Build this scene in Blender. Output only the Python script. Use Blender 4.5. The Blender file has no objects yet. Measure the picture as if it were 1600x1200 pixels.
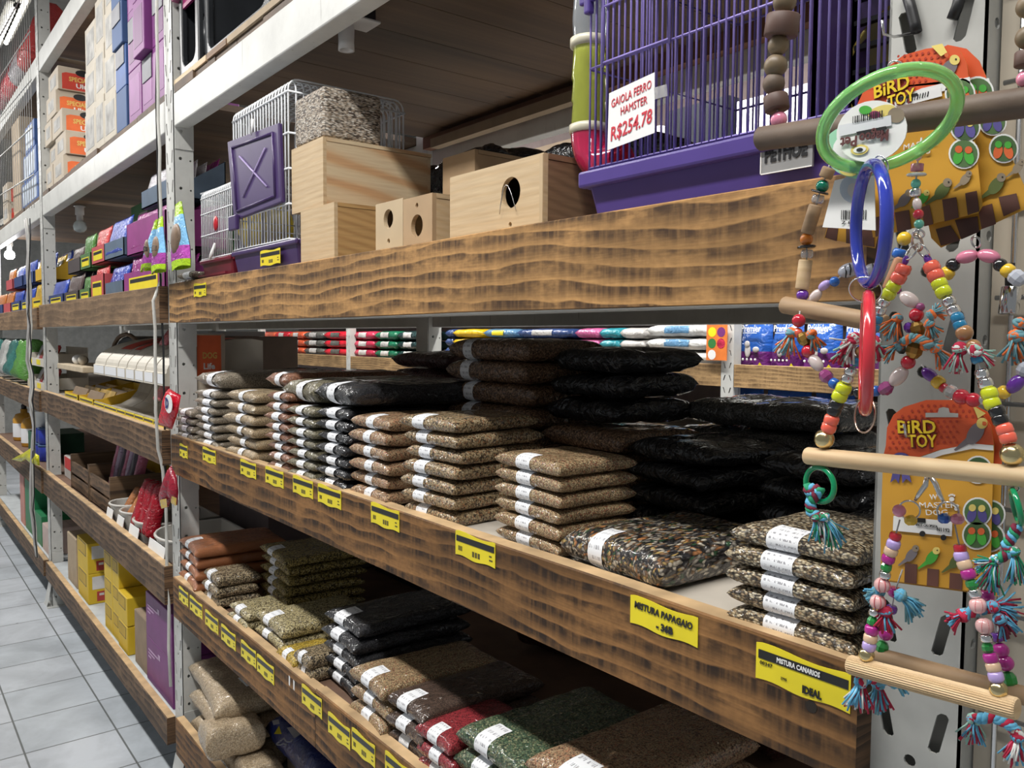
import bpy, bmesh, math, random
from mathutils import Vector, Matrix, noise, geometry
random.seed(7)
S = bpy.context.scene
COL = S.collection
PI = math.pi
# ------------------------------------------------------------------ camera, world, lights, exposure
YAW, PITCH, ROLL, FPX = math.radians(52.003), math.radians(3.258), math.radians(.362), 1283.7
CAMP = Vector((0, -.8, 1.66))
_f = Vector((-math.sin(YAW)*math.cos(PITCH), math.cos(YAW)*math.cos(PITCH), -math.sin(PITCH)))
_r0 = Vector((math.cos(YAW), math.sin(YAW), 0)); _u0 = _r0.cross(_f)
_r = _r0*math.cos(ROLL)+_u0*math.sin(ROLL); _u = _r.cross(_f)
cd = bpy.data.cameras.new('camera'); cam = bpy.data.objects.new('camera', cd); COL.objects.link(cam)
M_ = Matrix((_r, _u, -_f)).transposed().to_4x4(); M_.translation = CAMP
cam.matrix_world = M_
cd.sensor_width = 36; cd.sensor_fit = 'HORIZONTAL'; cd.lens = FPX/1600*36; cd.clip_start = .02
S.camera = cam

def P(px, py, x=None, y=None, z=None):
    """point of the place seen at a photo pixel, on the plane x=, y= or z="""
    d = _f+_r*((px-800)/FPX)-_u*((py-600)/FPX)
    if x is not None: t = (x-CAMP.x)/d.x
    elif y is not None: t = (y-CAMP.y)/d.y
    else: t = (z-CAMP.z)/d.z
    return CAMP+d*t

S.view_settings.view_transform = 'Standard'; S.view_settings.look = 'None'
S.view_settings.gamma = 1; S.view_settings.use_curve_mapping = False
S.view_settings.exposure = -0.25
W = bpy.data.worlds.new('world'); S.world = W; W.use_nodes = True
W.node_tree.nodes['Background'].inputs[0].default_value = (.93, .97, 1, 1)
W.node_tree.nodes['Background'].inputs[1].default_value = .30

def area(name, loc, sx, sy, power, rot=(0, 0, 0), col=(1, .98, .95)):
    l = bpy.data.lights.new(name, 'AREA'); l.shape = 'RECTANGLE'; l.size = sx; l.size_y = sy
    l.energy = power; l.color = col
    o = bpy.data.objects.new(name, l); o.location = loc; o.rotation_euler = rot; COL.objects.link(o); return o
# fluorescent strips over the near aisle, over the far bays and over the aisle behind the rack
area('aisle_tube_light', (-.5, -1.15, 3.75), 2.4, .16, 120)
area('aisle_tube_light', (-3.6, -1.15, 3.75), 2.4, .16, 95)
area('aisle_tube_light', (-6.9, -1.15, 3.75), 2.4, .16, 95)
area('aisle_tube_light', (-10.2, -1.15, 3.75), 2.4, .16, 95)
area('back_aisle_tube_light', (-2.2, 1.9, 3.6), 2.4, .16, 190)
area('back_aisle_tube_light', (-6.2, 1.9, 3.6), 2.4, .16, 170)
area('end_aisle_tube_light', (.9, .9, 3.6), .16, 1.6, 30)

# ------------------------------------------------------------------ materials
MATS = {}
def _nt(name):
    m = bpy.data.materials.new(name); m.use_nodes = True
    return m, m.node_tree, m.node_tree.nodes['Principled BSDF']
def node(nt, t, **kw):
    n = nt.nodes.new(t)
    for k, v in kw.items():
        if k in n.inputs.keys(): n.inputs[k].default_value = v
        else: setattr(n, k, v)
    return n
def ramp(nt, fac, stops, interp='LINEAR'):
    n = nt.nodes.new('ShaderNodeValToRGB'); cr = n.color_ramp; cr.interpolation = interp
    while len(cr.elements) < len(stops): cr.elements.new(.5)
    for e, (p, c) in zip(cr.elements, stops):
        e.position = p; e.color = (*c, 1) if len(c) == 3 else c
    nt.links.new(fac, n.inputs[0]); return n.outputs[0]
def mixc(nt, fac, a, b, mode='MIX'):
    n = nt.nodes.new('ShaderNodeMix'); n.data_type = 'RGBA'; n.blend_type = mode
    for s, v in ((0, fac), (6, a), (7, b)):
        if hasattr(v, 'is_linked'): nt.links.new(v, n.inputs[s])
        elif s == 0: n.inputs[0].default_value = v
        else: n.inputs[s].default_value = (*v, 1)
    return n.outputs[2]
def coords(nt, scale=(1, 1, 1), rand=True, rot=(0, 0, 0)):
    tc = nt.nodes.new('ShaderNodeTexCoord'); mp = nt.nodes.new('ShaderNodeMapping')
    mp.inputs['Scale'].default_value = scale; mp.inputs['Rotation'].default_value = rot
    nt.links.new(tc.outputs['Object'], mp.inputs[0])
    if rand:
        oi = nt.nodes.new('ShaderNodeObjectInfo'); ml = node(nt, 'ShaderNodeMath', operation='MULTIPLY'); ml.inputs[1].default_value = 17.3
        nt.links.new(oi.outputs['Random'], ml.inputs[0]); nt.links.new(ml.outputs[0], mp.inputs['Location'])
    return mp.outputs[0]
def tex(nt, co, t, **kw):
    n = node(nt, t, **kw); nt.links.new(co, n.inputs['Vector']); return n
def bump(nt, h, bs, strength=.3, dist=.002, sock='Normal'):
    b = node(nt, 'ShaderNodeBump'); b.inputs['Strength'].default_value = strength; b.inputs['Distance'].default_value = dist
    nt.links.new(h, b.inputs['Height']); nt.links.new(b.outputs[0], bs.inputs[sock])

def plain(name, col, rough=.5, metal=0, spec=.5, var=.12, coat=0, trans=0, bumps=0, alpha=1, sub=0):
    """plastic, paint, card... with a slight mottling so no surface is dead flat"""
    if name in MATS: return MATS[name]
    m, nt, b = _nt(name)
    co = coords(nt, (1, 1, 1)); n = tex(nt, co, 'ShaderNodeTexNoise', Scale=14, Detail=3)
    lo = tuple(c*(1-var) for c in col); hi = tuple(min(1, c*(1+var)) for c in col)
    c = ramp(nt, n.outputs[0], [(.3, lo), (.7, hi)]); nt.links.new(c, b.inputs['Base Color'])
    b.inputs['Roughness'].default_value = rough; b.inputs['Metallic'].default_value = metal
    b.inputs['Specular IOR Level'].default_value = spec; b.inputs['Coat Weight'].default_value = coat
    b.inputs['Coat Roughness'].default_value = .08
    b.inputs['Transmission Weight'].default_value = trans; b.inputs['Alpha'].default_value = alpha
    if bumps:
        n2 = tex(nt, co, 'ShaderNodeTexNoise', Scale=60, Detail=4); bump(nt, n2.outputs[0], b, bumps, .003)
    MATS[name] = m; return m

def burnt_wood(name, base, dark, bands=16, k=1.0, amount=.75):
    """pine board scorched so the grain bands turn dark, grain along X"""
    if name in MATS: return MATS[name]
    m, nt, b = _nt(name)
    co = coords(nt, (.9, 1, 1))
    n0 = tex(nt, coords(nt, (1.25*k, 1, 3*k)), 'ShaderNodeTexNoise', Scale=1.5, Detail=3, Distortion=.3)
    vm = node(nt, 'ShaderNodeVectorMath', operation='MULTIPLY_ADD'); vm.inputs[1].default_value = (.0, .0, .085)
    nt.links.new(n0.outputs['Color'], vm.inputs[0]); nt.links.new(co, vm.inputs[2])
    wv = node(nt, 'ShaderNodeTexWave', wave_type='BANDS', bands_direction='Z', wave_profile='SAW', Scale=bands, Distortion=.8, Detail=4)
    wv.inputs['Detail Scale'].default_value = 1.4; nt.links.new(vm.outputs[0], wv.inputs['Vector'])
    band = ramp(nt, wv.outputs[0], [(0, (.04,)*3), (.22, (.40,)*3), (.6, (.92,)*3), (.93, (1, 1, 1)), (1, (.2,)*3)])
    patch = tex(nt, coords(nt, (6*k, 1, 14*k)), 'ShaderNodeTexNoise', Scale=1.5, Detail=5, Roughness=.6)
    pr = ramp(nt, patch.outputs[0], [(.38, (.28,)*3), (.47, (.78,)*3), (.56, (1, 1, 1))])
    st = tex(nt, coords(nt, (75, 1, 7)), 'ShaderNodeTexNoise', Scale=1.4, Detail=5)
    sr = ramp(nt, st.outputs[0], [(.32, (.45,)*3), (.56, (1, 1, 1))])
    f1 = mixc(nt, 1.0, band, pr, 'MULTIPLY'); f2 = mixc(nt, .70, f1, sr, 'MULTIPLY')
    fine = tex(nt, coords(nt, (5, 1, 230)), 'ShaderNodeTexNoise', Scale=1.5, Detail=5)
    mott = tex(nt, coords(nt, (45, 1, 70)), 'ShaderNodeTexNoise', Scale=2, Detail=4)
    basec = mixc(nt, fine.outputs[0], tuple(c*.55 for c in base), tuple(min(1, c*1.38) for c in base))
    basec = mixc(nt, .35, basec, mott.outputs[0], 'OVERLAY')
    big = tex(nt, coords(nt, (2.4, 1, 9)), 'ShaderNodeTexNoise', Scale=1.3, Detail=3)
    basec = mixc(nt, ramp(nt, big.outputs[0], [(.42, (0,)*3), (.66, (.7,)*3)]), basec, tuple(c*.36 for c in base))
    am = node(nt, 'ShaderNodeMath', operation='MULTIPLY'); am.inputs[1].default_value = amount
    nt.links.new(f2, am.inputs[0])
    c = mixc(nt, am.outputs[0], basec, dark)
    # a couple of knots
    vk = tex(nt, coords(nt, (1.6, .01, 5.5)), 'ShaderNodeTexVoronoi', Scale=1.35)
    kr = ramp(nt, vk.outputs['Distance'], [(.04, (1,)*3), (.07, (0,)*3), (.09, (.6,)*3), (.13, (0,)*3)])
    c = mixc(nt, kr, c, tuple(d*1.6 for d in dark))
    nt.links.new(c, b.inputs['Base Color']); b.inputs['Roughness'].default_value = .62
    b.inputs['Specular IOR Level'].default_value = .3
    bump(nt, fine.outputs[0], b, .25, .001)
    MATS[name] = m; return m

def ply(name, base, streak, rings=5, axis='X', amount=.8):
    """light plywood / mdf with broad flame figure"""
    if name in MATS: return MATS[name]
    m, nt, b = _nt(name)
    sc = (1.2, 1, 4.5) if axis == 'X' else (4.5, 1.2, 4.5)
    co = coords(nt, sc)
    wv = tex(nt, co, 'ShaderNodeTexWave', wave_type='RINGS', Scale=rings, Distortion=3.5, Detail=2)
    wv.inputs['Detail Scale'].default_value = .8
    fine = tex(nt, coords(nt, (12, 12, 200) if axis == 'X' else (200, 12, 12)), 'ShaderNodeTexNoise', Scale=1, Detail=3)
    f = ramp(nt, wv.outputs[0], [(.1, (0,)*3), (.6, (.35*amount,)*3), (.95, (amount,)*3)])
    c = mixc(nt, f, base, streak)
    c = mixc(nt, .25, c, fine.outputs[0], 'OVERLAY')
    nt.links.new(c, b.inputs['Base Color']); b.inputs['Roughness'].default_value = .6
    MATS[name] = m; return m

def seeds(name, cols, scale=330, film=.9, stretch=(1, 1, 1), dark=.25, wr=28, rough=.55, warp=1.2):
    """loose seed seen through a clear crinkled film"""
    if name in MATS: return MATS[name]
    m, nt, b = _nt(name)
    co = coords(nt, stretch)
    dn = tex(nt, co, 'ShaderNodeTexNoise', Scale=scale*.35, Detail=1)
    vm = node(nt, 'ShaderNodeVectorMath', operation='MULTIPLY_ADD'); s = warp/scale; vm.inputs[1].default_value = (s, s, s)
    nt.links.new(dn.outputs['Color'], vm.inputs[0]); nt.links.new(co, vm.inputs[2])
    v = tex(nt, vm.outputs[0], 'ShaderNodeTexVoronoi', Scale=scale)
    sep = node(nt, 'ShaderNodeSeparateColor'); nt.links.new(v.outputs['Color'], sep.inputs[0])
    n = len(cols); c = ramp(nt, sep.outputs[0], [(i/n, k) for i, k in enumerate(cols)], 'CONSTANT')
    e = ramp(nt, v.outputs['Distance'], [(.25, (1,)*3), (.75, (dark,)*3)])
    c = mixc(nt, 1, c, e, 'MULTIPLY')
    nt.links.new(c, b.inputs['Base Color']); b.inputs['Roughness'].default_value = rough
    b.inputs['Specular IOR Level'].default_value = .25
    inv = node(nt, 'ShaderNodeMath', operation='SUBTRACT'); inv.inputs[0].default_value = 1
    nt.links.new(v.outputs['Distance'], inv.inputs[1]); bump(nt, inv.outputs[0], b, .5, .002)
    b.inputs['Coat Weight'].default_value = film; b.inputs['Coat Roughness'].default_value = .06
    w = tex(nt, coords(nt, (1, .5, 1)), 'ShaderNodeTexNoise', Scale=wr*1.3, Detail=2, Distortion=1.6)
    bump(nt, w.outputs[0], b, .9, .016, 'Coat Normal')
    MATS[name] = m; return m

def film(name, col, rough=.16, wr=30, strength=.8, metal=0, var=.25):
    """printed or dark plastic film, crinkled"""
    if name in MATS: return MATS[name]
    m, nt, b = _nt(name)
    co = coords(nt, (1, 1, 1)); n = tex(nt, co, 'ShaderNodeTexNoise', Scale=9, Detail=3)
    c = ramp(nt, n.outputs[0], [(.3, tuple(x*(1-var) for x in col)), (.7, tuple(min(1, x*(1+var)) for x in col))])
    nt.links.new(c, b.inputs['Base Color']); b.inputs['Roughness'].default_value = rough; b.inputs['Metallic'].default_value = metal
    w = tex(nt, coords(nt, (1, .55, 1)), 'ShaderNodeTexNoise', Scale=wr*1.2, Detail=2.5, Distortion=1.6)
    bump(nt, w.outputs[0], b, strength, .012)
    MATS[name] = m; return m

def printed(name, paper=(.80, .81, .83), ink=(.12, .12, .14), rows=9, dens=.5):
    """small illegible rows of print on a sticker, uses the sticker's own UV"""
    if name in MATS: return MATS[name]
    m, nt, b = _nt(name)
    uv = node(nt, 'ShaderNodeTexCoord').outputs['UV']
    mp = node(nt, 'ShaderNodeMapping'); mp.inputs['Scale'].default_value = (26, rows, 1); nt.links.new(uv, mp.inputs[0])
    n = tex(nt, mp.outputs[0], 'ShaderNodeTexNoise', Scale=1.0, Detail=2)
    a = ramp(nt, n.outputs[0], [(dens, (0,)*3), (dens+.03, (1,)*3)])
    sep = node(nt, 'ShaderNodeSeparateXYZ'); nt.links.new(mp.outputs[0], sep.inputs[0])
    fr = node(nt, 'ShaderNodeMath', operation='FRACT'); nt.links.new(sep.outputs[1], fr.inputs[0])
    r = ramp(nt, fr.outputs[0], [(.0, (0,)*3), (.42, (1,)*3), (.8, (0,)*3)], 'CONSTANT')
    sx = node(nt, 'ShaderNodeSeparateXYZ'); nt.links.new(uv, sx.inputs[0])
    mg = ramp(nt, sx.outputs[0], [(0, (0,)*3), (.07, (1,)*3), (.93, (0,)*3)], 'CONSTANT')
    f = mixc(nt, 1, mixc(nt, 1, a, r, 'MULTIPLY'), mg, 'MULTIPLY')
    c = mixc(nt, f, paper, ink); nt.links.new(c, b.inputs['Base Color']); b.inputs['Roughness'].default_value = .45
    MATS[name] = m; return m

def tiles(name):
    m, nt, b = _nt(name)
    tc = node(nt, 'ShaderNodeTexCoord'); mp = node(nt, 'ShaderNodeMapping'); nt.links.new(tc.outputs['Object'], mp.inputs[0])
    mp.inputs['Location'].default_value = (4.365/.343, .03/.335, 0); mp.inputs['Scale'].default_value = (1/.343, 1/.335, 1)
    br = tex(nt, mp.outputs[0], 'ShaderNodeTexBrick', Scale=1.0, offset=0.0)
    br.inputs['Mortar Size'].default_value = .011; br.inputs['Brick Width'].default_value = 1; br.inputs['Row Height'].default_value = 1
    br.inputs['Mortar Smooth'].default_value = .1; br.inputs['Bias'].default_value = 0
    br.inputs['Color1'].default_value = (.50, .54, .58, 1); br.inputs['Color2'].default_value = (.56, .59, .63, 1)
    br.inputs['Mortar'].default_value = (.16, .17, .17, 1)
    n = tex(nt, tc.outputs['Object'], 'ShaderNodeTexNoise', Scale=3.2, Detail=5, Roughness=.6, Distortion=.5)
    mar = ramp(nt, n.outputs[0], [(.35, (.66,)*3), (.65, (1.0,)*3)])
    c = mixc(nt, .9, br.outputs[0], mar, 'MULTIPLY')
    n2 = tex(nt, tc.outputs['Object'], 'ShaderNodeTexNoise', Scale=9, Detail=2)
    sp = ramp(nt, n2.outputs[0], [(.74, (0,)*3), (.78, (.8,)*3)])
    c = mixc(nt, sp, c, (.07, .07, .07))
    nt.links.new(c, b.inputs['Base Color']); b.inputs['Roughness'].default_value = .35
    inv = node(nt, 'ShaderNodeMath', operation='SUBTRACT'); inv.inputs[0].default_value = 1; nt.links.new(br.outputs['Fac'], inv.inputs[1])
    bump(nt, inv.outputs[0], b, .6, .003)
    MATS[name] = m; return m

def planks(name, base, dark):
    m, nt, b = _nt(name)
    n = tex(nt, coords(nt, (7, .7, 7), False), 'ShaderNodeTexNoise', Scale=1, Detail=3, Distortion=.4)
    f = tex(nt, coords(nt, (90, 2, 60), False), 'ShaderNodeTexNoise', Scale=1, Detail=3)
    c = mixc(nt, ramp(nt, n.outputs[0], [(.3, (0,)*3), (.7, (1,)*3)]), dark, base)
    c = mixc(nt, .3, c, f.outputs[0], 'OVERLAY')
    k = tex(nt, coords(nt, (5, 2.2, .01), False), 'ShaderNodeTexVoronoi', Scale=1.3)
    c = mixc(nt, ramp(nt, k.outputs['Distance'], [(.03, (.9,)*3), (.07, (0,)*3)]), c, tuple(x*.35 for x in dark))
    nt.links.new(c, b.inputs['Base Color']); b.inputs['Roughness'].default_value = .6; MATS[name] = m; return m

def chips(name):
    """compressed wood shavings in a clear bag"""
    m, nt, b = _nt(name)
    v = tex(nt, coords(nt, (1, 1, 3.2), rot=(.5, .6, .4)), 'ShaderNodeTexVoronoi', Scale=120)
    sep = node(nt, 'ShaderNodeSeparateColor'); nt.links.new(v.outputs['Color'], sep.inputs[0])
    c = ramp(nt, sep.outputs[0], [(0, (.10, .07, .05)), (.18, (.36, .28, .20)), (.45, (.5, .42, .33)), (.7, (.62, .55, .46)), (.92, (.75, .7, .62))], 'CONSTANT')
    c = mixc(nt, 1, c, ramp(nt, v.outputs['Distance'], [(.3, (1,)*3), (.8, (.25,)*3)]), 'MULTIPLY')
    nt.links.new(c, b.inputs['Base Color']); b.inputs['Roughness'].default_value = .6; b.inputs['Coat Weight'].default_value = .5
    bump(nt, sep.outputs[1], b, .6, .004); MATS[name] = m; return m

def scuffed(name, col, mark=(.18, .17, .15)):
    m, nt, b = _nt(name)
    n = tex(nt, coords(nt, (1, 1, 1), False), 'ShaderNodeTexNoise', Scale=7, Detail=5, Roughness=.65)
    c = ramp(nt, n.outputs[0], [(.25, tuple(x*.80 for x in col)), (.6, col)])
    n2 = tex(nt, coords(nt, (60, 60, 6), False), 'ShaderNodeTexNoise', Scale=1, Detail=2)
    c = mixc(nt, ramp(nt, n2.outputs[0], [(.70, (0,)*3), (.76, (.6,)*3)]), c, mark)
    nt.links.new(c, b.inputs['Base Color']); b.inputs['Roughness'].default_value = .42; MATS[name] = m; return m

WHITE = scuffed('white_enamel', (.57, .57, .54))
GALV = scuffed('pale_grey_enamel', (.47, .47, .44), (.3, .29, .27))
BURNT = burnt_wood('burnt_pine', (.30, .148, .052), (.020, .012, .008), 12, 1, 1.0)
BURNT_L = burnt_wood('burnt_pine_light', (.52, .285, .105), (.036, .018, .011), 12, .9, .95)
BURNT_G = burnt_wood('burnt_pine_grey', (.22, .135, .076), (.032, .020, .014), 11, 1.2, .95)
ENDG = burnt_wood('burnt_end_grain', (.20, .11, .055), (.02, .012, .008), 30, 3, .9)
CHAR = plain('raw_top_edge', (.50, .34, .18), .7, var=.3)
DECK = plain('deck_board', (.30, .26, .21), .75, var=.2)
KRAFT = plain('corrugated_card', (.40, .31, .21), .8, var=.1)
KRAFT_D = plain('brown_card', (.27, .20, .135), .8, var=.12)
BLACK = plain('black_ink', (.012, .012, .013), .45)
DARK = plain('dark_plastic', (.02, .021, .024), .28, var=.2)
PAPER = plain('white_paper', (.80, .80, .79), .6, var=.03)
YELLOW = plain('yellow_tag', (.80, .66, .02), .4, var=.06)
STEEL = plain('bright_wire', (.62, .62, .62), .25, metal=1, var=.1)
LABEL = printed('sticker_print', ink=(.30, .30, .32), dens=.53, rows=8); LABEL_D = printed('sticker_print_dense', dens=.44, rows=7)
# ------------------------------------------------------------------ mesh and object helpers
class MB:
    """collects faces; build() links them as one mesh object"""
    def __init__(s): s.v, s.f, s.m, s.uv, s.k = [], [], [], {}, 0
    def mat(s, k): s.k = k; return s
    def add(s, vs, fs, uvs=None):
        o = len(s.v); s.v += [Vector(p) for p in vs]
        for f in fs: s.f.append([i+o for i in f]); s.m.append(s.k)
        if uvs:
            for i, q in enumerate(uvs): s.uv[o+i] = q
        return s
    def box(s, x0, x1, y0, y1, z0, z1):
        return s.add([(x, y, z) for z in (z0, z1) for y in (y0, y1) for x in (x0, x1)],
                     [(0, 2, 3, 1), (4, 5, 7, 6), (0, 1, 5, 4), (2, 6, 7, 3), (0, 4, 6, 2), (1, 3, 7, 5)])
    def obox(s, c, ax, ay, az):
        c, ax, ay, az = map(Vector, (c, ax, ay, az))
        return s.add([c+ax*i+ay*j+az*k for k in (-.5, .5) for j in (-.5, .5) for i in (-.5, .5)],
                     [(0, 2, 3, 1), (4, 5, 7, 6), (0, 1, 5, 4), (2, 6, 7, 3), (0, 4, 6, 2), (1, 3, 7, 5)])
    def tube(s, pts, r, n=8, closed=False, cap=True):
        pts = [Vector(p) for p in pts]; N = len(pts); rs = r if isinstance(r, (list, tuple)) else [r]*N
        up = None; rings = []
        for i, p in enumerate(pts):
            a = pts[i-1] if (i or closed) else p; b = pts[(i+1) % N] if (i < N-1 or closed) else p
            t = (b-a).normalized() if (b-a).length > 1e-9 else Vector((0, 0, 1))
            if up is None: up = t.orthogonal().normalized()
            else:
                up = up-t*up.dot(t); up = up.normalized() if up.length > 1e-6 else t.orthogonal().normalized()
            w = t.cross(up); rings.append([p+(up*math.cos(2*PI*k/n)+w*math.sin(2*PI*k/n))*rs[i] for k in range(n)])
        vs = [q for R in rings for q in R]; fs = []
        for i in range(N if closed else N-1):
            j = (i+1) % N
            sh = 0
            if closed and j == 0:   # match the twist of the seam
                sh = min(range(n), key=lambda q: (rings[i][0]-rings[0][q]).length)
            for k in range(n): fs.append((i*n+k, i*n+(k+1) % n, j*n+(k+1+sh) % n, j*n+(k+sh) % n))
        if cap and not closed: fs += [tuple(range(n))[::-1], tuple((N-1)*n+k for k in range(n))]
        return s.add(vs, fs)
    def ball(s, c, r, n=14, m=9, sc=(1, 1, 1), R=None):
        c = Vector(c); vs = []; fs = []
        for j in range(m+1):
            a = PI*j/m
            for k in range(n):
                q = Vector((math.sin(a)*math.cos(2*PI*k/n)*sc[0], math.sin(a)*math.sin(2*PI*k/n)*sc[1], math.cos(a)*sc[2]))*r
                vs.append(c+(R @ q if R else q))
        for j in range(m):
            for k in range(n): fs.append((j*n+k, (j+1)*n+k, (j+1)*n+(k+1) % n, j*n+(k+1) % n))
        return s.add(vs, fs)
    def lathe(s, prof, c=(0, 0, 0), n=20, R=None, cap=True):
        """profile of (radius, height) round the local z"""
        c = Vector(c); vs = []; fs = []
        for r, h in prof:
            for k in range(n):
                q = Vector((r*math.cos(2*PI*k/n), r*math.sin(2*PI*k/n), h)); vs.append(c+(R @ q if R else q))
        for j in range(len(prof)-1):
            for k in range(n): fs.append((j*n+k, j*n+(k+1) % n, (j+1)*n+(k+1) % n, (j+1)*n+k))
        if cap: fs += [tuple(range(n))[::-1], tuple((len(prof)-1)*n+k for k in range(n))]
        return s.add(vs, fs)
    def plate(s, outer, holes, o, u, v, t):
        """flat plate with holes in plane (o,u,v), thickness t along -(u x v) from the front"""
        o, u, v = Vector(o), Vector(u), Vector(v); w = u.cross(v).normalized()
        loops = [outer]+list(holes); flat = [p for L in loops for p in L]
        tri = geometry.tessellate_polygon([[Vector((a, b, 0)) for a, b in L] for L in loops]) if holes else None
        N = len(flat); vs = [o+u*a+v*b for a, b in flat]; vs += [p-w*t for p in vs]
        fs = []
        if tri:
            for f in tri:
                a, b, c = [flat[i] for i in f]
                if (b[0]-a[0])*(c[1]-a[1])-(b[1]-a[1])*(c[0]-a[0]) < 0: f = f[::-1]
                fs.append(tuple(f)); fs.append(tuple(i+N for i in f)[::-1])
        else:
            ar = sum(flat[i][0]*flat[(i+1) % N][1]-flat[(i+1) % N][0]*flat[i][1] for i in range(N))
            q = tuple(range(N)) if ar > 0 else tuple(range(N))[::-1]
            fs += [q, tuple(i+N for i in q)[::-1]]
        k = 0
        for li, L in enumerate(loops):
            n = len(L); ar = sum(L[i][0]*L[(i+1) % n][1]-L[(i+1) % n][0]*L[i][1] for i in range(n))
            cw = (ar > 0) == (li == 0)
            for i in range(n):
                a, b = k+i, k+(i+1) % n
                fs.append((a, a+N, b+N, b) if cw else (b, b+N, a+N, a))
            k += n
        return s.add(vs, fs)
    def build(s, name, mat, parent=None, smooth=False, bevel=0, seg=2, local=False):
        """world-space verts become local to the parent unless local=True"""
        me = bpy.data.meshes.new(name); off = Vector((0, 0, 0))
        if parent is not None and not local:
            p = parent
            while p is not None: off += p.location; p = p.parent
        me.from_pydata([tuple(p-off) for p in s.v], [], s.f)
        for mm in (mat if isinstance(mat, (list, tuple)) else [mat]): me.materials.append(mm)
        for pl, k in zip(me.polygons, s.m): pl.material_index = k
        if s.uv:
            L = me.uv_layers.new(name='UVMap')
            for lp in me.loops: L.data[lp.index].uv = s.uv.get(lp.vertex_index, (0, 0))
        if smooth: me.polygons.foreach_set('use_smooth', [True]*len(me.polygons))
        me.update()
        o = bpy.data.objects.new(name, me); COL.objects.link(o)
        if bevel:
            b = o.modifiers.new('bevel', 'BEVEL'); b.width = bevel; b.segments = seg; b.limit_method = 'ANGLE'; b.angle_limit = .6
            b.harden_normals = False
        if parent is not None: o.parent = parent
        return o

def tag(o, label, cat, group=None, kind=None):
    o['label'] = label; o['category'] = cat
    if group: o['group'] = group
    if kind: o['kind'] = kind
    return o
def struct(o, label=None):
    o['kind'] = 'structure'
    if label: o['label'] = label
    return o
def thing(name, label, cat, loc=(0, 0, 0), group=None, rz=0):
    o = bpy.data.objects.new(name, None); o.empty_display_size = .02; COL.objects.link(o)
    o.location = loc; o.rotation_euler = (0, 0, rz)
    return tag(o, label, cat, group)
def copy_tree(o, parent=None):
    c = o.copy(); COL.objects.link(c)
    if parent is not None: c.parent = parent
    for ch in list(o.children): copy_tree(ch, c)
    return c
def text(body, size, o, u, v, mat, parent, name='lettering', lift=.0006, center=True, shear=0, extr=.0003, bold=0, wid=None):
    """lettering standing just proud of a surface: o is its middle, u its reading direction, v up"""
    cu = bpy.data.curves.new(name, 'FONT'); cu.body = body; cu.size = size; cu.extrude = extr; cu.shear = shear
    cu.offset = bold; cu.resolution_u = 2
    cu.align_x = 'CENTER' if center else 'LEFT'; cu.align_y = 'CENTER'
    t = bpy.data.objects.new(name, cu); me = bpy.data.meshes.new_from_object(t)
    bpy.data.objects.remove(t); bpy.data.curves.remove(cu)
    o, u, v = Vector(o), Vector(u).normalized(), Vector(v).normalized(); w = u.cross(v).normalized()
    off = Vector((0, 0, 0)); p = parent
    while p is not None: off += p.location; p = p.parent
    xs = [q.co.x for q in me.vertices] or [0]
    k = 1 if not wid else wid/(max(xs)-min(xs)+1e-9)
    for q in me.vertices: q.co = o+u*q.co.x*k+v*q.co.y+w*(q.co.z+lift+extr)-off
    me.materials.clear(); me.materials.append(mat); me.update()
    ob = bpy.data.objects.new(name, me); COL.objects.link(ob); ob.parent = parent
    return ob
ORD = ['bottom', 'second', 'third', 'fourth', 'fifth', 'sixth', 'seventh', 'eighth', 'ninth', 'tenth', 'eleventh']
def pos_word(i, n):
    return 'topmost' if i == n-1 else 'lowest' if i == 0 else ORD[i]+' from bottom'

# a filled pouch lying flat: x across, y deep, z up from 0 to t
def pillow_pt(u, v, top, w, d, t, ear, sd, amp, pu=8, pv=8):
    su = max(0, 1-abs(u)**pu)**.40; sv = max(0, 1-abs(v)**pv)**.40
    x = w/2*u*(1-ear*(1-v*v)*abs(u)**3); y = d/2*v*(1-ear*.6*(1-u*u)*abs(v)**3)
    h = t/2*su*sv*(1 if top else -1)
    nz = noise.noise(Vector((x*22+sd, y*16+sd*.7, 3.1*sd+(5 if top else 0))))
    nz2 = noise.noise(Vector((x*60+sd, y*40, sd)))
    h *= 1-amp*max(0, .16+.65*nz+.30*nz2)
    return Vector((x, y, t/2+h))
def pillow(w, d, t, nu=16, nv=12, ear=.10, sd=0, amp=.3, **kw):
    mb = MB(); vs = []; fs = []
    def ease(i, n): return math.sin((i/n*2-1)*PI/2)*.75+(i/n*2-1)*.25
    idx = {}
    for top in (1, 0):
        for j in range(nv+1):
            for i in range(nu+1):
                edge = i in (0, nu) or j in (0, nv)
                if not top and edge: idx[(0, i, j)] = idx[(1, i, j)]; continue
                idx[(top, i, j)] = len(vs); vs.append(pillow_pt(ease(i, nu), ease(j, nv), top, w, d, t, ear, sd, amp, **kw))
    for top in (1, 0):
        for j in range(nv):
            for i in range(nu):
                q = [idx[(top, i, j)], idx[(top, i+1, j)], idx[(top, i+1, j+1)], idx[(top, i, j+1)]]
                fs.append(tuple(q if top else q[::-1]))
    return mb.add(vs, fs)
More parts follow.
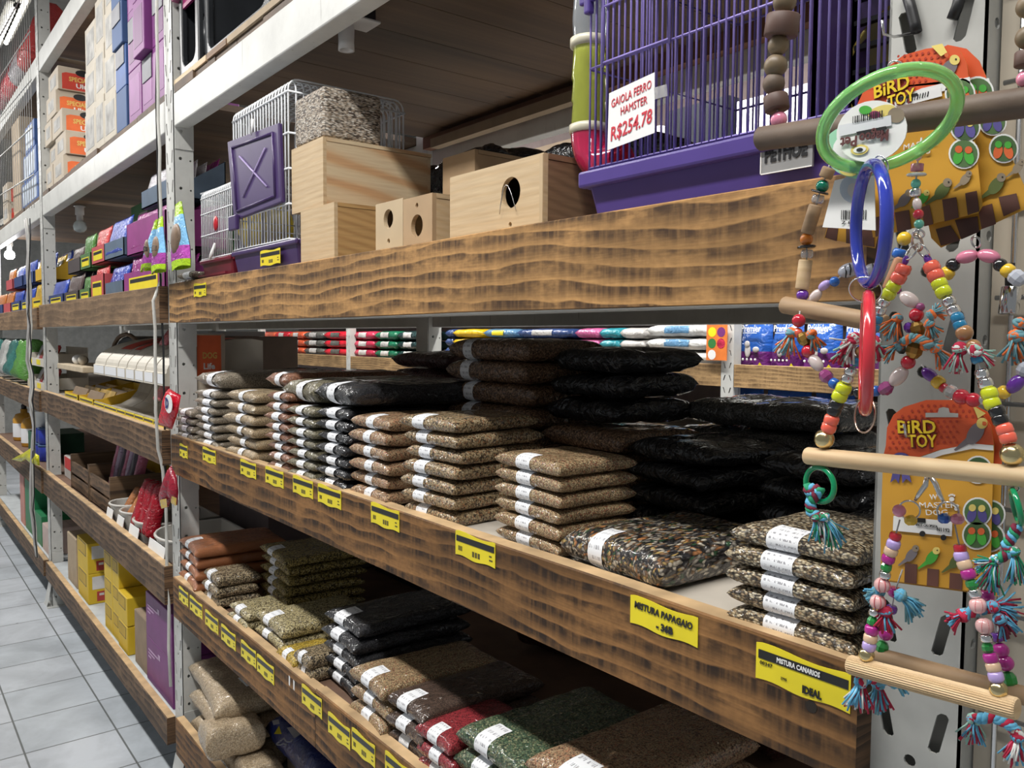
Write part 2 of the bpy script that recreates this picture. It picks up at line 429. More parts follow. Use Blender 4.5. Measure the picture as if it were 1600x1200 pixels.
def pillow_label(w, d, t, u0, u1, v0=-.62, v1=-.70, ear=.10, sd=0, amp=.3, n=5, side='front', **kw):
    """a sticker wrapped over the rounded front (v=-1) of the same pouch"""
    mb = MB(); vs = []; uv = []; fs = []
    path = [(v0+(-1-v0)*(math.sin(k/n*PI/2)), 1) for k in range(n+1)]+[(-1+(v1+1)*(1-math.cos(k/n*PI/2)), 0) for k in range(1, n+1)]
    for a, (v, top) in enumerate(path):
        for b in range(5):
            u = u0+(u1-u0)*b/4
            p = pillow_pt(u, v, top, w, d, t, ear, sd, amp, **kw)
            nrm = Vector((0, -abs(v)**6*1.3, (1 if top else -1)*(1-abs(v)**6)+.001)).normalized()
            vs.append(p+nrm*.0007); uv.append((b/4, 1-a/(len(path)-1)))
    for a in range(len(path)-1):
        for b in range(4): fs.append((a*5+b, (a+1)*5+b, (a+1)*5+b+1, a*5+b+1))
    return mb.add(vs, fs, uv)
# ------------------------------------------------------------------ the room
struct(MB().box(-16, 3, -4, 9, -.05, 0).build('floor', tiles('grey_floor_tiles')))
struct(MB().box(-16, 3, -4, 9, 5.0, 5.1).build('ceiling', plain('ceiling_paint', (.30, .29, .27), .9)))
struct(MB().box(-16, 3, 6.5, 6.6, 0, 5.0).build('wall_back', plain('back_wall_paint', (.42, .42, .40), .9)))
struct(MB().box(-16.1, -16, -4, 9, 0, 5.0).build('wall_left', plain('left_wall_paint', (.45, .45, .43), .9)))

# ------------------------------------------------------------------ rack frames
FX = [(-.4403, -.3463), (-3.025, -2.93), (-5.69, -5.60), (-8.32, -8.23)]
Y0, Y1 = .03, 1.11           # front face of the front posts, rear of the back posts
LV = [(.285, .30), (.825, .69), (1.321, 1.197), (1.826, 1.702)]   # board top, bottom per level
def slot(cx, cz, L, w, lean):
    pts = []
    for k in range(8):
        a = 2*PI*k/8+PI/8; x = math.cos(a)*w/2; z = math.sin(a)*w/2+(L/2-w/2)*(1 if math.sin(a) > 0 else -1)
        pts.append((cx+x+z*lean, cz+z))
    return pts
def disc(cx, cz, r, n=10, sy=1): return [(cx+r*math.cos(2*PI*k/n), cz+r*sy*math.sin(2*PI*k/n)) for k in range(n)]
def post(mb, x0, x1, y0, y1, h, sign=-1):
    """perforated upright; sign -1: slotted face towards -y"""
    W = x1-x0; t = .0025; D_ = y1-y0
    step = 1.0; z = 0.0
    while z < h-1e-6:            # slotted front in 1 m lengths
        holes = []
        for i in range(10):
            c = .05+i*.1
            holes += [disc(W/2-.001, c-.022, .0062), slot(W*.78, c+.017, .044, .0125, .22), slot(W*.2, c+.017, .044, .0125, -.22)]
        hh = min(step, h-z)
        holes = [H for H in holes if max(q[1] for q in H) < hh-.002]
        R = [(0, 0), (W, 0), (W, hh), (0, hh)]
        if sign < 0: mb.plate(R, holes, (x0, y0, z), (1, 0, 0), (0, 0, 1), t)
        else: mb.plate(R, holes, (x1, y1, z), (-1, 0, 0), (0, 0, 1), t)
        # sides with a groove and two rows of holes
        for sx in (1, -1):
            hs = []
            for i in range(int(hh/.1)):
                hs += [disc(D_*.33, .06+i*.1, .0055, 8, 1.0), disc(D_*.84, .055+i*.1, .0035, 6)]
            A_ = [(0, 0), (D_, 0), (D_, hh), (0, hh)]
            if sx > 0: mb.plate(A_, hs, (x1, y0, z), (0, 1, 0), (0, 0, 1), t)
            else: mb.plate(A_, [], (x0, y1, z), (0, -1, 0), (0, 0, 1), t)
        z += step
    # raised bead on the aisle half of the +x side, leaving the groove the photo shows
    mb.box(x1, x1+.004, y0+.003, y0+D_*.24, 0, h) if False else None
    # closed back plate, added to keep the slots dark inside
    yb = y1 if sign < 0 else y0
    mb.box(x0+t, x1-t, yb-.004, yb-.001, 0, h)
    return mb
for i, (x0, x1) in enumerate(FX):
    m = GALV if i == 0 else WHITE
    lab = ['pale perforated steel rack frame hung with bird toys, nearest the camera',
           'white perforated rack frame between the seed bags and the curved cartons',
           'white rack frame wrapped in cables, left of the yellow boxes',
           'white rack frame farthest away at the left edge'][i]
    t = thing('rack_frame', lab, 'rack frame', ((x0+x1)/2, Y0+.03, 0), 'white steel rack frames')
    post(MB(), x0, x1, Y0, Y0+.065, 4.0).build('post', m, t)
    post(MB(), x0, x1, Y1-.065, Y1, 4.0, 1).build('post', m, t)
    fp = MB(); fp.box(x0-.03, x1+.03, Y0-.03, Y0+.1, 0, .006); fp.box(x0-.03, x0, Y0+.0, Y0+.065, .006, .05)
    fp.add([(x0-.005, Y0-.001, .15), (x0-.005, Y0-.03, .006), (x1+.005, Y0-.03, .006), (x1+.005, Y0-.001, .15)], [(0, 1, 2, 3)])
    fp.build('foot_plate', m, t)
    br = MB(); xm = (x0+x1)/2
    for z0, z1 in ((.15, 1.0), (1.75, 2.35), (2.6, 3.4)):
        br.obox((xm, (Y0+Y1)/2, (z0+z1)/2), (.02, 0, 0), (0, Y1-Y0-.14, (z1-z0)), (0, -.025, .03))
    br.build('brace', m, t)
    # beam end plates hooked over the +x side
    if i > 0:
        for zc in (.26, .745, 1.235, 1.735, 2.405):
            e = MB(); e.plate([(0, -.115 if zc > .5 else -.06), (.062, -.115 if zc > .5 else -.06), (.062, .075), (0, .075)], [disc(.02, -.055, .0055, 8)], (x1+.006, Y0+.003, zc), (0, 1, 0), (0, 0, 1), .004)
            e.build('beam_bracket', m, t)

BAYS = [(-2.93, -.4403), (-5.60, -3.025), (-8.23, -5.69)]
BN = ['the near bay', 'the middle bay', 'the far bay']
UP = ['bottom', 'lower', 'middle', 'upper', 'top']
# steel beams under every shelf, front and back
for b, (x0, x1) in enumerate(BAYS):
    for l, z in enumerate((.20, .70, 1.199, 1.705, 2.367)):
        dz = .11 if l == 4 else .07
        for s_, y in ((0, Y0), (1, Y1-.055)):
            yy = (y if l == 4 else y+.001) if s_ == 0 else y
            o = MB().box(x0+.009, x1-.003, yy, yy+.05, z-.006, z-.006+dz).build('shelf_beam', WHITE, None, bevel=.004)
            tag(o, f"white steel {'front' if s_ == 0 else 'rear'} beam of the {UP[l]} shelf in {BN[b]}", 'shelf beam', 'white steel shelf beams')
for b in (1, 2):
    x0, x1 = BAYS[b]
    o = MB().box(x0+.009, x1-.003, Y0, Y0+.05, 3.20, 3.31).build('shelf_beam', WHITE, None, bevel=.004)
    tag(o, f'white steel front beam overhead above the cartons in {BN[b]}', 'shelf beam', 'white steel shelf beams')
    o = MB().box(x0+.003, x1-.003, Y0+.06, Y1-.06, 3.31, 3.335).build('shelf_deck', planks('dark_planks', (.20, .14, .09), (.09, .065, .045)))
    tag(o, f'dark timber deck overhead above the cartons in {BN[b]}', 'shelf deck')
# scorched pine boards along the shelf fronts
def plank_board(x0, x1, zt, zb, m, label, th=.03, y=0.0, wav=.002):
    mb = MB(); n = 40; vs = []; fs = []
    for i in range(n+1):
        x = x0+(x1-x0)*i/n
        a = wav*noise.noise(Vector((x*3, zt*9, 0))); b_ = wav*noise.noise(Vector((x*3, zb*9, 4)))
        vs += [(x, y, zb+b_), (x, y, zt-.002+a), (x, y+.003, zt+a), (x, y+th, zt+a), (x, y+th, zb+b_)]
    for i in range(n):
        for k in range(5):
            q = (i*5+k, i*5+(k+1) % 5, (i+1)*5+(k+1) % 5, (i+1)*5+k)[::-1]; mb.k = 1 if k in (2,) else 0; mb.f.append(list(q)); mb.m.append(mb.k)
    mb.f += [[0, 1, 2, 3, 4], [n*5+k for k in range(4, -1, -1)]]; mb.m += [2, 2]
    mb.v = [Vector(p) for p in vs]
    o = mb.build('shelf_board', [m, CHAR, ENDG]); return tag(o, label, 'shelf board', 'scorched pine shelf boards')
G3 = 'scorched pine board along the '
plank_board(-2.905, -.441, 1.832, 1.702, BURNT_L, G3+'upper shelf below the purple cage and nest boxes', .032)
plank_board(-2.91, -.436, 1.322, 1.192, BURNT, G3+'middle shelf of seed bags, with a row of yellow tags', .032)
plank_board(-2.915, -1.77, .829, .69, BURNT, G3+'lower shelf below the orange and yellow seed bags', .028)
plank_board(-1.767, -.436, .833, .69, BURNT, G3+'lower shelf below the green and red seed bags', .028)
plank_board(-2.915, -.436, .33, .20, BURNT, G3+'bottom shelf below the big bag of shavings', .028)
for b, far in ((1, 'middle bay'), (2, 'far bay')):
    x0, x1 = BAYS[b]
    for l, (zt, zb) in enumerate(((.285, .185), (.838, .70), (1.324, 1.20), (1.832, 1.702))):
        plank_board(x0-.005 if b == 1 else x0, x1+.0, zt-(.012 if b == 2 else 0), zb-(.012 if b == 2 else 0), BURNT_G if l < 3 else burnt_wood('burnt_pine_pale', (.30, .19, .105), (.06, .036, .022), 9, .9, .6),
                    G3+f'{UP[l]} shelf of the {far}', .03)
# decks
for b, (x0, x1) in enumerate(BAYS):
    for l, z in enumerate((.272, .81, 1.306, 1.818)):
        o = MB().box(x0+.012, x1-.006, Y0+.004, Y1-.004, z-.016, z).build('shelf_deck', (plain('red_brown_deck', (.15, .085, .055), .75, var=.2) if l == 1 else DECK) if l else plain('white_deck', (.52, .55, .56), .5))
        tag(o, f'board deck of the {UP[l]} shelf in {BN[b]}', 'shelf deck', 'shelf decks')
    mb = MB(); x = x0+.012; random.seed(b+40)
    while x < x1-.02:
        w = min(random.uniform(.17, .24), x1-.004-x); dz = random.uniform(0, .004)
        mb.box(x, x+w-.003, Y0+.002+random.uniform(0, .012), Y1-.004, 2.473, 2.497+dz); x += w
    tag(mb.build('shelf_deck', planks('brown_planks', (.145, .088, .050), (.062, .038, .023))), f'brown plank deck seen from below over the {["hamster cages", "cat food pouches", "far pouches"][b]}', 'shelf deck', 'shelf decks')
# long trim behind the near bay, under the top deck
tag(MB().box(-2.92, -.45, Y1-.10, Y1-.06, 2.425, 2.4725).build('batten', plain('red_brown_batten', (.17, .075, .04), .6)), 'red-brown batten under the rear edge of the plank deck', 'batten')
tag(MB().box(-2.80, -1.95, Y1-.14, Y1-.102, 2.405, 2.44).build('batten', plain('pale_batten', (.30, .22, .14), .6)), 'paler batten fixed in front of the red-brown batten under the planks', 'batten')
# corrugated sheets on the middle shelf
for x0, x1, y1, lab in ((-1.24, -.83, .55, 'left of and under the parrot mix bag'), (-.82, -.45, .5, 'under the canary mix stack')):
    mb = MB(); mb.box(x0, x1, .036, y1, 1.3065, 1.3105)
    o = mb.build('cardboard_sheet', plain('pale_corrugated', (.52, .47, .40), .75, var=.05)); tag(o, 'pale corrugated cardboard sheet on the middle shelf '+lab, 'cardboard', 'cardboard sheets on the middle shelf')

# panel and wire grid right of the near frame
struct(MB().box(-.3435, 1.6, .055, .07, .0, 3.0).build('wall_right', plain('beige_panel', (.45, .40, .32), .55, var=.05)))
t = thing('wire_grid_panel', 'grey wire grid hung on the beige panel behind the bird toys', 'wire grid', (-.25, .045, 1.5))
g = MB()
for i in range(9): g.tube([(-.322+i*.1, .047, .3), (-.322+i*.1, .047, 2.8)], .0028, 6)
g.build('upright_wire', STEEL, t, True); g = MB()
for i in range(26): g.tube([(-.335, .043, .3+i*.1), (.6, .043, .3+i*.1)], .0024, 6)
g.build('cross_wire', STEEL, t, True)

# dangling cables beside the two left frames
def cable(pts, r, m, label, name='cable', wob=.011):
    P_ = []
    pts = [Vector(p)+Vector((noise.noise(Vector((i*3.7, r*900, 0)))*wob*1.6, -abs(noise.noise(Vector((i*2.3+.4, r*777, .7))))*wob*2.2, 0)) for i, p in enumerate(pts)]
    for i in range(len(pts)-1):
        a, b = Vector(pts[i]), Vector(pts[i+1])
        for k in range(5): P_.append(a.lerp(b, k/5)+Vector((noise.noise(a*9+Vector((k, 0, 0)))*wob, -abs(noise.noise(a*7+Vector((0, k*.6, 3))))*wob*.9, 0)))
    P_.append(Vector(pts[-1]))
    return tag(MB().tube(P_, r, 6).build(name, m, None, True), label, 'cable', 'cables tied to the frames')
GREYC = plain('grey_cable', (.40, .39, .38), .5); PALEC = plain('pale_cable', (.55, .54, .50), .5)
cable([(-3.03, .02, 3.2), (-3.035, .018, 2.6), (-3.03, .02, 2.1), (-3.04, .015, 1.85), (-3.028, -.006, 1.78), (-3.03, -.006, 1.3), (-3.035, .018, 1.1), (-3.03, .02, .4)], .006, PALEC, 'pale cable down the frame left of the seed bags')
cable([(-3.045, .022, 3.2), (-3.048, .02, 2.3), (-3.04, .02, 1.6), (-3.05, .02, 1.0), (-3.045, .02, .7)], .004, BLACK, 'thin black cable down the frame left of the seed bags')
for k, (dx, r, m, w) in enumerate(((-.04, .008, GREYC, 'thick grey'), (-.006, .006, PALEC, 'pale'), (.03, .004, DARK, 'black'), (-.075, .006, PALEC, 'thin off-white'))):
    cable([(-5.70+dx, -.012-.006*(k % 2), 2.35), (-5.705+dx*.6, -.012, 1.85), (-5.69+dx, -.014, 1.5), (-5.70+dx*.5, -.016, 1.1), (-5.695+dx, -.012, .6), (-5.69+dx*.4, -.01, .3)], r, m, f'{w} cable in the bundle down the far cable-wrapped frame', 'cable', .03)
# ------------------------------------------------------------------ bags of seed
SD = {
 'canary': seeds('seed_canary', [(.50, .40, .24), (.60, .50, .33), (.05, .035, .022), (.32, .22, .12), (.10, .07, .04), (.66, .58, .42), (.22, .15, .08)], 235, stretch=(1, 1.7, 1.7), dark=.12),
 'tan': seeds('seed_tan', [(.50, .36, .19), (.42, .29, .15), (.56, .43, .25), (.30, .19, .10), (.48, .34, .18), (.36, .15, .08)], 420),
 'mix': seeds('seed_mix', [(.42, .31, .165), (.50, .38, .22), (.06, .04, .024), (.42, .21, .10), (.35, .25, .13), (.54, .43, .27), (.20, .13, .07), (.45, .33, .18)], 330, dark=.34),
 'mixred': seeds('seed_mix_red', [(.46, .29, .165), (.50, .36, .21), (.14, .075, .045), (.44, .20, .11), (.38, .25, .14), (.48, .33, .19)], 400, dark=.45),
 'beige': seeds('seed_beige', [(.56, .42, .25), (.50, .36, .20), (.62, .49, .31)], 480),
 'grey': seeds('seed_greybrown', [(.36, .30, .22), (.44, .37, .28), (.28, .23, .17), (.50, .43, .33)], 500),
 'green': seeds('seed_greybeige', [(.24, .22, .13), (.32, .29, .18), (.17, .15, .10), (.38, .33, .22)], 460),
 'rust': seeds('seed_rust', [(.36, .15, .08), (.30, .12, .065), (.42, .20, .11)], 520),
 'black': seeds('seed_black', [(.018, .018, .022), (.03, .03, .036), (.012, .012, .014), (.05, .05, .055)], 480, film=1),
 'brown': seeds('seed_brown', [(.21, .115, .065), (.30, .175, .10), (.12, .065, .038), (.38, .23, .13)], 300),
 'choc': seeds('seed_dark_brown', [(.10, .06, .042), (.14, .085, .06), (.075, .045, .032)], 520, film=1),
 'orange': seeds('meal_orange', [(.37, .135, .052), (.40, .15, .06), (.345, .12, .046)], 900, film=.8, dark=.8),
 'yellow': seeds('seed_yellow', [(.50, .38, .12), (.36, .27, .08), (.58, .47, .20), (.09, .065, .025), (.42, .32, .10)], 250),
 'pale': seeds('seed_pale_yellow', [(.60, .51, .27), (.52, .43, .21), (.66, .58, .36), (.13, .10, .05), (.56, .47, .24)], 290),
 'gold': seeds('seed_gold', [(.66, .45, .05), (.58, .38, .04), (.70, .52, .12)], 300),
 'speck': seeds('seed_speckled', [(.26, .19, .11), (.40, .31, .18), (.05, .035, .02), (.52, .42, .27)], 300),
 'leaf': seeds('seed_green', [(.10, .16, .08), (.17, .22, .12), (.05, .09, .05), (.30, .30, .17), (.07, .13, .08)], 330),
 'red': seeds('seed_red', [(.36, .03, .04), (.42, .05, .06), (.30, .02, .03)], 400),
 'parrot': seeds('seed_parrot_mix', [(.025, .022, .022), (.40, .36, .30), (.06, .05, .05), (.40, .17, .06), (.50, .45, .36), (.22, .13, .07), (.03, .028, .03), (.045, .042, .045), (.45, .31, .11), (.30, .27, .23), (.035, .09, .04), (.12, .07, .04), (.56, .50, .40), (.02, .018, .018), (.10, .09, .085)], 165, stretch=(1.5, .62, 1.3), dark=.12, wr=16, film=1, warp=3.2),
 'shave': seeds('pet_shavings', [(.50, .385, .25), (.44, .33, .205), (.56, .445, .30)], 260, film=.8, dark=.55),
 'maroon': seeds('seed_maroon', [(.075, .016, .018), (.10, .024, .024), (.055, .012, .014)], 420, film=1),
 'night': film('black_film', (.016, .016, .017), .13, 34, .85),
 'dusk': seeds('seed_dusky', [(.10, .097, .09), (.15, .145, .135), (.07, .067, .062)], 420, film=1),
}
_proto = {}; _used = set()
def bag_proto(kind, w, d, t, lab, nu, nv, var, ear, amp):
    key = (kind, w, d, t, lab, nu, var)
    if key not in _proto:
        sd = (hash((w, t)) % 7)+var*13.7+len(kind)*3.1
        o = pillow(w, d, t, nu, nv, ear, sd, amp).build('seed_bag', SD[kind], None, True, local=True)
        if lab:
            lb = pillow_label(w, d, t, lab[0], lab[1], ear=ear, sd=sd, amp=amp).build('sticker', LABEL, o, True, local=True)
            lb['label'] = 'white printed sticker'
        _proto[key] = o
    return key
def put_bag(kind, loc, w, d, t, label, group=None, lab=(-.42, -.02), rz=0, hi=False, var=0, ear=.10, amp=.3, tilt=0, cat='seed bag', roll=0):
    nu, nv = (30, 24) if hi else (14, 10)
    key = bag_proto(kind, w, d, t, lab, nu, nv, var, ear, amp)
    if key in _used: o = copy_tree(_proto[key])
    else: o = _proto[key]; _used.add(key)
    o.location = loc; o.rotation_euler = (tilt, roll, rz)
    return tag(o, label, cat, group)
def stack(kind, xc, y, z, n, w, d, t, what, where, group, pitch=None, lab=(-.42, -.02), hi=False, jit=.006, rz=0, ear=.08, amp=.2):
    pitch = pitch or t*.945
    for i in range(n):
        put_bag(kind, (xc+random.uniform(-jit, jit), y+d/2+random.uniform(-jit*.8, jit*.8), z+i*pitch), w, d, t,
                f'{what}, {pos_word(i, n)} in stack {where}' if n > 1 else f'{what} {where}', group, lab, rz+random.uniform(-.03, .03)*(jit/.006), hi, i % 3, ear, amp)
random.seed(11)
GM = 'seed bags at the front of the middle shelf'; Z2 = 1.3075
stack('grey', -2.815, .012, Z2, 4, .165, .20, .0285, 'small grey-brown seed bag', 'nearest the white frame', GM, lab=(-.35, .25))
stack('grey', -2.60, .012, Z2, 7, .19, .24, .0275, 'grey-beige seed bag', 'second from the white frame', GM, lab=(-.25, .45))
stack('beige', -2.30, .012, Z2, 6, .225, .26, .0345, 'pale beige seed bag', 'left of the rust-red bags', GM, lab=(-.15, .15))
stack('rust', -2.025, .014, Z2, 8, .135, .26, .0275, 'rust-red seed bag', 'between the beige and grey-green bags', GM, lab=(-.4, .2))
stack('green', -1.875, .012, Z2, 7, .145, .28, .0275, 'grey-green seed bag', 'left of the charcoal bags', GM, lab=(-.35, .15))
stack('black', -1.715, .014, Z2, 7, .15, .26, .0285, 'charcoal seed bag', 'left of the speckled reddish bags', GM, lab=(-.4, .15))
stack('mixred', -1.545, .02, Z2, 6, .165, .23, .0325, 'speckled reddish seed bag', 'between charcoal and big brown bags', GM, lab=(-.25, .12), hi=True, ear=.07)
stack('mix', -1.315, .024, Z2, 7, .175, .215, .0305, 'speckled brown seed bag', 'left of the bare deck gap', GM, lab=(-.55, -.15), hi=True, rz=.05, ear=.06)
stack('tan', -1.03, .034, Z2+.004, 6, .18, .165, .0272, 'fine tan seed bag', 'behind the parrot mix bag', GM, lab=(-.36, .06), hi=True, rz=-.06, jit=.004, ear=.10)
put_bag('parrot', (-.83, .165, Z2+.0045), .215, .275, .060, 'large clear bag of multicoloured parrot mix lying alone on the shelf', GM, (-.42, -.14), -.05, True, 0, .06, .22)
stack('canary', -.535, .012, Z2+.0045, 5, .165, .185, .0265, 'canary seed bag', 'beside the right post', GM, lab=(-.40, .1), hi=True, jit=.004, ear=.08)
# bags left of and on top of the front stacks
put_bag('green', (-1.90, .22, Z2+6.75*.0275), .215, .40, .062, 'long grey-green bag lying across the rust and green stacks', GM, (-.25, .15), -.08)
put_bag('rust', (-2.09, .23, Z2+7.7*.0275), .15, .38, .046, 'brown bag lying on top of the rust-red stack', GM, (-.3, .2), -.08)
put_bag('black', (-1.70, .21, Z2+6.75*.0285), .205, .39, .058, 'big charcoal bag lying on top of the charcoal stack', GM, (-.42, -.05), -.06)
put_bag('grey', (-2.60, .24, Z2+6.75*.0275), .24, .44, .055, 'long grey-beige bag on top of the second stack', GM, (-.2, .3), -.05)
# second and third rows, in the shade
GR = 'bags in the shaded rear of the middle shelf'
stack('brown', -1.50, .30, Z2, 7, .32, .22, .0525, 'dark brown seed bag', 'tall behind the speckled brown bags', GR, lab=(-.62, -.40), hi=True, jit=.008, ear=.06)
stack('brown', -1.21, .30, Z2, 4, .24, .24, .045, 'wide brown seed bag', 'behind the fine tan bags', GR, lab=None, jit=.012)
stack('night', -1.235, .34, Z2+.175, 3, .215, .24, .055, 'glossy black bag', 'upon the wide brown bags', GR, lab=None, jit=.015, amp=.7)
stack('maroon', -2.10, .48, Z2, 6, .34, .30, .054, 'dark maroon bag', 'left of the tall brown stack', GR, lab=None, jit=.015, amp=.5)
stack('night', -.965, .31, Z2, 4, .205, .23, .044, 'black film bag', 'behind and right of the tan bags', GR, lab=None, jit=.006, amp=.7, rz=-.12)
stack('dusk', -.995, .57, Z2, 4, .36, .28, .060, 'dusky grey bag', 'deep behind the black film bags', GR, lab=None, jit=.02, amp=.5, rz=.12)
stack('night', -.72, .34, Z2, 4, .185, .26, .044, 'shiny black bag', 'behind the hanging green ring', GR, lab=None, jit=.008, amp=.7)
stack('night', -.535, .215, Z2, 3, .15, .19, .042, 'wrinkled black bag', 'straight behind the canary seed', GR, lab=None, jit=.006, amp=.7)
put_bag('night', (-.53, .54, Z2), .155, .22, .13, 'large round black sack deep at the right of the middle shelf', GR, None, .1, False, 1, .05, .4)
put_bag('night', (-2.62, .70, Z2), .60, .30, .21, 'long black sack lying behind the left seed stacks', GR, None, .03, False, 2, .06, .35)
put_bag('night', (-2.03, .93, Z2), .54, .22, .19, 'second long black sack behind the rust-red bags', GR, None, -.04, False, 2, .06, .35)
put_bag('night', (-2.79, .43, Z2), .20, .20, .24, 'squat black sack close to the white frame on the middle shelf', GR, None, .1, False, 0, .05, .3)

# lower shelf
GL = 'seed bags on the lower shelf'; Z1 = .8115
stack('orange', -2.805, .015, Z1, 4, .235, .31, .041, 'orange meal bag', 'at left end of lower shelf', GL, lab=(-.45, -.12), hi=True, jit=.006, rz=-.10, ear=.09, amp=.15)
stack('speck', -2.585, .018, Z1, 3, .155, .14, .036, 'small dark speckled seed bag', 'between orange and yellow bags', GL, lab=(-.55, -.05), rz=-.06)
stack('yellow', -2.425, .162, Z1, 6, .25, .26, .0325, 'yellow grain bag', 'behind the pale yellow pair', GL, lab=(-.45, -.1), hi=True, jit=.007, rz=-.06)
stack('pale', -2.135, .03, Z1, 2, .20, .28, .042, 'pale yellow grain bag', 'in front of the yellow stack', GL, lab=(-.5, -.12), hi=True, rz=-.05)
stack('pale', -2.345, .016, Z1, 2, .155, .135, .030, 'small pale yellow bag', 'left of the pale yellow pair', GL, lab=(-.35, .15))
put_bag('gold', (-1.985, .085, Z1), .125, .14, .036, 'golden yellow seed bag at the board edge', GL, (-.4, .05), -.04)
stack('speck', -1.885, .016, Z1, 2, .085, .10, .034, 'speckled tan bag', 'right of the golden bag', GL, lab=(-.4, .1))
stack('black', -1.755, .055, Z1, 5, .185, .32, .0385, 'charcoal bag', 'among the tan bags of the lower shelf', GL, lab=(-.5, -.02), hi=True, jit=.008, rz=-.05)
stack('tan', -1.545, .016, Z1, 3, .165, .31, .042, 'tan grain bag', 'right of the lower charcoal stack', GL, lab=(-.35, .12), hi=True, jit=.006, rz=-.04)
stack('choc', -1.395, .02, Z1, 3, .145, .31, .041, 'dark brown fine grain bag', 'left of the red bags', GL, lab=(-.5, .0), hi=True, jit=.006)
stack('red', -1.28, .018, Z1, 3, .12, .20, .036, 'red seed bag', 'between the dark brown and green bags', GL, lab=(-.35, .2), hi=True, jit=.008)
stack('leaf', -1.125, .025, Z1, 3, .195, .33, .049, 'green seed bag', 'left of the sandy brown bags', GL, lab=(-.45, -.05), hi=True, jit=.006, rz=-.03)
stack('mixred', -.92, .025, Z1, 4, .20, .36, .0455, 'sandy brown seed bag', 'nearest camera, lower shelf', GL, lab=(-.35, .15), hi=True, jit=.006, rz=-.03)
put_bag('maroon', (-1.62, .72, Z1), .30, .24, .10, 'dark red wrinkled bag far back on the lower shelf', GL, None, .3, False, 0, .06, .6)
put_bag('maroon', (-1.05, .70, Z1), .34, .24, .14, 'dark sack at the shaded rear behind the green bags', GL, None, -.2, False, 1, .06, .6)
# dark card boxes and a pale tub behind the lower shelf bags
def carton(x0, x1, y0, y1, z0, z1, m, label, cat='box', group=None, name='carton', bev=.003, tape=None):
    t = thing(name, label, cat, ((x0+x1)/2, (y0+y1)/2, z0), group)
    MB().box(x0, x1, y0, y1, z0, z1).build('box_body', m, t, bevel=bev)
    fl = MB(); fl.box(x0+.002, x1-.002, y0+.002, (y0+y1)/2-.001, z1, z1+.0015); fl.build('top_flap', m, t)
    fl = MB(); fl.box(x0+.002, x1-.002, (y0+y1)/2+.001, y1-.002, z1, z1+.0015); fl.build('top_flap', m, t)
    if tape: MB().box((x0+x1)/2-.02, (x0+x1)/2+.02, y0-.0008, y0, z0+.0, z1).build('tape', tape, t)
    return t
carton(-1.95, -1.35, .62-.15, .66-.15, .81, .97, plain('rust_card', (.10, .038, .024), .8), 'low rust-brown card sheet standing behind the charcoal bags') if False else None
carton(-2.0, -.75, .90, 1.03, .811, 1.12, plain('rust_card', (.13, .05, .03), .8), 'long rust-brown carton at the rear of the lower shelf')
carton(-2.62, -2.12, .62, .86, .811, 1.09, DARK, 'black box behind the orange meal bags on the lower shelf')
t = thing('litter_scoop_tub', 'slanted grey plastic tub standing behind the orange meal bags', 'tub', (-2.74, .62, .811))
mb = MB(); mb.add([(-2.88, .50, .812), (-2.66, .50, .812), (-2.66, .74, .812), (-2.88, .74, .812), (-2.86, .46, 1.09), (-2.64, .50, 1.09), (-2.64, .80, 1.09), (-2.86, .80, 1.09)], [(0, 3, 2, 1), (0, 1, 5, 4), (1, 2, 6, 5), (2, 3, 7, 6), (3, 0, 4, 7)])
mb.build('tub_body', plain('grey_plastic', (.20, .19, .18), .4), t, bevel=.01)
rim = MB(); rim.tube([(-2.86, .46, 1.09), (-2.64, .50, 1.09), (-2.64, .80, 1.09), (-2.86, .80, 1.09)], .007, 6, True); rim.build('rim', plain('grey_plastic', (.20, .19, .18), .4), t, True)

# bottom shelf of the near bay
GB = 'big bags on the bottom shelf'; Z0 = .273
put_bag('shave', (-2.66, .245, Z0), .42, .42, .09, 'big tan bag of shavings, lowest at the left of the bottom shelf', GB, None, .0, True, 0, .07, .4, cat='shavings bag')
put_bag('shave', (-2.665, .245, Z0+.091), .42, .44, .085, 'big tan bag of shavings, middle of the bottom shelf pile', GB, None, -.06, True, 1, .07, .4, cat='shavings bag')
put_bag('shave', (-2.68, .25, Z0+.177), .44, .46, .085, 'big clear bag of shavings, topmost with a small label, beside the frame', GB, None, -.12, True, 2, .08, .4, cat='shavings bag')
st_ = MB(); st_.box(-2.63, -2.55, .12, .17, Z0+.2632, Z0+.2645)
o = st_.build('sticker', LABEL); tag(o, 'small pale sticker on the topmost clear bag of shavings', 'sticker')
put_bag('shave', (-2.40, .10, Z0), .12, .13, .10, 'tan bag of shavings under the front one, at the board', GB, None, -.1, True, 1, .07, .4, cat='shavings bag')
put_bag('shave', (-2.475, .045, Z0+.105), .12, .18, .105, 'tan bag of shavings lying in front of the navy sack', GB, None, -.12, True, 2, .07, .4, cat='shavings bag')
NAVY = film('navy_film', (.012, .02, .10), .3, 20, .6)
carton(-2.40, -1.95, .19, .60, Z0+.002, Z0+.098, KRAFT_D, 'brown carton under the navy sack on the bottom shelf')
t = thing('navy_sack', 'navy blue printed sack behind the shavings bags, with a yellow warning triangle', 'sack', (-2.225, .36, Z0+.10))
n_ = pillow(.43, .46, .115, 20, 16, .05, 3, .2); n_.v = [Matrix.Rotation(-.05, 3, 'Z') @ p+Vector((-2.225, .36, Z0+.10)) for p in n_.v]
n_.build('sack', NAVY, t, True)
def on_sack(px, py): return P(px, py, z=Z0+.217)
SPR = plain('sack_print', (.42, .42, .44), .5)
wt = MB(); q = [on_sack(428, 1147), on_sack(440, 1147), on_sack(436, 1134)]; wt.add(q, [(0, 1, 2)]); wt.build('warning_triangle', YELLOW, t)
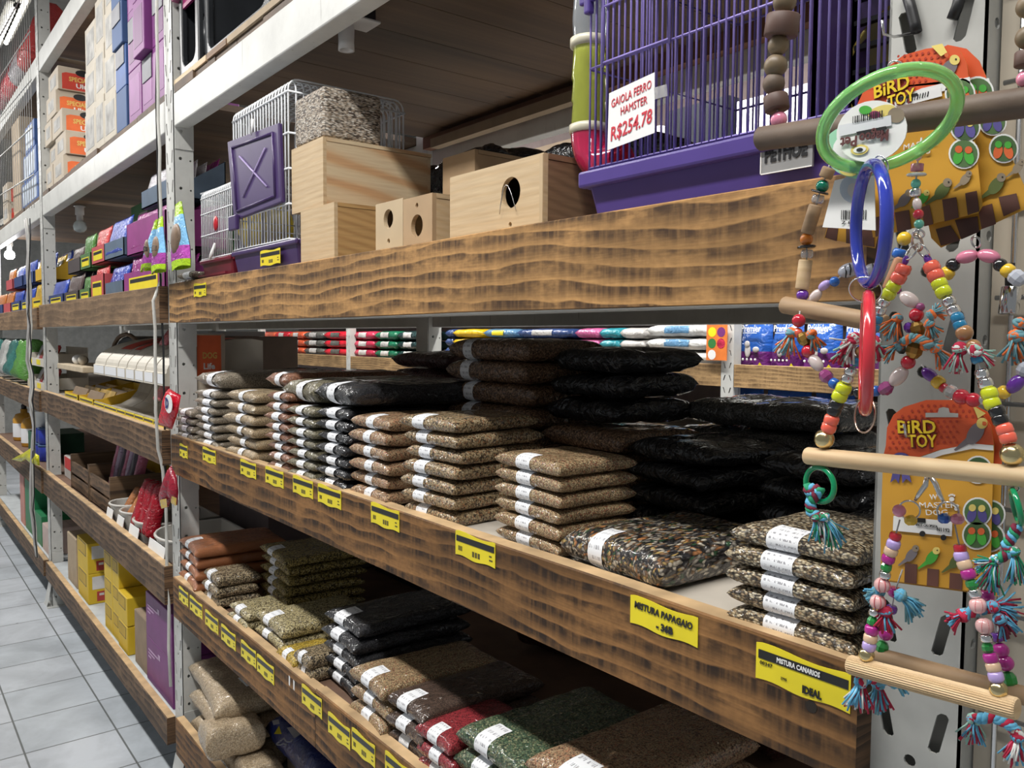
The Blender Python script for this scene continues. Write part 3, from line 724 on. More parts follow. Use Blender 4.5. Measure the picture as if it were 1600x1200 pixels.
for a in ((448, 1137, 467, 1134, 471, 1146, 460, 1154), (425, 1126, 435, 1124, 437, 1131, 427, 1133)):
    MB().add([on_sack(a[i], a[i+1]) for i in (0, 2, 4, 6)], [(0, 1, 2, 3)]).build('white_patch', SPR, t)
text('25', .05, on_sack(443, 1160), (.5, -.85, 0), (.85, .5, 0), SPR, t)
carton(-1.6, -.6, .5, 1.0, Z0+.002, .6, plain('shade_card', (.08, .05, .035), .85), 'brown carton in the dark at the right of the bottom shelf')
# ------------------------------------------------------------------ upper shelf: cages and nest boxes
Z3 = 1.8185
PURP = plain('purple_plastic', (.072, .042, .225), .38, var=.06); PURP_D = plain('dark_purple_plastic', (.055, .028, .115), .35, var=.08)
PWIRE = plain('purple_wire', (.27, .21, .54), .35); WWIRE = plain('white_wire', (.82, .84, .86), .35)
MAROON = plain('maroon_plastic', (.17, .015, .03), .35, var=.08)
def tray(x0, x1, y0, y1, z0, z1, taper, rim, m, t, name='tray', rimh=.022):
    """open plastic base with a turned-out rim"""
    a = [(x0+taper, y0+taper, z0), (x1-taper, y0+taper, z0), (x1-taper, y1-taper, z0), (x0+taper, y1-taper, z0)]
    b = [(x0, y0, z1), (x1, y0, z1), (x1, y1, z1), (x0, y1, z1)]
    mb = MB(); mb.add(a+b, [(0, 3, 2, 1), (0, 1, 5, 4), (1, 2, 6, 5), (2, 3, 7, 6), (3, 0, 4, 7)]); mb.build(name, m, t, bevel=.006)
    r = MB(); e = rim
    r.box(x0-e, x1+e, y0-e, y0+.004, z1-.002, z1+rimh); r.box(x0-e, x1+e, y1-.004, y1+e, z1-.002, z1+rimh)
    r.box(x0-e, x0+.004, y0+.004, y1-.004, z1-.002, z1+rimh); r.box(x1-.004, x1+e, y0+.004, y1-.004, z1-.002, z1+rimh)
    r.build(name+'_rim', m, t, bevel=.004)
# --- big purple hamster cage
cx0, cx1, cy0, cy1, cz0, cz1 = -.905, -.462, .048, .40, 1.903, 2.46
t = thing('hamster_cage', 'large purple wire hamster cage with tubes and a handwritten price, right of the nest boxes', 'cage', (-.68, .22, Z3))
tray(cx0+.006, cx1-.003, cy0-.004, cy1, Z3, 1.882, .012, .012, PURP, t)
def bars(t, m, name, x0, x1, y0, y1, z0, z1, pitch, hz, r=.0016, dome=0, faces='fblr', top=True):
    if 'f' in faces:
        for nm, y in (('f', y0), ('b', y1)):
            if nm not in faces: continue
            g = MB(); n = max(2, round((x1-x0)/pitch))
            for i in range(n+1):
                x = x0+(x1-x0)*i/n
                g.tube([(x, y, z0), (x, y, z1)], r, 5)
            g.build(name, m, t, True)
    for nm, x in (('l', x0), ('r', x1)):
        if nm not in faces: continue
        g = MB(); n = max(2, round((y1-y0)/pitch))
        for i in range(1, n):
            y = y0+(y1-y0)*i/n
            g.tube([(x, y, z0), (x, y, z1)], r, 5)
        g.build(name, m, t, True)
    g = MB()
    for z in hz: g.tube([(x0, y0, z), (x1, y0, z), (x1, y1, z), (x0, y1, z)], r*1.25, 5, True)
    g.build('hoop_wire', m, t, True)
    if top:
        g = MB(); n = max(2, round((x1-x0)/pitch))
        for i in range(n+1):
            x = x0+(x1-x0)*i/n; g.tube([(x, y0, z1), (x, y1, z1)], r, 5)
        g.build('roof_wire', m, t, True)
bars(t, PWIRE, 'bar_panel', cx0, cx1, cy0+.002, cy1-.004, cz0-.003, cz1, .0118, (1.91, 2.055, 2.20, 2.345, cz1), .0017)
g = MB()
for z in (2.135, 2.175, 2.056): g.tube([(cx0+.03, cy0-.0015, z), (cx0+.155, cy0-.0015, z)], .0018, 5)
for x in (cx0+.03, cx0+.155): g.tube([(x, cy0-.0015, 2.05), (x, cy0-.0015, 2.30)], .0022, 5)
g.build('door_wire', PWIRE, t, True)
g = MB(); g.box(cx0+.0, cx0+.012, cy0-.014, cy0-.002, 2.13, 2.175); g.box(cx0-.012, cx0+.03, cy0-.012, cy0-.004, 2.146, 2.160); g.build('door_clip', PURP, t, bevel=.003)
g = MB(); g.box(cx1-.11, cx1-.104, .10, .36, cz0+.0, cz1-.02); g.box(cx1-.112, cx1-.102, .10, .106, 1.9, cz1-.02)
g.build('ladder_side', PURP_D, t)
g = MB()
for i in range(16): g.box(cx1-.104, cx1-.045, .18, .19, 1.96+i*.03, 1.966+i*.03)
g.build('ladder_rung', BLACK, t); g = MB(); g.box(cx1-.112, cx1-.104, .175, .195, 1.93, 2.45); g.box(cx1-.045, cx1-.037, .175, .195, 1.93, 2.45); g.build('ladder_side', PURP_D, t)
Rx = Matrix.Rotation(PI/2, 3, 'X')
wh = MB(); wh.lathe([(.0, -.02), (.093, -.02), (.098, -.018), (.098, .02), (.094, .02), (.094, -.014), (0, -.014)], (cx1-.035, .24, 1.985), 40, Matrix.Rotation(.5, 3, 'Z') @ Rx, False); wh.build('exercise_wheel', plain('olive_yellow_plastic', (.27, .20, .03), .3, coat=.4), t, True)
mb = MB(); mb.box(cx0+.10, cx0+.30, .20, .34, cz0-.015, cz0+.04); mb.build('shelf_inside', plain('deep_blue_plastic', (.03, .03, .14), .4), t, bevel=.01)
# tubes up the left side
YG = plain('lime_clear_tube', (.62, .68, .10), .12, trans=.55, coat=.6); CL = plain('clear_tube', (.75, .80, .82), .1, trans=.75, coat=.6); PK = plain('pink_clear_elbow', (.62, .02, .10), .12, trans=.45, coat=.8)
tx, ty = cx0-.066, .11
CRM = plain('cream_collar', (.62, .58, .44), .35)
mb = MB(); mb.lathe([(.026, 1.995), (.028, 2.0), (.026, 2.03), (.028, 2.035), (.026, 2.065), (.028, 2.07), (.026, 2.105), (.026, 2.118)], (tx, ty, 0), 24, None, False); mb.build('tube', YG, t, True)
mb = MB(); mb.lathe([(.026, 2.13), (.028, 2.16), (.026, 2.19), (.028, 2.22), (.026, 2.25), (.026, 2.30)], (tx, ty, 0), 24, None, False); mb.build('tube', CL, t, True)
mb = MB(); mb.lathe([(.026, 1.982), (.031, 1.984), (.031, 1.996), (.026, 1.998)], (tx, ty, 0), 24, None, False); mb.build('tube_collar', CRM, t, True)
mb = MB(); mb.lathe([(.026, 2.116), (.031, 2.118), (.031, 2.130), (.026, 2.132)], (tx, ty, 0), 24, None, False); mb.build('tube_collar', CRM, t, True)
arc = [Vector((tx+.04-.04*math.cos(a), ty, 1.985-.055*math.sin(a))) for a in [k*PI/2/8 for k in range(9)]]
mb = MB(); mb.tube(arc+[Vector((tx+.075, ty, 1.93))], .0285, 20, cap=False); mb.build('tube_elbow', PK, t, True)
# maker's plate on the tray
def front(px, py, y=.041): return P(px, py, y=y)
q = [front(1190, 222), front(1273, 205), front(1273, 252), front(1190, 269)]
mb = MB(); c0 = sum(q, Vector())/4; w_ = (q[1].x-q[0].x)*.98; h_ = .044
mb.box(c0.x-w_/2, c0.x+w_/2, .038, .0415, c0.z-h_/2, c0.z+h_/2); mb.build('maker_plate', plain('silver_plate', (.36, .36, .36), .3, metal=.4), t)
mb = MB(); e_ = .0012
for a in ((c0.x-w_/2, c0.x+w_/2, c0.z-h_/2, c0.z-h_/2+e_), (c0.x-w_/2, c0.x+w_/2, c0.z+h_/2-e_, c0.z+h_/2), (c0.x-w_/2, c0.x-w_/2+e_, c0.z-h_/2, c0.z+h_/2)): mb.box(a[0], a[1], .0373, .038, a[2], a[3])
mb.build('plate_edge', PAPER, t)
text('PETHOE', .024, (c0.x, .038, c0.z-.001), (1, 0, 0), (0, 0, 1), BLACK, t, bold=.0012, wid=w_*.82)
# handwritten price sheet taped to the bars
INKR = plain('red_marker', (.55, .03, .05), .5)
c = P(987, 176, y=.04)
t = thing('price_sheet', 'white paper with a red handwritten hamster cage price, taped to the purple bars', 'sign', (c.x, .041, c.z-.05))
u = Vector((.995, 0, .06)); v = Vector((-.09, 0, .99))
mb = MB(); W_, H_ = .094, .083
for a, b in ((-.52, -.5), (.44, -.47), (.5, .5), (-.42, .46)): mb.v.append(c+u*W_*a+v*H_*b+Vector((0, -.002, 0)))
mb.v += [p+Vector((0, .0006, 0)) for p in mb.v]; mb.f = [[0, 1, 2, 3], [7, 6, 5, 4], [0, 4, 5, 1], [1, 5, 6, 2], [2, 6, 7, 3], [3, 7, 4, 0]]; mb.m = [0]*6
mb.build('paper', PAPER, t)
tp = MB(); tp.add([c+u*.045+v*.005+Vector((0, -.0025, 0)), c+u*.066+v*.004+Vector((0, -.001, 0)), c+u*.066+v*.02+Vector((0, -.001, 0)), c+u*.045+v*.021+Vector((0, -.0025, 0))], [(0, 1, 2, 3)]); tp.build('clear_tape', plain('clear_tape', (.6, .6, .6), .2, trans=.6), t)
nf = Vector((0, -.0017, 0))
text('GAIOLA FERRO', .0165, c+v*.024+u*.002+nf, u+v*.08, v, INKR, t, shear=.15, bold=0, wid=.076)
text('HAMSTER', .0155, c+v*.007+u*.006+nf, u+v*.06, v, INKR, t, shear=.1, bold=0, wid=.050)
text('R$254.78', .027, c-v*.019-u*.002+nf, u+v*.08, v, INKR, t, shear=.2, bold=.0003, wid=.080)

# --- nest boxes
PLY = ply('light_plywood', (.60, .47, .30), (.50, .27, .12), 1.6); PLY2 = ply('fine_plywood', (.55, .41, .245), (.47, .31, .16), 6, amount=.4)
MDF = plain('mdf', (.42, .285, .16), .7, var=.08); WALN = ply('brown_plywood', (.22, .13, .07), (.15, .085, .045), 6, amount=.6); OCHRE = ply('ochre_plywood', (.46, .28, .11), (.36, .20, .075), 5)
HOLE = plain('dark_inside', (.02, .014, .01), .9)
def nest(x0, x1, y0, y1, z0, z1, mf, ms, label, hole=None, screw=None, mtop=None, name='nest_box', th=.009):
    """panelled wooden box; hole = (x, z, r) cut through the front"""
    t = thing(name, label, 'nest box', ((x0+x1)/2, (y0+y1)/2, z0), 'wooden bird nest boxes')
    W_, H_ = x1-x0, z1-z0; hs = []
    for q in (hole, screw):
        if q: hs.append([(q[0]-x0+q[2]*math.cos(2*PI*k/28), q[1]-z0+q[2]*math.sin(2*PI*k/28)) for k in range(28)])
    MB().plate([(0, 0), (W_, 0), (W_, H_), (0, H_)], hs, (x0, y0, z0), (1, 0, 0), (0, 0, 1), th).build('front_panel', mf, t)
    b = y0+th
    MB().box(x1-th, x1, b, y1-th, z0+.001, z1-th-.001).build('side_panel', ms, t); MB().box(x0, x0+th, b, y1-th, z0+.001, z1-th-.001).build('side_panel', ms, t)
    MB().box(x0, x1, y1-th, y1, z0, z1-th-.001).build('back_panel', ms, t); MB().box(x0-.001, x1+.001, b+.001, y1+.002, z1-th, z1).build('lid', mtop or ms, t)
    MB().box(x0+th, x1-th, b, y1-th, z0, z0+th).build('base_panel', ms, t)
    return t
nest(-1.942, -1.756, .05, .20, Z3, 1.968, PLY2, OCHRE, 'plywood nest box under the wide figured box, beside the white cage')
nest(-2.018, -1.834, .06, .36, 1.9695, 2.132, PLY2, PLY, 'wide nest box with bold grain lying on top of the lower box')
nest(-1.541, -1.430, .04, .15, Z3, 1.934, plain('pale_mdf', (.52, .40, .25), .7, var=.06), MDF, 'small pale nest box with a round hole over a tiny hole', (-1.488, 1.899, .0195), (-1.487, 1.854, .0055))
nest(-1.428, -1.322, .04, .11, Z3, 1.930, MDF, PLY2, 'small tan nest box with a tiny hole over a round hole', (-1.377, 1.874, .0215), (-1.377, 1.913, .005))
t = nest(-1.262, -.998, .04, .20, Z3, 1.949, PLY2, WALN, 'large plywood nest box with a round hole, left of the purple cage', (-1.082, 1.898, .0255), (-1.083, 1.846, .0042))
MB().tube([(-1.107+.045*k/10, .036-.004*math.sin(k/10*PI), 1.865+.045*math.sin(k/10*PI)) for k in range(11)], .0008, 5).build('wire_loop', STEEL, t, True)
MB().box(-1.0065, -.9985, .0385, .0405, Z3+.002, 1.947).build('edge_strip', plain('light_edge', (.5, .37, .22), .6), t)
nest(-1.684, -1.551, .30, .50, Z3, 2.088, MDF, MDF, 'tall plain brown nest box standing behind the two small ones')
# shavings block above the wide nest box, inside a clear bag
t = thing('shavings_block', 'square clear bag of pressed wood shavings on top of the wide figured nest box', 'shavings block', (-1.93, .15, 2.1335))
MB().box(-2.015, -1.845, .066, .225, 2.1335, 2.257).build('block', chips('wood_chips'), t, bevel=.012, seg=3)
# --- white cage with purple door and base
t = thing('bird_cage', 'white wire cage with a dark purple tray and a purple door on its front', 'cage', (-2.2, .2, Z3))
wx0, wx1, wy0, wy1 = -2.44, -2.04, .062, .40
tray(wx0+.02, wx1+.075, wy0-.012, wy1, Z3, 1.892, .012, .006, PURP_D, t, rimh=.012)
def vault(x0, x1, y0, y1, z0, z1, r, pitch, hz, m, t, w=.0025):
    """wire top whose front and rear edges are bent round"""
    n = round((x1-x0)/pitch); g = MB()
    for i in range(n+1):
        x = x0+(x1-x0)*i/n
        pr = [(x, y0, z0), (x, y0, z1-r)]+[(x, y0+r-r*math.cos(a), z1-r+r*math.sin(a)) for a in (.4, .8, 1.2, PI/2)]
        pr += [(x, y1-r+r*math.sin(a), z1-r+r*math.cos(a)) for a in (0, .4, .8, 1.2, PI/2)]+[(x, y1, z0)]
        g.tube(pr, w, 5)
    g.build('long_wire', m, t, True)
    g = MB(); n = round((y1-y0)/pitch)
    for i in range(1, n):
        y = y0+(y1-y0)*i/n
        pr = [(x0, y, z0), (x0, y, z1-r)]+[(x0+r-r*math.cos(a), y, z1-r+r*math.sin(a)) for a in (.4, .8, 1.2, PI/2)]
        pr += [(x1-r+r*math.sin(a), y, z1-r+r*math.cos(a)) for a in (0, .4, .8, 1.2, PI/2)]+[(x1, y, z0)]
        g.tube(pr, w, 5)
    g.build('cross_wire', m, t, True)
    g = MB()
    for z in hz: g.tube([(x0-w, y0-w, z), (x1+w, y0-w, z), (x1+w, y1+w, z), (x0-w, y1+w, z)], w*1.2, 5, True)
    g.build('hoop_wire', m, t, True)
vault(wx0, wx1, wy0, wy1, 1.905, 2.318, .028, .0215, (1.91, 2.0, 2.09, 2.18, 2.285), WWIRE, t)
mb = MB(); q = [P(357, 222, y=.05), P(437, 192, y=.05), P(442, 316, y=.05), P(367, 345, y=.05)]
mb.plate([(p.x+2.4, p.z-2.0) for p in q][::-1], [], (-2.4, .046, 2.0), (1, 0, 0), (0, 0, 1), .012); mb.build('door', PURP_D, t, bevel=.003)
cc = sum(q, Vector())/4
mb = MB()
for k in range(4):
    a, b = q[k]*.8+cc*.2, q[(k+1) % 4]*.8+cc*.2; a = a.copy(); b = b.copy(); a.y = b.y = .045; mb.tube([a, b], .004, 6)
mb.build('door_ridge', PURP_D, t, True)
mb = MB()
for i, j in ((0, 2), (1, 3)):
    a, b = q[i]*.5+cc*.5, q[j]*.5+cc*.5; a = a.copy(); b = b.copy(); a.y = b.y = .045; mb.tube([a, b], .0028, 6)
mb.build('door_cross', plain('lilac_edge', (.35, .27, .50), .4), t, True)
a, b = q[0].copy(), q[3].copy()
MB().box(q[3].x-.012, q[3].x+.05, .034, .046, q[3].z-.03, q[3].z+.012).build('door_latch', PURP_D, t, bevel=.003)
tp = P(395, 200, y=.044); mb = MB(); mb.tube([tp+Vector((0, 0, .022)), tp+Vector((.006, -.004, 0)), tp+Vector((-.003, -.004, -.02))], [.006, .004, .002], 6); mb.build('door_tie', PAPER, t, True)
mb = MB(); mb.lathe([(.0, -.008), (.075, -.008), (.08, 0), (.075, .008), (0, .008)], (wx1-.16, .30, 2.18), 30, Matrix.Rotation(1.1, 3, 'Z') @ Rx, False); mb.build('exercise_wheel', plain('yellow_plastic', (.55, .42, .04), .35), t, True)
# --- small white cage with maroon base at the far end
t = thing('bird_cage', 'small white wire cage with a maroon tray, left of the purple-trayed cage', 'cage', (-2.64, .2, Z3))
tray(-2.73, -2.46, .055, .36, Z3, 1.888, .012, .006, MAROON, t, rimh=.012)
mb = MB(); mb.box(-2.722, -2.468, .0405, .0485, 1.845, 1.852); mb.build('tray_ridge', MAROON, t)
vault(-2.755, -2.475, .065, .36, 1.90, 2.125, .022, .0165, (1.905, 1.98, 2.05, 2.10), WWIRE, t, .0018)
mb = MB(); mb.lathe([(.0, -.01), (.085, -.01), (.09, 0), (.085, .01), (0, .01)], (-2.55, .2, 2.0), 30, Matrix.Rotation(.9, 3, 'Z') @ Rx, False); mb.build('exercise_wheel', plain('yellow_plastic', (.55, .42, .04), .35), t, True)
mb = MB(); mb.ball(P(337, 349, y=.06), .018, 10, 6, (1, .3, 1.3)); mb.build('red_clip', plain('red_plastic', (.5, .02, .03), .3), t, True)
tp = P(331, 395, y=.045); mb = MB(); mb.tube([tp+Vector((0, .01, .03)), tp, tp+Vector((-.006, -.006, -.02))], [.004, .006, .005], 6); mb.build('cage_tie', PAPER, t, True)
t = thing('plastic_lid', 'thin white plastic lid leaning on top of the small white cage', 'lid', (-2.66, .12, 2.127))
mb = MB(); mb.plate([(0, 0), (.30, .05), (.31, .22), (.02, .2)], [], (-2.80, .075, 2.128), (1, 0, .03), (0, 1, .12), .004); mb.build('lid_sheet', plain('white_plastic', (.62, .64, .66), .4), t)
# white bags by the frame, dark sacks behind
put_bag('grey', (-2.835, .10, Z3), .15, .17, .026, 'small pale bag lying lowest beside the maroon tray on the upper shelf', None, (-.2, .5), 0)
put_bag('grey', (-2.83, .105, Z3+.027), .14, .16, .026, 'small pale bag lying upper beside the maroon tray on the upper shelf', None, (-.3, .6), .05)
put_bag('night', (-2.82, .33, Z3), .16, .22, .20, 'black sack behind the small pale bags on the upper shelf', None, None)
put_bag('night', (-1.86, .62, Z3), .40, .28, .24, 'black sack lying lower behind the wide nest box', None, None, .1, True, 1, .05, .6)
put_bag('night', (-1.90, .60, Z3+.24), .44, .26, .11, 'black sack lying higher behind the wide nest box', None, None, -.1, True, 2, .05, .6)
put_bag('night', (-1.12, .36, Z3), .26, .24, .16, 'wrinkled black sack lying lower, behind the large nest box', None, None, .1, True, 0, .05, .7)
put_bag('night', (-1.20, .40, Z3+.155), .28, .22, .085, 'wrinkled black sack lying higher, behind the large nest box and the pink elbow', None, None, -.1, True, 1, .06, .7)
put_bag('gold', (-1.10, .27, Z3+.14), .10, .08, .02, 'scrap of yellow packet just behind the large nest box lid', None, None) if False else None
# lamp holder with junction box under the top beam
p = P(541, 50, y=.125)
t = thing('lamp_holder', 'white lamp holder without a bulb hanging from the top beam', 'lamp holder', (p.x, p.y, 2.36))
OFFW = plain('off_white_plastic', (.60, .59, .58), .4)
z0_ = P(540, 80, y=.125).z
mb = MB(); mb.lathe([(.017, z0_+.062), (.0195, z0_+.05), (.0185, z0_+.02), (.0195, z0_), (.014, z0_+.002), (.013, z0_+.03)], (p.x, .125, 0), 24, None, False); mb.build('socket', OFFW, t, True)
MB().box(p.x-.008, p.x-.002, .103, .108, z0_+.042, z0_+.056).build('socket_slot', BLACK, t)
MB().box(p.x-.02, p.x+.055, .10, .19, z0_+.062, z0_+.069).build('mounting_plate', OFFW, t, bevel=.003)
MB().box(p.x-.005, p.x+.04, .112, .185, z0_+.069, 2.4715).build('junction_box', plain('black_box', (.012, .012, .016), .35), t, bevel=.004)

# ------------------------------------------------------------------ yellow shelf tags
BAND = plain('tag_band', (.015, .015, .014), .35); INK = plain('tag_print', (.10, .085, .02), .5)
def ptag(pxl, pxr, py, label, h=.042, y=-.0009, style='band', grp='yellow shelf tags', name='price_tag', body=None, dim=1, cont=False):
    a, b = P(pxl, py, y=y), P(pxr, py, y=y); z = (a.z+b.z)/2 if cont else P((pxl+pxr)/2, py, y=y).z
    x0, x1 = a.x, b.x; w = x1-x0
    t = thing(name, label, 'price tag', ((x0+x1)/2, y, z-h/2), grp)
    n = 16; top = [(x0+w*i/n, z+h/2+h*.05*math.sin(i/n*2*PI*1.0+.6)*(1 if 0 < i < n else 0)) for i in range(n+1)]
    bot = [(x0+w*i/n, z-h/2+h*.04*math.sin(i/n*2*PI*1.5)*(1 if 0 < i < n else 0)) for i in range(n+1)]
    MB().plate([(q[0]-x0, q[1]-z) for q in bot]+[(q[0]-x0, q[1]-z) for q in top[::-1]], [], (x0, y-.0005, z), (1, 0, 0), (0, 0, 1), .0007).build('tag_card', YELLOW, t)
    if style != 'hand':
        MB().box(x0+w*.03, x1-w*.02, y-.0012, y-.0004, z+h*.10, z+h*.34).build('black_band', BAND, t)
    if style == 'band':
        mb = MB(); rr = random.Random(int(pxl*7+py))
        for k in range(5): xx = x0+w*(.08+.022*k); mb.box(xx, xx+w*.012, y-.0009, y-.0003, z-h*.28, z-h*.08)
        for k in range(3): xx = x0+w*(.44+.07*k); mb.box(xx, xx+w*.05, y-.0009, y-.0003, z-h*.36, z-h*.14)
        for k in range(2): mb.box(x0+w*.86, x0+w*(.92+.02*k), y-.0009, y-.0003, z-h*(.12+.16*k), z-h*(.06+.16*k))
        mb.build('print_marks', INK, t)
    return t, x0, x1, z
near = ['at the left end', 'second from the left', 'under the beige bags', 'under the rust-red bags', 'under the grey-green bags', 'under the charcoal bags', 'under the big speckled brown bags', 'left of the tan bags']
for (a, b, py), n_ in zip(((281, 293, 705), (317, 337, 712), (376, 400, 733), (415, 443, 746), (458, 489, 761), (497, 533, 776), (580, 624, 808), (712, 774, 858)), near):
    ptag(a, b, py, 'yellow price tag with black band on the middle board, '+n_)
t, x0, x1, z = ptag(985, 1091, 970, 'plain yellow tag with handwriting on the middle board, below the parrot mix bag', .038, style='hand')
HW = plain('black_marker', (.02, .02, .02), .4)
text('MISTURA PAPAGAIO', .0125, ((x0+x1)/2, -.0015, z+.007), (1, 0, -.03), (0, 0, 1), HW, t, shear=.12, bold=.0004, wid=(x1-x0)*.86)
text('- 36B', .013, ((x0+x1)/2+.004, -.0015, z-.010), (1, 0, 0), (0, 0, 1), HW, t, bold=.0006)
t, x0, x1, z = ptag(1181, 1330, 1058, 'long yellow tag with black band on the middle board, below the canary seed', .042, style='canary')
w = x1-x0
text('MISTURA CANARIOS', .0078, ((x0+x1)/2-.003, -.0022, z+.0092), (1, 0, 0), (0, 0, 1), PAPER, t, bold=.0002, wid=w*.46)
text('00347', .0062, (x0+w*.12, -.0013, z-.0005), (1, 0, 0), (0, 0, 1), BLACK, t, wid=w*.14)
mb = MB()
for k in range(14): mb.box(x0+w*(.05+.0125*k), x0+w*(.05+.0125*k)+w*(.004+.004*(k % 3 == 0)), -.0012, -.0005, z-.0125, z-.0045)
mb.build('barcode', BLACK, t)
text('2795', .004, (x0+w*.32, -.0013, z-.010), (1, 0, 0), (0, 0, 1), BLACK, t)
text('IDEAL', .0115, (x0+w*.62, -.0013, z-.0135), (1, 0, 0), (0, 0, 1), BLACK, t, bold=.0005, wid=w*.20)
mb = MB(); mb.box(x0+w*.5, x0+w*.525, -.0012, -.0005, z-.0145, z-.0085); mb.box(x0+w*.5, x0+w*.525, -.0012, -.0005, z-.0065, z-.0035); mb.box(x0+w*.57, x0+w*.71, -.0012, -.0005, z-.0062, z-.0056); mb.build('logo_mark', BLACK, t)
mb = MB()
for q in ((.88, .97, -.006, -.005), (.88, .885, -.011, -.005), (.88, .93, -.018, -.017), (.965, .97, -.018, -.006), (.925, .955, -.012, -.0105)): mb.box(x0+w*q[0], x0+w*q[1], -.0012, -.0005, z+q[2], z+q[3])
mb.build('corner_frame', BLACK, t)
lw = ['at the left end', 'under the orange bags', 'under the small speckled bags', 'left of the pale yellow bags', 'under the small pale yellow bags', 'under the pale yellow pair', 'under the lower charcoal stack', 'under the lower tan bags', 'under the dark brown bags', 'under the red bags']
for (a, b, py), n_ in zip(((280, 294, 932), (297, 316, 949), (321, 341, 972), (346, 368, 996), (377, 400, 1022), (402, 428, 1046), (472, 503, 1096), (513, 547, 1142), (550, 586, 1168), (602, 640, 1206)), lw):
    ptag(a, b, py, 'yellow price tag on the lower board, '+n_, .048)
ptag(303, 322, 453, 'yellow price tag near the left end of the upper board', .040)
ptag(407, 438, 402, 'yellow price tag stuck on the purple tray of the white cage', .040, .0435)
# old bare tape marks and a bolt hole on the near board
o = MB().plate(disc(0, 0, .0068, 16), [], (P(1268, 1104, y=0).x, -.0006, P(1268, 1104, y=0).z), (1, 0, 0), (0, 0, 1), .001).build('bolt_hole', HOLE); tag(o, 'dark round bolt hole in the middle board under the canary tag', 'hole')
# ------------------------------------------------------------------ top shelf, middle bay: cartons
Z4 = 2.502
BEIGE = plain('beige_card', (.47, .40, .31), .7, var=.06); BEIGE_D = plain('beige_card_print', (.37, .36, .34), .7, var=.35); CREAMC = plain('cream_card', (.48, .43, .35), .65, var=.05)
ORNG = plain('orange_print', (.72, .14, .03), .5); REDP = plain('red_print', (.55, .05, .03), .5)
GOLDT = plain('gold_letter', (.72, .48, .12), .5); BLUEC = plain('blue_card', (.036, .085, .21), .6, var=.06); BLUEC2 = plain('blue_card_dark', (.03, .09, .28), .55)
PURC = plain('magenta_card', (.18, .032, .18), .5, var=.06); PURC_D = plain('purple_card_dark', (.13, .03, .13), .5); GREYF = plain('grey_flap', (.24, .24, .26), .6)
YELC = plain('yellow_card', (.62, .42, .02), .5, var=.05); GRNC = plain('green_card', (.035, .19, .045), .5, var=.08)
def dogbox(x, y, z, label, w=.30, d=.34, h=.16, m=ORNG, grp='beige and orange dog food cartons'):
    """carton whose printed end faces +x"""
    t = thing('dog_food_carton', label, 'box', (x-w/2, y+d/2, z), grp)
    MB().box(x-w, x, y, y+d, z, z+h).build('box_body', BEIGE, t, bevel=.003)
    X = x+.0006
    mb = MB(); mb.plate([(.0, 0), (d*.72, 0), (d*.72, h*.6), (d*.66, h*.72), (.02, h*.72), (0, h*.66)], [], (X, y+.02, z+.004), (0, 1, 0), (0, 0, 1), .0005); mb.build('orange_panel', m, t)
    mb = MB(); mb.plate([(d*.36+.035*math.cos(k*PI/8), h*.80+.018*math.sin(k*PI/8)) for k in range(16)], [], (X+.0008, y, z), (0, 1, 0), (0, 0, 1), .0005); mb.build('emblem', BLACK, t)
    text('SPECIAL DOG', .034, (X+.0006, y+d*.42, z+h*.48), (0, 1, 0), (0, 0, 1), GOLDT, t, bold=.001, wid=d*.52)
    text('Ultralife', .034, (X+.0006, y+d*.46, z+h*.22), (0, 1, 0), (0, 0, 1), PAPER, t, bold=.001, wid=d*.40)
    fl = MB(); fl.box(x-w*.8, x-w*.2, y-.0008, y, z+h*.25, z+h*.75); fl.build('front_print', BEIGE_D, t)
    return t
for i, (x, y) in enumerate(((-5.02, .05), (-5.0, .06), (-5.06, .055), (-5.20, .05), (-5.18, .06))):
    dogbox(x, y, Z4+i*.128, f'beige and orange dog food carton, {pos_word(i, 5)} in the stack nearest the beige cartons', h=.126, m=REDP if i == 4 else ORNG)
for i, (x, y) in enumerate(((-5.35, .05), (-5.34, .07), (-5.36, .05))):
    dogbox(x, y, Z4+i*.128, f'beige and orange dog food carton, {pos_word(i, 3)} in the stack against the frame', .215, h=.126)
def smallbox(name, x0, x1, y, d, z, h, m, label, grp, print_m=None, flap=None, cat='box'):
    t = thing(name, label, cat, ((x0+x1)/2, y+d/2, z), grp)
    MB().box(x0, x1, y, y+d, z, z+h).build('box_body', m, t, bevel=.003)
    if print_m: MB().box(x0+(x1-x0)*.12, x1-(x1-x0)*.12, y-.0008, y, z+h*.15, z+h*.85).build('front_print', print_m, t)
    if flap:
        MB().box(x0+(x1-x0)*.1, x1-(x1-x0)*.1, y-.004, y-.0008, z+h*.55, z+h*1.0-.004).build('torn_flap', flap, t, bevel=.001)
    return t
for c_, (x0, x1, n_, h) in enumerate(((-4.42, -4.20, 3, .20), (-4.195, -4.02, 3, .22), (-4.015, -3.80, 4, .185))):
    for i in range(n_):
        smallbox('plain_carton', x0, x1, .045+.004*i, .30, Z4+i*(h+.001), h, CREAMC, f'cream carton, {pos_word(i, n_)} in the {["left", "middle", "right"][c_]} of three cream stacks on the top shelf', 'cream cartons on the top shelf', BEIGE_D)
for i in range(4):
    smallbox('blue_carton', -3.79, -3.62, .045-.012*(i > 1), .34, Z4+i*.166, .165, BLUEC if i != 1 else BLUEC2, f'blue carton, {pos_word(i, 4)} of the blue stack beside the magenta cartons', 'blue cartons on the top shelf', None, GREYF if i > 0 else None)
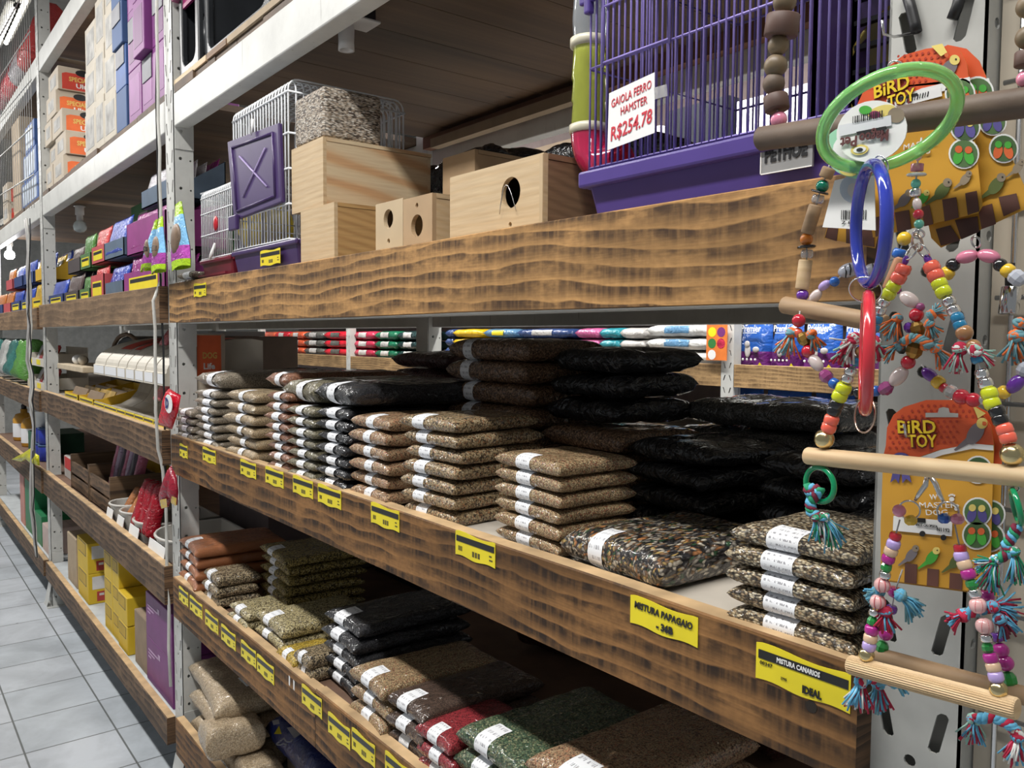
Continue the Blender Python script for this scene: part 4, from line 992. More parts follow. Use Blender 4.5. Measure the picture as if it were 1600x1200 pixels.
for c_, (x0, x1, zz, y) in enumerate(((-3.60, -3.41, 0, .05), (-3.395, -3.24, 0, .05), (-3.225, -3.065, 0, .045))):
    for i in range(3):
        h = .20
        smallbox('magenta_carton', x0, x1, y+(-.03 if (c_ == 1 and i > 0) else 0), .26, Z4+i*(h+.001), h, PURC, f'magenta carton, {pos_word(i, 3)} in the {["left", "middle", "right"][c_]} magenta stack on the top shelf', 'magenta cartons on the top shelf', PURC_D if i % 2 else plain('pink_print', (.22, .055, .22), .5), GREYF if (c_+i) % 2 else None)
# black litter trays standing on edge on the near bay's top shelf
BLK = plain('glossy_black_plastic', (.02, .022, .025), .34, var=.2); MAG = plain('magenta_plastic', (.24, .015, .10), .35)
def litter_box(x0, x1, z0, z1, y, lab, insert):
    t = thing('litter_box', lab, 'litter box', ((x0+x1)/2, y+.2, z0), 'black litter boxes on the top shelf')
    w, h = x1-x0, z1-z0; r = .04
    o = [(0, 0), (w, 0), (w, h), (0, h)]; e = .03
    hole = []
    for (cx, cz, a0) in ((e+r, e+r, PI), (w-e-r, e+r, 1.5*PI), (w-e-r, h-e-r, 0), (e+r, h-e-r, .5*PI)):
        hole += [(cx+r*math.cos(a0+k*PI/8), cz+r*math.sin(a0+k*PI/8)) for k in range(5)]
    mb = MB(); mb.plate(o, [hole], (x0, y, z0), (1, 0, 0), (0, 0, 1), .02); mb.build('rim', BLK, t, bevel=.004)
    mb = MB(); mb.box(x0+.01, x1-.01, y+.30, y+.31, z0+.01, z1-.01); mb.box(x0+.008, x0+.018, y+.02, y+.30, z0+.01, z1-.01); mb.box(x1-.018, x1-.008, y+.02, y+.30, z0+.01, z1-.01); mb.box(x0+.018, x1-.018, y+.02, y+.30, z0+.008, z0+.018)
    mb.build('shell', BLK, t, bevel=.004)
    if insert: MB().box(x0+.032, x1-.032, y+.004, y+.012, z0+h*.44, z1-.034).build('magenta_panel', MAG, t); MB().box(x0-.015, x0+.03, y-.02, y+.02, z0+h*.5, z1).build('magenta_edge', MAG, t, bevel=.005)
    for k in range(3): MB().tube([(x1-.004, y+.03+.0*k, z0+.04+k*.12), (x1-.004, y+.03, z0+.14+k*.12)], .016, 10).build('hinge_rib', BLK, t, True)
    return t
litter_box(-2.90, -2.70, Z4+.012, 3.02, .045, 'black litter box with a magenta panel standing on the top shelf by the frame', True)
litter_box(-2.685, -2.15, Z4+.016, 3.05, .06, 'black litter box right of the magenta one, on the top shelf', False)
for i, (x0, x1) in enumerate(((-2.93, -2.60), (-2.59, -2.42), (-2.41, -1.9))):
    tag(MB().box(x0, x1, .035, .06, Z4-.004, Z4+.014).build('wood_strip', [ply('light_plywood', (.52, .36, .19), (.46, .22, .09)), WALN, KRAFT][i]), ['tan wood strip under the magenta-panelled litter box', 'brown wood strip between the litter boxes and the white beam', 'tan card strip under the right litter box'][i], 'wood strip')
# ------------------------------------------------------------------ upper shelf, middle bay: pouch displays
def pouchf(name, c): return film(name, c, .2, 40, .6)
def display(x0, x1, y, d, z, h, m, label, pm, n=4, tagc=True, cut=.45, mats=None):
    """open-fronted card display with pouches standing in it"""
    t = thing('pouch_display', label, 'display box', ((x0+x1)/2, y+d/2, z), 'pouch displays on the upper shelf')
    mb = MB(); th = .004; hc = h*cut
    mb.plate([(0, 0), (d, 0), (d, h), (d*.35, hc), (0, hc)], [], (x0+th, y, z), (0, 1, 0), (0, 0, 1), th)
    mb.plate([(0, 0), (d, 0), (d, h), (d*.35, hc), (0, hc)], [], (x1, y, z), (0, 1, 0), (0, 0, 1), th)
    mb.box(x0, x1, y, y+th, z, z+hc); mb.box(x0, x1, y+d-th, y+d, z, z+h); mb.box(x0, x1, y, y+d, z, z+th)
    mb.build('card_box', m, t)
    for i in range(n):
        yy = y+.012+(d-.03)*i/n; hh = h*(.90+.10*i/n)+random.uniform(-.012, .02)
        w = (x1-x0)-.012; q = pillow(w, hh, .02, 8, 6, .06, i*3.3, .5)
        lean = random.uniform(.10, .28)
        R = Matrix.Rotation(PI/2-lean, 3, 'X')
        q.v = [R @ p+Vector(((x0+x1)/2, yy+.022, z+hh/2*math.cos(lean)+.008)) for p in q.v]
        q.build('pouch', (mats or [pm])[i % len(mats or [pm])], t, True)
    if tagc:
        MB().box(x0+(x1-x0)*.15, x1-(x1-x0)*.15, y-.0012, y-.0004, z+hc*.2, z+hc*.75).build('yellow_price_card', YELLOW, t)
        MB().box(x0+(x1-x0)*.18, x1-(x1-x0)*.18, y-.0018, y-.0012, z+hc*.52, z+hc*.68).build('black_band', BAND, t)
    return t
random.seed(5)
BR, GRN, REDF, BLUF, SLATE, MAGF = pouchf('brown_pouch', (.10, .065, .06)), pouchf('green_pouch', (.09, .25, .05)), pouchf('red_pouch', (.55, .06, .06)), pouchf('blue_pouch', (.03, .07, .40)), plain('slate_card', (.075, .115, .17), .6), pouchf('magenta_pouch', (.32, .04, .22))
WHF = pouchf('silver_pouch', (.45, .43, .46))
NAVYC = plain('navy_card', (.02, .045, .16), .5); BRC = plain('brown_black_card', (.06, .045, .045), .5); MAGC = plain('magenta_box_card', (.26, .035, .19), .45)
display(-5.55, -5.10, .045, .20, Z3, .15, NAVYC, 'navy display of blue pouches at the left of the upper shelf, lower row', BLUF, 4, mats=[BLUF, WHF])
display(-5.05, -4.68, .045, .20, Z3, .15, BRC, 'dark display of brown pouches, lower row', BR, 4)
display(-4.64, -4.40, .045, .20, Z3, .15, plain('green_box_card', (.07, .17, .05), .5), 'green pouch display, lower row', GRN, 4)
display(-4.37, -4.10, .045, .20, Z3, .16, plain('red_box_card', (.46, .07, .08), .5), 'red pouch display, lower row', REDF, 4, cut=.75)
display(-4.07, -3.74, .045, .20, Z3, .16, SLATE, 'slate display of blue pouches, lower row', BLUF, 4, False, mats=[BLUF, WHF, BLUF])
display(-3.70, -3.10, .04, .22, Z3, .15, MAGC, 'wide magenta pouch display by the frame, lower row', MAGF, 4, cut=.62, mats=[MAGF, WHF])
display(-5.02, -4.70, .06, .20, Z3+.165, .16, BRC, 'dark display of brown pouches, upper row', BR, 4, False)
display(-4.66, -4.42, .055, .20, Z3+.165, .17, plain('green_box_card', (.07, .17, .05), .5), 'green pouch display, upper row', GRN, 4)
display(-4.39, -4.12, .055, .20, Z3+.175, .18, plain('red_box_card', (.46, .07, .08), .5), 'red pouch display, upper row', REDF, 4)
display(-4.09, -3.74, .05, .20, Z3+.175, .17, SLATE, 'slate display of blue pouches, upper row', BLUF, 4, False, mats=[BLUF, WHF, BLUF])
display(-3.68, -3.12, .05, .22, Z3+.165, .17, MAGC, 'wide magenta pouch display by the frame, upper row', MAGF, 4, False, cut=.75, mats=[MAGF, WHF])
display(-3.52, -3.12, .07, .20, Z3+.34, .15, SLATE, 'display of silver and magenta pouches topmost by the frame', MAGF, 5, False, mats=[WHF, MAGF, WHF])
t = thing('green_carton', 'large green box behind the pouch displays on the upper shelf', 'box', (-4.3, .42, Z3))
MB().box(-4.62, -4.02, .29, .62, Z3, 2.32).build('box_body', GRNC, t, bevel=.003)
MB().box(-4.017, -4.0165, .30, .60, 2.20, 2.315).build('dark_band', plain('green_black_print', (.015, .03, .02), .5), t)
MB().box(-4.45, -4.30, .2885, .2895, 2.17, 2.27).build('white_print', plain('grey_print', (.45, .47, .45), .5), t)
carton(-4.95, -4.65, .30, .60, Z3, 2.14, GRNC, 'second green box, lower, behind the red and green displays')
MB().box(-5.45, -5.2, .3, .5, Z3, 2.15).build('x', GRNC) if False else None
carton(-5.50, -5.0, .42, .80, Z3, 2.10, plain('blue_black_card', (.02, .035, .06), .5), 'dark blue box behind the brown pouches at the left of the upper shelf')
def bulb(px, py, y, label, on, zc=2.47):
    c = P(px, py, y=y); t = thing('light_bulb', label, 'lamp', (c.x, c.y, c.z), 'bulbs under the top deck')
    mb = MB(); mb.lathe([(.001, -.05), (.022, -.046), (.036, -.032), (.040, -.012), (.034, .01), (.022, .022), (.02, .024)], c, 18, None, False)
    m = plain('bulb_glass', (.72, .82, .86), .25)
    if on:
        m, nt, b = _nt('lit_bulb'); b.inputs['Emission Color'].default_value = (1, .98, .93, 1); b.inputs['Emission Strength'].default_value = 40
    mb.build('bulb_glass', m, t, True)
    mb = MB(); mb.lathe([(.02, .022), (.019, .06), (.026, .062), (.026, .11), (.035, .112), (.035, .118)], c, 16); mb.build('lamp_socket', OFFW, t, True)
    return c
c = bulb(125, 351, .27, 'unlit bulb hanging under the planks left of the green box', False)
c = bulb(15, 396, .158, 'glowing white bulb at the left edge over the far shelf', True)
l = bpy.data.lights.new('bulb_light', 'POINT'); l.energy = 9; l.shadow_soft_size = .05; lo = bpy.data.objects.new('bulb_light', l); lo.location = c+Vector((0, 0, -.09)); COL.objects.link(lo)
tag(MB().tube([Vector((c.x+.3, .2, 2.468)), Vector((c.x+.9, .15, 2.462)), Vector((c.x+2.4, .12, 2.466)), Vector((-5.75, .11, 2.46))], .006, 6).build('lamp_cable', PALEC, None, True), 'pale cable running under the planks from the glowing bulb', 'cable')
# hanging cat treat bags on the frame
LIME, SKY, HMAG = film('lime_film', (.40, .62, .02), .25, 30, .5), film('sky_film', (.22, .48, .74), .25, 30, .5), film('orchid_film', (.42, .07, .38), .2, 30, .6)
TABBY = plain('tabby_print', (.13, .085, .055), .5, var=.7)
def treat(cx, top, bot, w, y, label, lean):
    """flat gusseted pouch with lime top, sky body, magenta belly"""
    t = thing('hanging_treat_bag', label, 'treat bag', (cx, y, bot), 'cat treat bags hung on the frame')
    H = top-bot; prof = [(0, .95), (.12, 1.0), (.30, 1.0), (.55, .72), (.82, .48), (1.0, .34)]
    def wid(s):
        for (a, b), (c_, d_) in zip(prof, prof[1:]):
            if a <= s <= c_: return w*(b+(d_-b)*(s-a)/(c_-a))
        return w*.34
    for nm, m, a, b in (('lime_base', LIME, 0, .12), ('magenta_belly', HMAG, .12, .32), ('sky_body', SKY, .32, .80), ('lime_header', LIME, .80, 1)):
        mb = MB(); N = 6; vs = []; fs = []
        for i in range(N+1):
            s = a+(b-a)*i/N; ww = wid(s); thk = .020*math.sin(min(1, max(.04, 1-s))*PI*.55)
            for k in range(9):
                u = k/8*2-1
                vs.append(Vector((cx+lean*s*H+u*ww/2, y-thk*(1-u*u)**.7-.002, bot+s*H+.006*math.sin(u*2.5)*(1 if s in (0,) else .3))))
            for k in range(9):
                u = k/8*2-1; vs.append(Vector((cx+lean*s*H+u*ww/2, y+thk*.6*(1-u*u)**.7, bot+s*H)))
        for i in range(N):
            for side in (0, 9):
                for k in range(8):
                    p = i*18+side+k; q = (p, p+1, p+19, p+18); fs.append(q if side == 0 else q[::-1])
        mb.add(vs, fs).build(nm, m, t, True)
    mb = MB(); mb.ball((cx+lean*.42*H, y-.014, bot+.42*H), w*.26, 12, 8, (1, .25, 1.1)); mb.build('cat_picture', TABBY, t, True)
    mb = MB()
    for k in (-1, 0, 1): mb.tube([(cx+lean*.42*H+w*(-.2+.02*k), y-.020, bot+(.42+.03*k)*H), (cx+lean*.42*H, y-.0225, bot+(.44+.04*k)*H), (cx+lean*.42*H+w*.2, y-.020, bot+(.42+.03*k)*H)], .0016, 4)
    mb.build('cat_stripes', BLACK, t, True)
treat(-3.055, 2.045, 1.885, .12, -.028, 'blue and magenta cat treat bag, leftmost of the three on the frame', .75)
treat(-2.875, 2.045, 1.868, .145, -.036, 'blue and magenta cat treat bag, middle of the three on the frame', .15)
treat(-2.675, 2.075, 1.868, .185, -.022, 'blue and magenta cat treat bag, rightmost of the three on the frame', -.12)
def hangbag(name, pts, m, label, extra=None):
    """slim filled bag hanging flat: pts = outline in (px,py) on plane y"""
    y = -.03
    q = [P(a, b, y=y) for a, b in pts]; c = sum(q, Vector())/len(q)
    t = thing(name, label, 'treat bag', (c.x, y, min(p.z for p in q)))
    mb = MB(); n = len(q)
    vs = []
    for s_, dy in ((1, .004), (.8, -.008), (.45, -.016)): vs += [c+(p-c)*s_+Vector((0, dy, 0)) for p in q]
    vs.append(c+Vector((0, -.02, 0))); fs = []
    for r in range(2):
        for k in range(n): fs.append((r*n+k, r*n+(k+1) % n, (r+1)*n+(k+1) % n, (r+1)*n+k))
    for k in range(n): fs.append((2*n+k, 2*n+(k+1) % n, 3*n))
    fs.append(tuple(range(n))[::-1]); mb.add(vs, fs).build('bag_body', m, t, True)
    return t, c
REDB = film('red_snack_film', (.60, .01, .03), .2, 30, .6); DRED = film('crimson_film', (.28, .012, .03), .2, 30, .7)
t, c = hangbag('hanging_snack_bag', [(262, 607), (281, 618), (276, 645), (267, 671), (248, 664), (255, 640), (257, 620)], REDB, 'red snack bag with a white oval, hung left of the seed bags')
o_ = P(263, 631, y=-.052); mb = MB(); mb.plate([(.042*math.cos(k*PI/10), .030*math.sin(k*PI/10)) for k in range(20)], [], o_, (1, 0, 0), (0, 0, 1), .001); mb.build('white_oval', PAPER, t)
text('D', .045, o_+Vector((-.012, -.001, 0)), (1, 0, 0), (0, 0, 1), plain('navy_ink', (.02, .03, .15), .5), t, bold=.002)
t, c = hangbag('hanging_snack_bag', [(266, 727), (270, 740), (268, 770), (262, 792), (252, 795), (250, 780), (257, 752)], DRED, 'crimson and gold snack bag hanging left, under the middle board')
MB().add([P(252, 795, y=-.046), P(250, 781, y=-.046), P(260, 779, y=-.050), P(261, 792, y=-.046)], [(0, 1, 2, 3)]).build('gold_end', film('gold_film', (.55, .36, .04), .2, 30, .5), t)
t, c = hangbag('hanging_snack_bag', [(268, 732), (274, 745), (277, 768), (275, 790), (267, 786), (268, 765)], DRED, 'crimson and gold snack bag hanging right, beside the frame bracket')
MB().add([P(275, 791, y=-.046), P(267, 786, y=-.046), P(268, 775, y=-.050), P(276, 778, y=-.046)], [(0, 1, 2, 3)]).build('gold_end', film('gold_film', (.55, .36, .04), .2, 30, .5), t)
# ------------------------------------------------------------------ middle shelf, middle bay: curved cartons
IVORY = plain('ivory_card', (.60, .56, .48), .55, var=.05); TAUPE = plain('taupe_card_inside', (.34, .30, .24), .65)
def scoop(x0, x1, label, red=False):
    t = thing('curved_display_carton', label, 'display box', ((x0+x1)/2, .15, Z2), 'curved ivory display cartons')
    def arc(cy, cz, ry, rz, a0, a1, n=12): return [(cy+ry*math.cos(a0+(a1-a0)*i/n), cz+rz*math.sin(a0+(a1-a0)*i/n)) for i in range(n+1)]
    up = [(.035, 1.475), (.035, 1.520)]+arc(.36, 1.522, .318, .125, PI*.999, PI/2, 14)+[(.40, 1.64), (.40, 1.475)]
    MB().plate([(b-0, c) for b, c in up][::-1], [], (x0, 0, 0), (0, 1, 0), (0, 0, 1), -(x1-x0-.012)).build('upper_bin', IVORY, t)
    lo_ = [(.034, 1.3085), (.034, 1.345), (.042, 1.345), (.05, 1.326), (.10, 1.319), (.15, 1.327), (.195, 1.35), (.225, 1.385), (.245, 1.43), (.255, 1.474), (.40, 1.474), (.40, 1.3085)]
    MB().plate(lo_[::-1], [], (x0, 0, 0), (0, 1, 0), (0, 0, 1), -(x1-x0-.004)).build('lower_bin', TAUPE, t)
    MB().box(x0+.012, x1-.012, .0338, .0345, 1.482, 1.517).build('front_print', LABEL_D, t)
    MB().box(x0+.004, x1-.008, .031, .0335, 1.312, 1.342).build('yellow_price_card', YELLOW, t)
    MB().box(x0+.006, x1-.010, .0302, .031, 1.329, 1.337).build('black_band', BAND, t)
    if red:
        a = arc(.36, 1.5155, .3205, .1358, PI*.80, PI*.56, 6); mb = MB()
        for (b, c), (d, e) in zip(a, a[1:]): mb.add([(x0+.02, b, c+.0008), (x1-.024, b, c+.0008), (x1-.024, d, e+.0008), (x0+.02, d, e+.0008)], [(0, 1, 2, 3)])
        mb.build('red_print', REDP, t)
    return t
xs = [-4.30, -4.07, -3.83, -3.68, -3.53, -3.39, -3.25, -3.09]
for i in range(7): scoop(xs[i], xs[i+1]-.003, f'ivory curved display carton, {["leftmost", "second from left", "third from left", "fourth from left, in the middle", "third from right", "second from right", "rightmost, against the frame"][i]}', i in (1, 2, 6))
def packet(x, y, z, label, m=None):
    t = thing('snack_stick_packet', label, 'treat packet', (x, y, z))
    q = pillow(.10, .16, .02, 8, 8, .05, x, .4); R = Matrix.Rotation(1.0, 3, 'X'); q.v = [R @ p+Vector((x, y+.04, z+.075)) for p in q.v]
    q.build('packet', m or film('pink_packet_film', (.45, .10, .12), .2, 40, .7), t, True)
packet(-3.33, .075, 1.395, 'pink snack packet in the lower bowl of the curved cartons')
packet(-3.40, .12, 1.605, 'pink snack packet lying over the curved carton tops')
YB = plain('mustard_card', (.60, .36, .015), .5, var=.05)
def wedge(x0, x1, y0, y1, z0, h, label, n=4):
    t = thing('yellow_sachet_box', label, 'display box', ((x0+x1)/2, (y0+y1)/2, z0), 'yellow sachet boxes')
    mb = MB(); d = y1-y0; th = .004
    for X in (x0+th, x1): mb.plate([(0, 0), (d, 0), (d, h*2.4), (d*.15, h), (0, h)], [], (X, y0, z0), (0, 1, 0), (0, 0, 1), th)
    mb.box(x0, x1, y0, y0+th, z0, z0+h); mb.box(x0, x1, y1-th, y1, z0, z0+h*2.4); mb.box(x0, x1, y0, y1, z0, z0+th); mb.build('card_box', YB, t)
    for i in range(n): MB().obox(((x0+x1)/2, y0+.04+(d-.06)*i/n, z0+h*(.9+.25*i/n)), (x1-x0-.02, 0, 0), (0, .005, .0), (0, .03, h*1.5)).build('sachet', plain('sachet_gold', (.52, .34, .10), .35, var=.4) if i % 2 else plain('sachet_brown', (.24, .17, .11), .4), t)
    MB().box(x0+.02, x1-.01, y0-.0012, y0-.0004, z0+.004, z0+h*.9).build('yellow_price_card', YELLOW, t); MB().box(x0+.03, x1-.02, y0-.002, y0-.0012, z0+h*.5, z0+h*.72).build('black_band', BAND, t)
wedge(-5.06, -4.70, .036, .30, Z2, .042, 'yellow sachet box, left one on the middle shelf'); wedge(-4.67, -4.33, .036, .30, Z2, .042, 'yellow sachet box, right one beside the curved cartons')
wedge(-4.62, -4.36, .33, .50, 1.4615, .06, 'small yellow sachet box standing on the black carton', 2)
carton(-5.30, -4.32, .32, .75, Z2, 1.46, plain('black_card', (.012, .014, .02), .5), 'black carton low behind the yellow sachet boxes')
o = MB().box(-5.42, -4.70, .06, .34, 1.4615, 1.492).build('card_tray', plain('pale_tray', (.52, .43, .30), .6), None, bevel=.004); tag(o, 'pale flat card tray lying on the black carton', 'tray')
t = thing('pet_carrier', 'dark arched pet house at the left of the middle shelf', 'pet house', (-5.1, .5, 1.4925)); mb = MB()
mb.plate([(-.34, 0), (.34, 0), (.34, .03)]+[(.34*math.cos(a), .03+.13*math.sin(a)) for a in [k*PI/10 for k in range(1, 10)]]+[(-.34, .03)], [], (-5.05, .36, 1.493), (1, 0, 0), (0, 0, 1), .38); mb.build('shell', plain('navy_black_plastic', (.012, .015, .03), .35), t, bevel=.01)
mb = MB(); mb.tube([(-5.05+.35*math.cos(a), .352, 1.523+.14*math.sin(a)) for a in [k*PI/10 for k in range(11)]], .012, 8); mb.build('rim', plain('brown_trim', (.22, .15, .10), .5), t, True)
for i, dx in enumerate((0, .16)):
    o = MB().ball((-5.16+dx, .12, 1.519), .027, 14, 10).build('ball', PAPER if i == 0 else CREAMC, None, True); tag(o, ['white ball on the pale tray, left one', 'cream ball on the pale tray, right one'][i], 'ball')
carton(-4.25, -3.7, .42, .8, 1.308, 1.655, plain('brown_grey_card', (.20, .15, .12), .7), 'brown carton behind the left curved cartons')
o = MB().box(-4.15, -3.85, .43, .70, 1.657, 1.68).build('white_box_lid', PAPER, None, bevel=.003); tag(o, 'flat white lid lying on the brown carton behind the curved cartons', 'lid')
# orange dog food box seen behind the frame, beside the seed bags
t = thing('dog_food_carton', 'orange and white dog food box standing behind the frame bracket on the middle shelf', 'box', (-3.0, .17, 1.385))
MB().box(-3.085, -2.945, .100, .20, 1.385, 1.665).build('box_body', BEIGE, t, bevel=.003)
MB().box(-2.9452, -2.9444, .101, .185, 1.512, 1.660).build('orange_panel', plain('dark_orange_print', (.80, .15, .05), .5), t)
text('DOG', .030, (-2.9443, .145, 1.588), (0, 1, 0), (0, 0, 1), GOLDT, t, bold=.001, wid=.05); text('Life', .030, (-2.9443, .142, 1.550), (0, 1, 0), (0, 0, 1), PAPER, t, bold=.001, wid=.04)
o = MB().box(-3.085, -2.945, .100, .30, 1.3075, 1.384).build('carton', KRAFT_D, None, bevel=.003); tag(o, 'brown carton under the orange dog food box behind the frame', 'box')
# ------------------------------------------------------------------ lower shelf, middle bay
def crate(x0, x1, y0, y1, z0, h, label):
    t = thing('slatted_crate', label, 'crate', ((x0+x1)/2, (y0+y1)/2, z0), 'scorched wooden crates')
    for k in range(2):
        zz = z0+.01+k*h*.52
        MB().box(x0, x1, y0, y0+.012, zz, zz+h*.4).build('front_slat', BURNT_G, t); MB().box(x0, x1, y1-.012, y1, zz, zz+h*.4).build('rear_slat', BURNT_G, t)
    for X in (x0-.014, x1+.002): MB().box(X, X+.012, y0-.002, y1+.002, z0, z0+h*1.25).build('end_board', burnt_wood('burnt_upright', (.20, .125, .07), (.03, .02, .014), 3, 1.5, .8), t)
    MB().box(x0, x1, y0+.013, y1-.013, z0, z0+.008).build('base_board', BURNT_G, t)
    return t
crate(-5.06, -4.62, .06, .33, .811, .15, 'scorched slatted crate, left one on the lower shelf of the middle bay'); crate(-4.58, -4.14, .06, .33, .811, .15, 'scorched slatted crate, right one holding the pink packets')
PINKP = film('pink_film', (.48, .14, .22), .2, 30, .7); LILP = film('lilac_film', (.34, .24, .34), .2, 30, .7)
for i in range(7):
    x = -4.52+i*.055; q = pillow(.045, .30, .05, 8, 10, .04, i, .5); R = Matrix.Rotation(1.35, 3, 'X'); q.v = [R @ p+Vector((x, .20+.004*i, .82+.155)) for p in q.v]
    tag(q.build('slim_packet', [PINKP, LILP, plain('dark_packet', (.05, .035, .05), .3)][i % 3], None, True), f'slim pink and lilac packet standing in the right crate, {["leftmost", "second from left", "third from left", "middle", "third from right", "second from right", "rightmost"][i]}', 'treat packet', 'slim packets in the crate')
t = carton(-5.52, -5.12, .10, .40, .811, .935, plain('red_white_card', (.55, .53, .50), .5), 'red and white box at the left of the lower shelf, middle bay')
MB().box(-5.1195, -5.119, .10, .40, .865, .934).build('red_panel', plain('bright_red_print', (.58, .015, .02), .4), t); MB().box(-5.5, -5.14, .0985, .0995, .865, .934).build('red_panel', plain('bright_red_print', (.58, .015, .02), .4), t)
LINEN = plain('linen_plastic', (.50, .48, .44), .4, var=.04)
def bin_(x0, x1, label):
    t = thing('scoop_bin', label, 'bin', ((x0+x1)/2, .17, .811), 'linen-coloured bins')
    y0, y1, z0, z1 = .034, .34, .811, .895; n = 14; mb = MB(); th = .006
    def ring(y0_, y1_, xa, xb):
        r = (xb-xa)/2; c = (xa+xb)/2
        return [(c-r*math.cos(a), y0_+r*.75-r*.75*math.sin(a)) for a in [k*PI/n for k in range(n+1)]]+[(xb, y1_), (xa, y1_)]
    O = ring(y0, y1, x0, x1); I = ring(y0+th, y1-th, x0+th, x1-th); B = [((a-(x0+x1)/2)*.86+(x0+x1)/2, b*.9+.02) for a, b in O]; N = len(O)
    mb.add([(a, b, z0) for a, b in B]+[(a, b, z1) for a, b in O]+[(a, b, z1) for a, b in I]+[((a-(x0+x1)/2)*.84+(x0+x1)/2, b*.9+.02, z0+th) for a, b in I],
           [(k, (k+1) % N, N+(k+1) % N, N+k) for k in range(N)]+[(N+k, N+(k+1) % N, 2*N+(k+1) % N, 2*N+k) for k in range(N)]+[(2*N+k, 2*N+(k+1) % N, 3*N+(k+1) % N, 3*N+k) for k in range(N)]+[tuple(range(N))[::-1], tuple(range(3*N, 4*N))])
    mb.build('bin_body', LINEN, t)
    r = MB(); r.tube([(a, b, z1) for a, b in O], .006, 6, True); r.build('rim', LINEN, t, True)
    w = x1-x0; MB().obox(((x0+x1)/2, y0-.004, .848), (w*.6, 0, 0), (0, .002, 0), (0, .010, .055)).build('label_plate', PAPER, t)
    return t
for i, (a, b) in enumerate(((-4.10, -3.92), (-3.90, -3.72), (-3.70, -3.46), (-3.42, -3.06))): bin_(a, b, f'linen-coloured plastic bin, {["leftmost", "second from left", "third from left, holding red bags", "rightmost, against the frame"][i]}')
REDS = film('red_stick_film', (.34, .008, .02), .2, 40, .8)
for i in range(5):
    q = pillow(.07, .22, .06, 8, 10, .04, i*2.2, .5); R = Matrix.Rotation(1.3, 3, 'X'); q.v = [R @ p+Vector((-3.655+i*.045, .12+.012*(i % 2), .83+.11)) for p in q.v]
    tag(q.build('red_treat_bag', REDS, None, True), f'glossy red treat bag standing in the third linen bin, {["leftmost", "second from left", "middle", "second from right", "rightmost"][i]}', 'treat bag', 'red treat bags in the bin')
for i in range(3):
    q = pillow(.06, .15, .03, 8, 8, .05, i*2.2, .5); R = Matrix.Rotation(1.0, 3, 'X'); q.v = [R @ p+Vector((-3.85+i*.03-.16*(i == 2), .12, .83+.07)) for p in q.v]
    tag(q.build('copper_treat_bag', film('copper_film', (.40, .16, .06), .2, 30, .6), None, True), f'copper-coloured treat bag standing in a linen bin, {["left", "right", "in the leftmost bin"][i]}', 'treat bag')
carton(-3.7, -3.12, .42, .85, .811, 1.10, plain('mauve_grey_card', (.11, .085, .085), .7), 'grey-brown carton behind the red treat bags')
carton(-5.3, -4.8, .45, .85, .811, 1.02, YB, 'yellow box at the shaded rear behind the left crate')
# ------------------------------------------------------------------ bottom shelf, middle bay
def ybox(x0, x1, y, d, z, h, label, front=True):
    t = thing('yellow_carton', label, 'box', ((x0+x1)/2, y+d/2, z), 'yellow printed cartons')
    MB().box(x0, x1, y, y+d, z, z+h).build('box_body', YELC, t, bevel=.003)
    X = x1+.0005
    if front:
        MB().box(x1, X+.0004, y+d*.12, y+d*.82, z+h*.48, z+h*.9).build('white_panel', plain('pale_label', (.62, .61, .60), .5), t)
        MB().box(x1, X+.0004, y+d*.25, y+d*.9, z+h*.08, z+h*.40).build('red_panel', plain('brick_red_print', (.42, .05, .04), .5), t)
        text('---', h*.14, (X+.0006, y+d*.45, z+h*.76), (0, 1, 0), (0, 0, 1), BLACK, t) if False else None
        mb = MB()
        for k in range(3): mb.box(X+.0003, X+.0008, y+d*(.32+.19*k), y+d*(.46+.19*k), z+h*.26, z+h*.34)
        mb.build('panel_marks', plain('pale_label', (.62, .61, .60), .5), t)
    MB().box(x0+(x1-x0)*.15, x0+(x1-x0)*.8, y-.0008, y-.0002, z+h*.55, z+h*.92).build('outlined_flap', plain('ochre_outline', (.50, .32, .01), .5), t)
    mb = MB(); mb.box(x0+(x1-x0)*.12, x0+(x1-x0)*.83, y-.0005, y-.0001, z+h*.52, z+h*.945); mb.build('flap_edge', BLACK, t)
    return t
ybox(-4.86, -4.60, .045, .16, Z0, .158, 'yellow carton with a white panel, lower of the pair by the kraft boxes'); ybox(-4.86, -4.60, .045, .16, Z0+.159, .158, 'yellow carton with a white panel, upper of the pair by the kraft boxes')
for c_, (a, b) in enumerate(((-4.22, -4.06), (-4.055, -3.93), (-3.925, -3.76))):
    for i in range(3 if c_ < 2 else 2):
        ybox(a, b, .045-.006*(c_ == 2), .24, Z0+i*.125*(1 if c_ < 2 else 1.02), .124, f'plain yellow carton, {pos_word(i, 3 if c_ < 2 else 2)} in the {["left", "middle", "right"][c_]} yellow stack', False)
t = ybox(-4.0, -3.70, .10, .30, Z0+.376, .10, 'wide yellow carton with red lettering on the yellow stacks', False)
text('FINO', .065, (-3.6992, .24, Z0+.428), (0, 1, 0), (0, 0, 1), plain('brick_red_print', (.42, .05, .04), .5), t, bold=.002)
carton(-5.18, -4.93, .05, .30, Z0, .545, KRAFT, 'tall kraft carton left of the yellow pair on the bottom shelf'); carton(-4.925, -4.875, .07, .3, Z0, .45, KRAFT_D, 'narrow brown carton wedged beside the yellow pair')
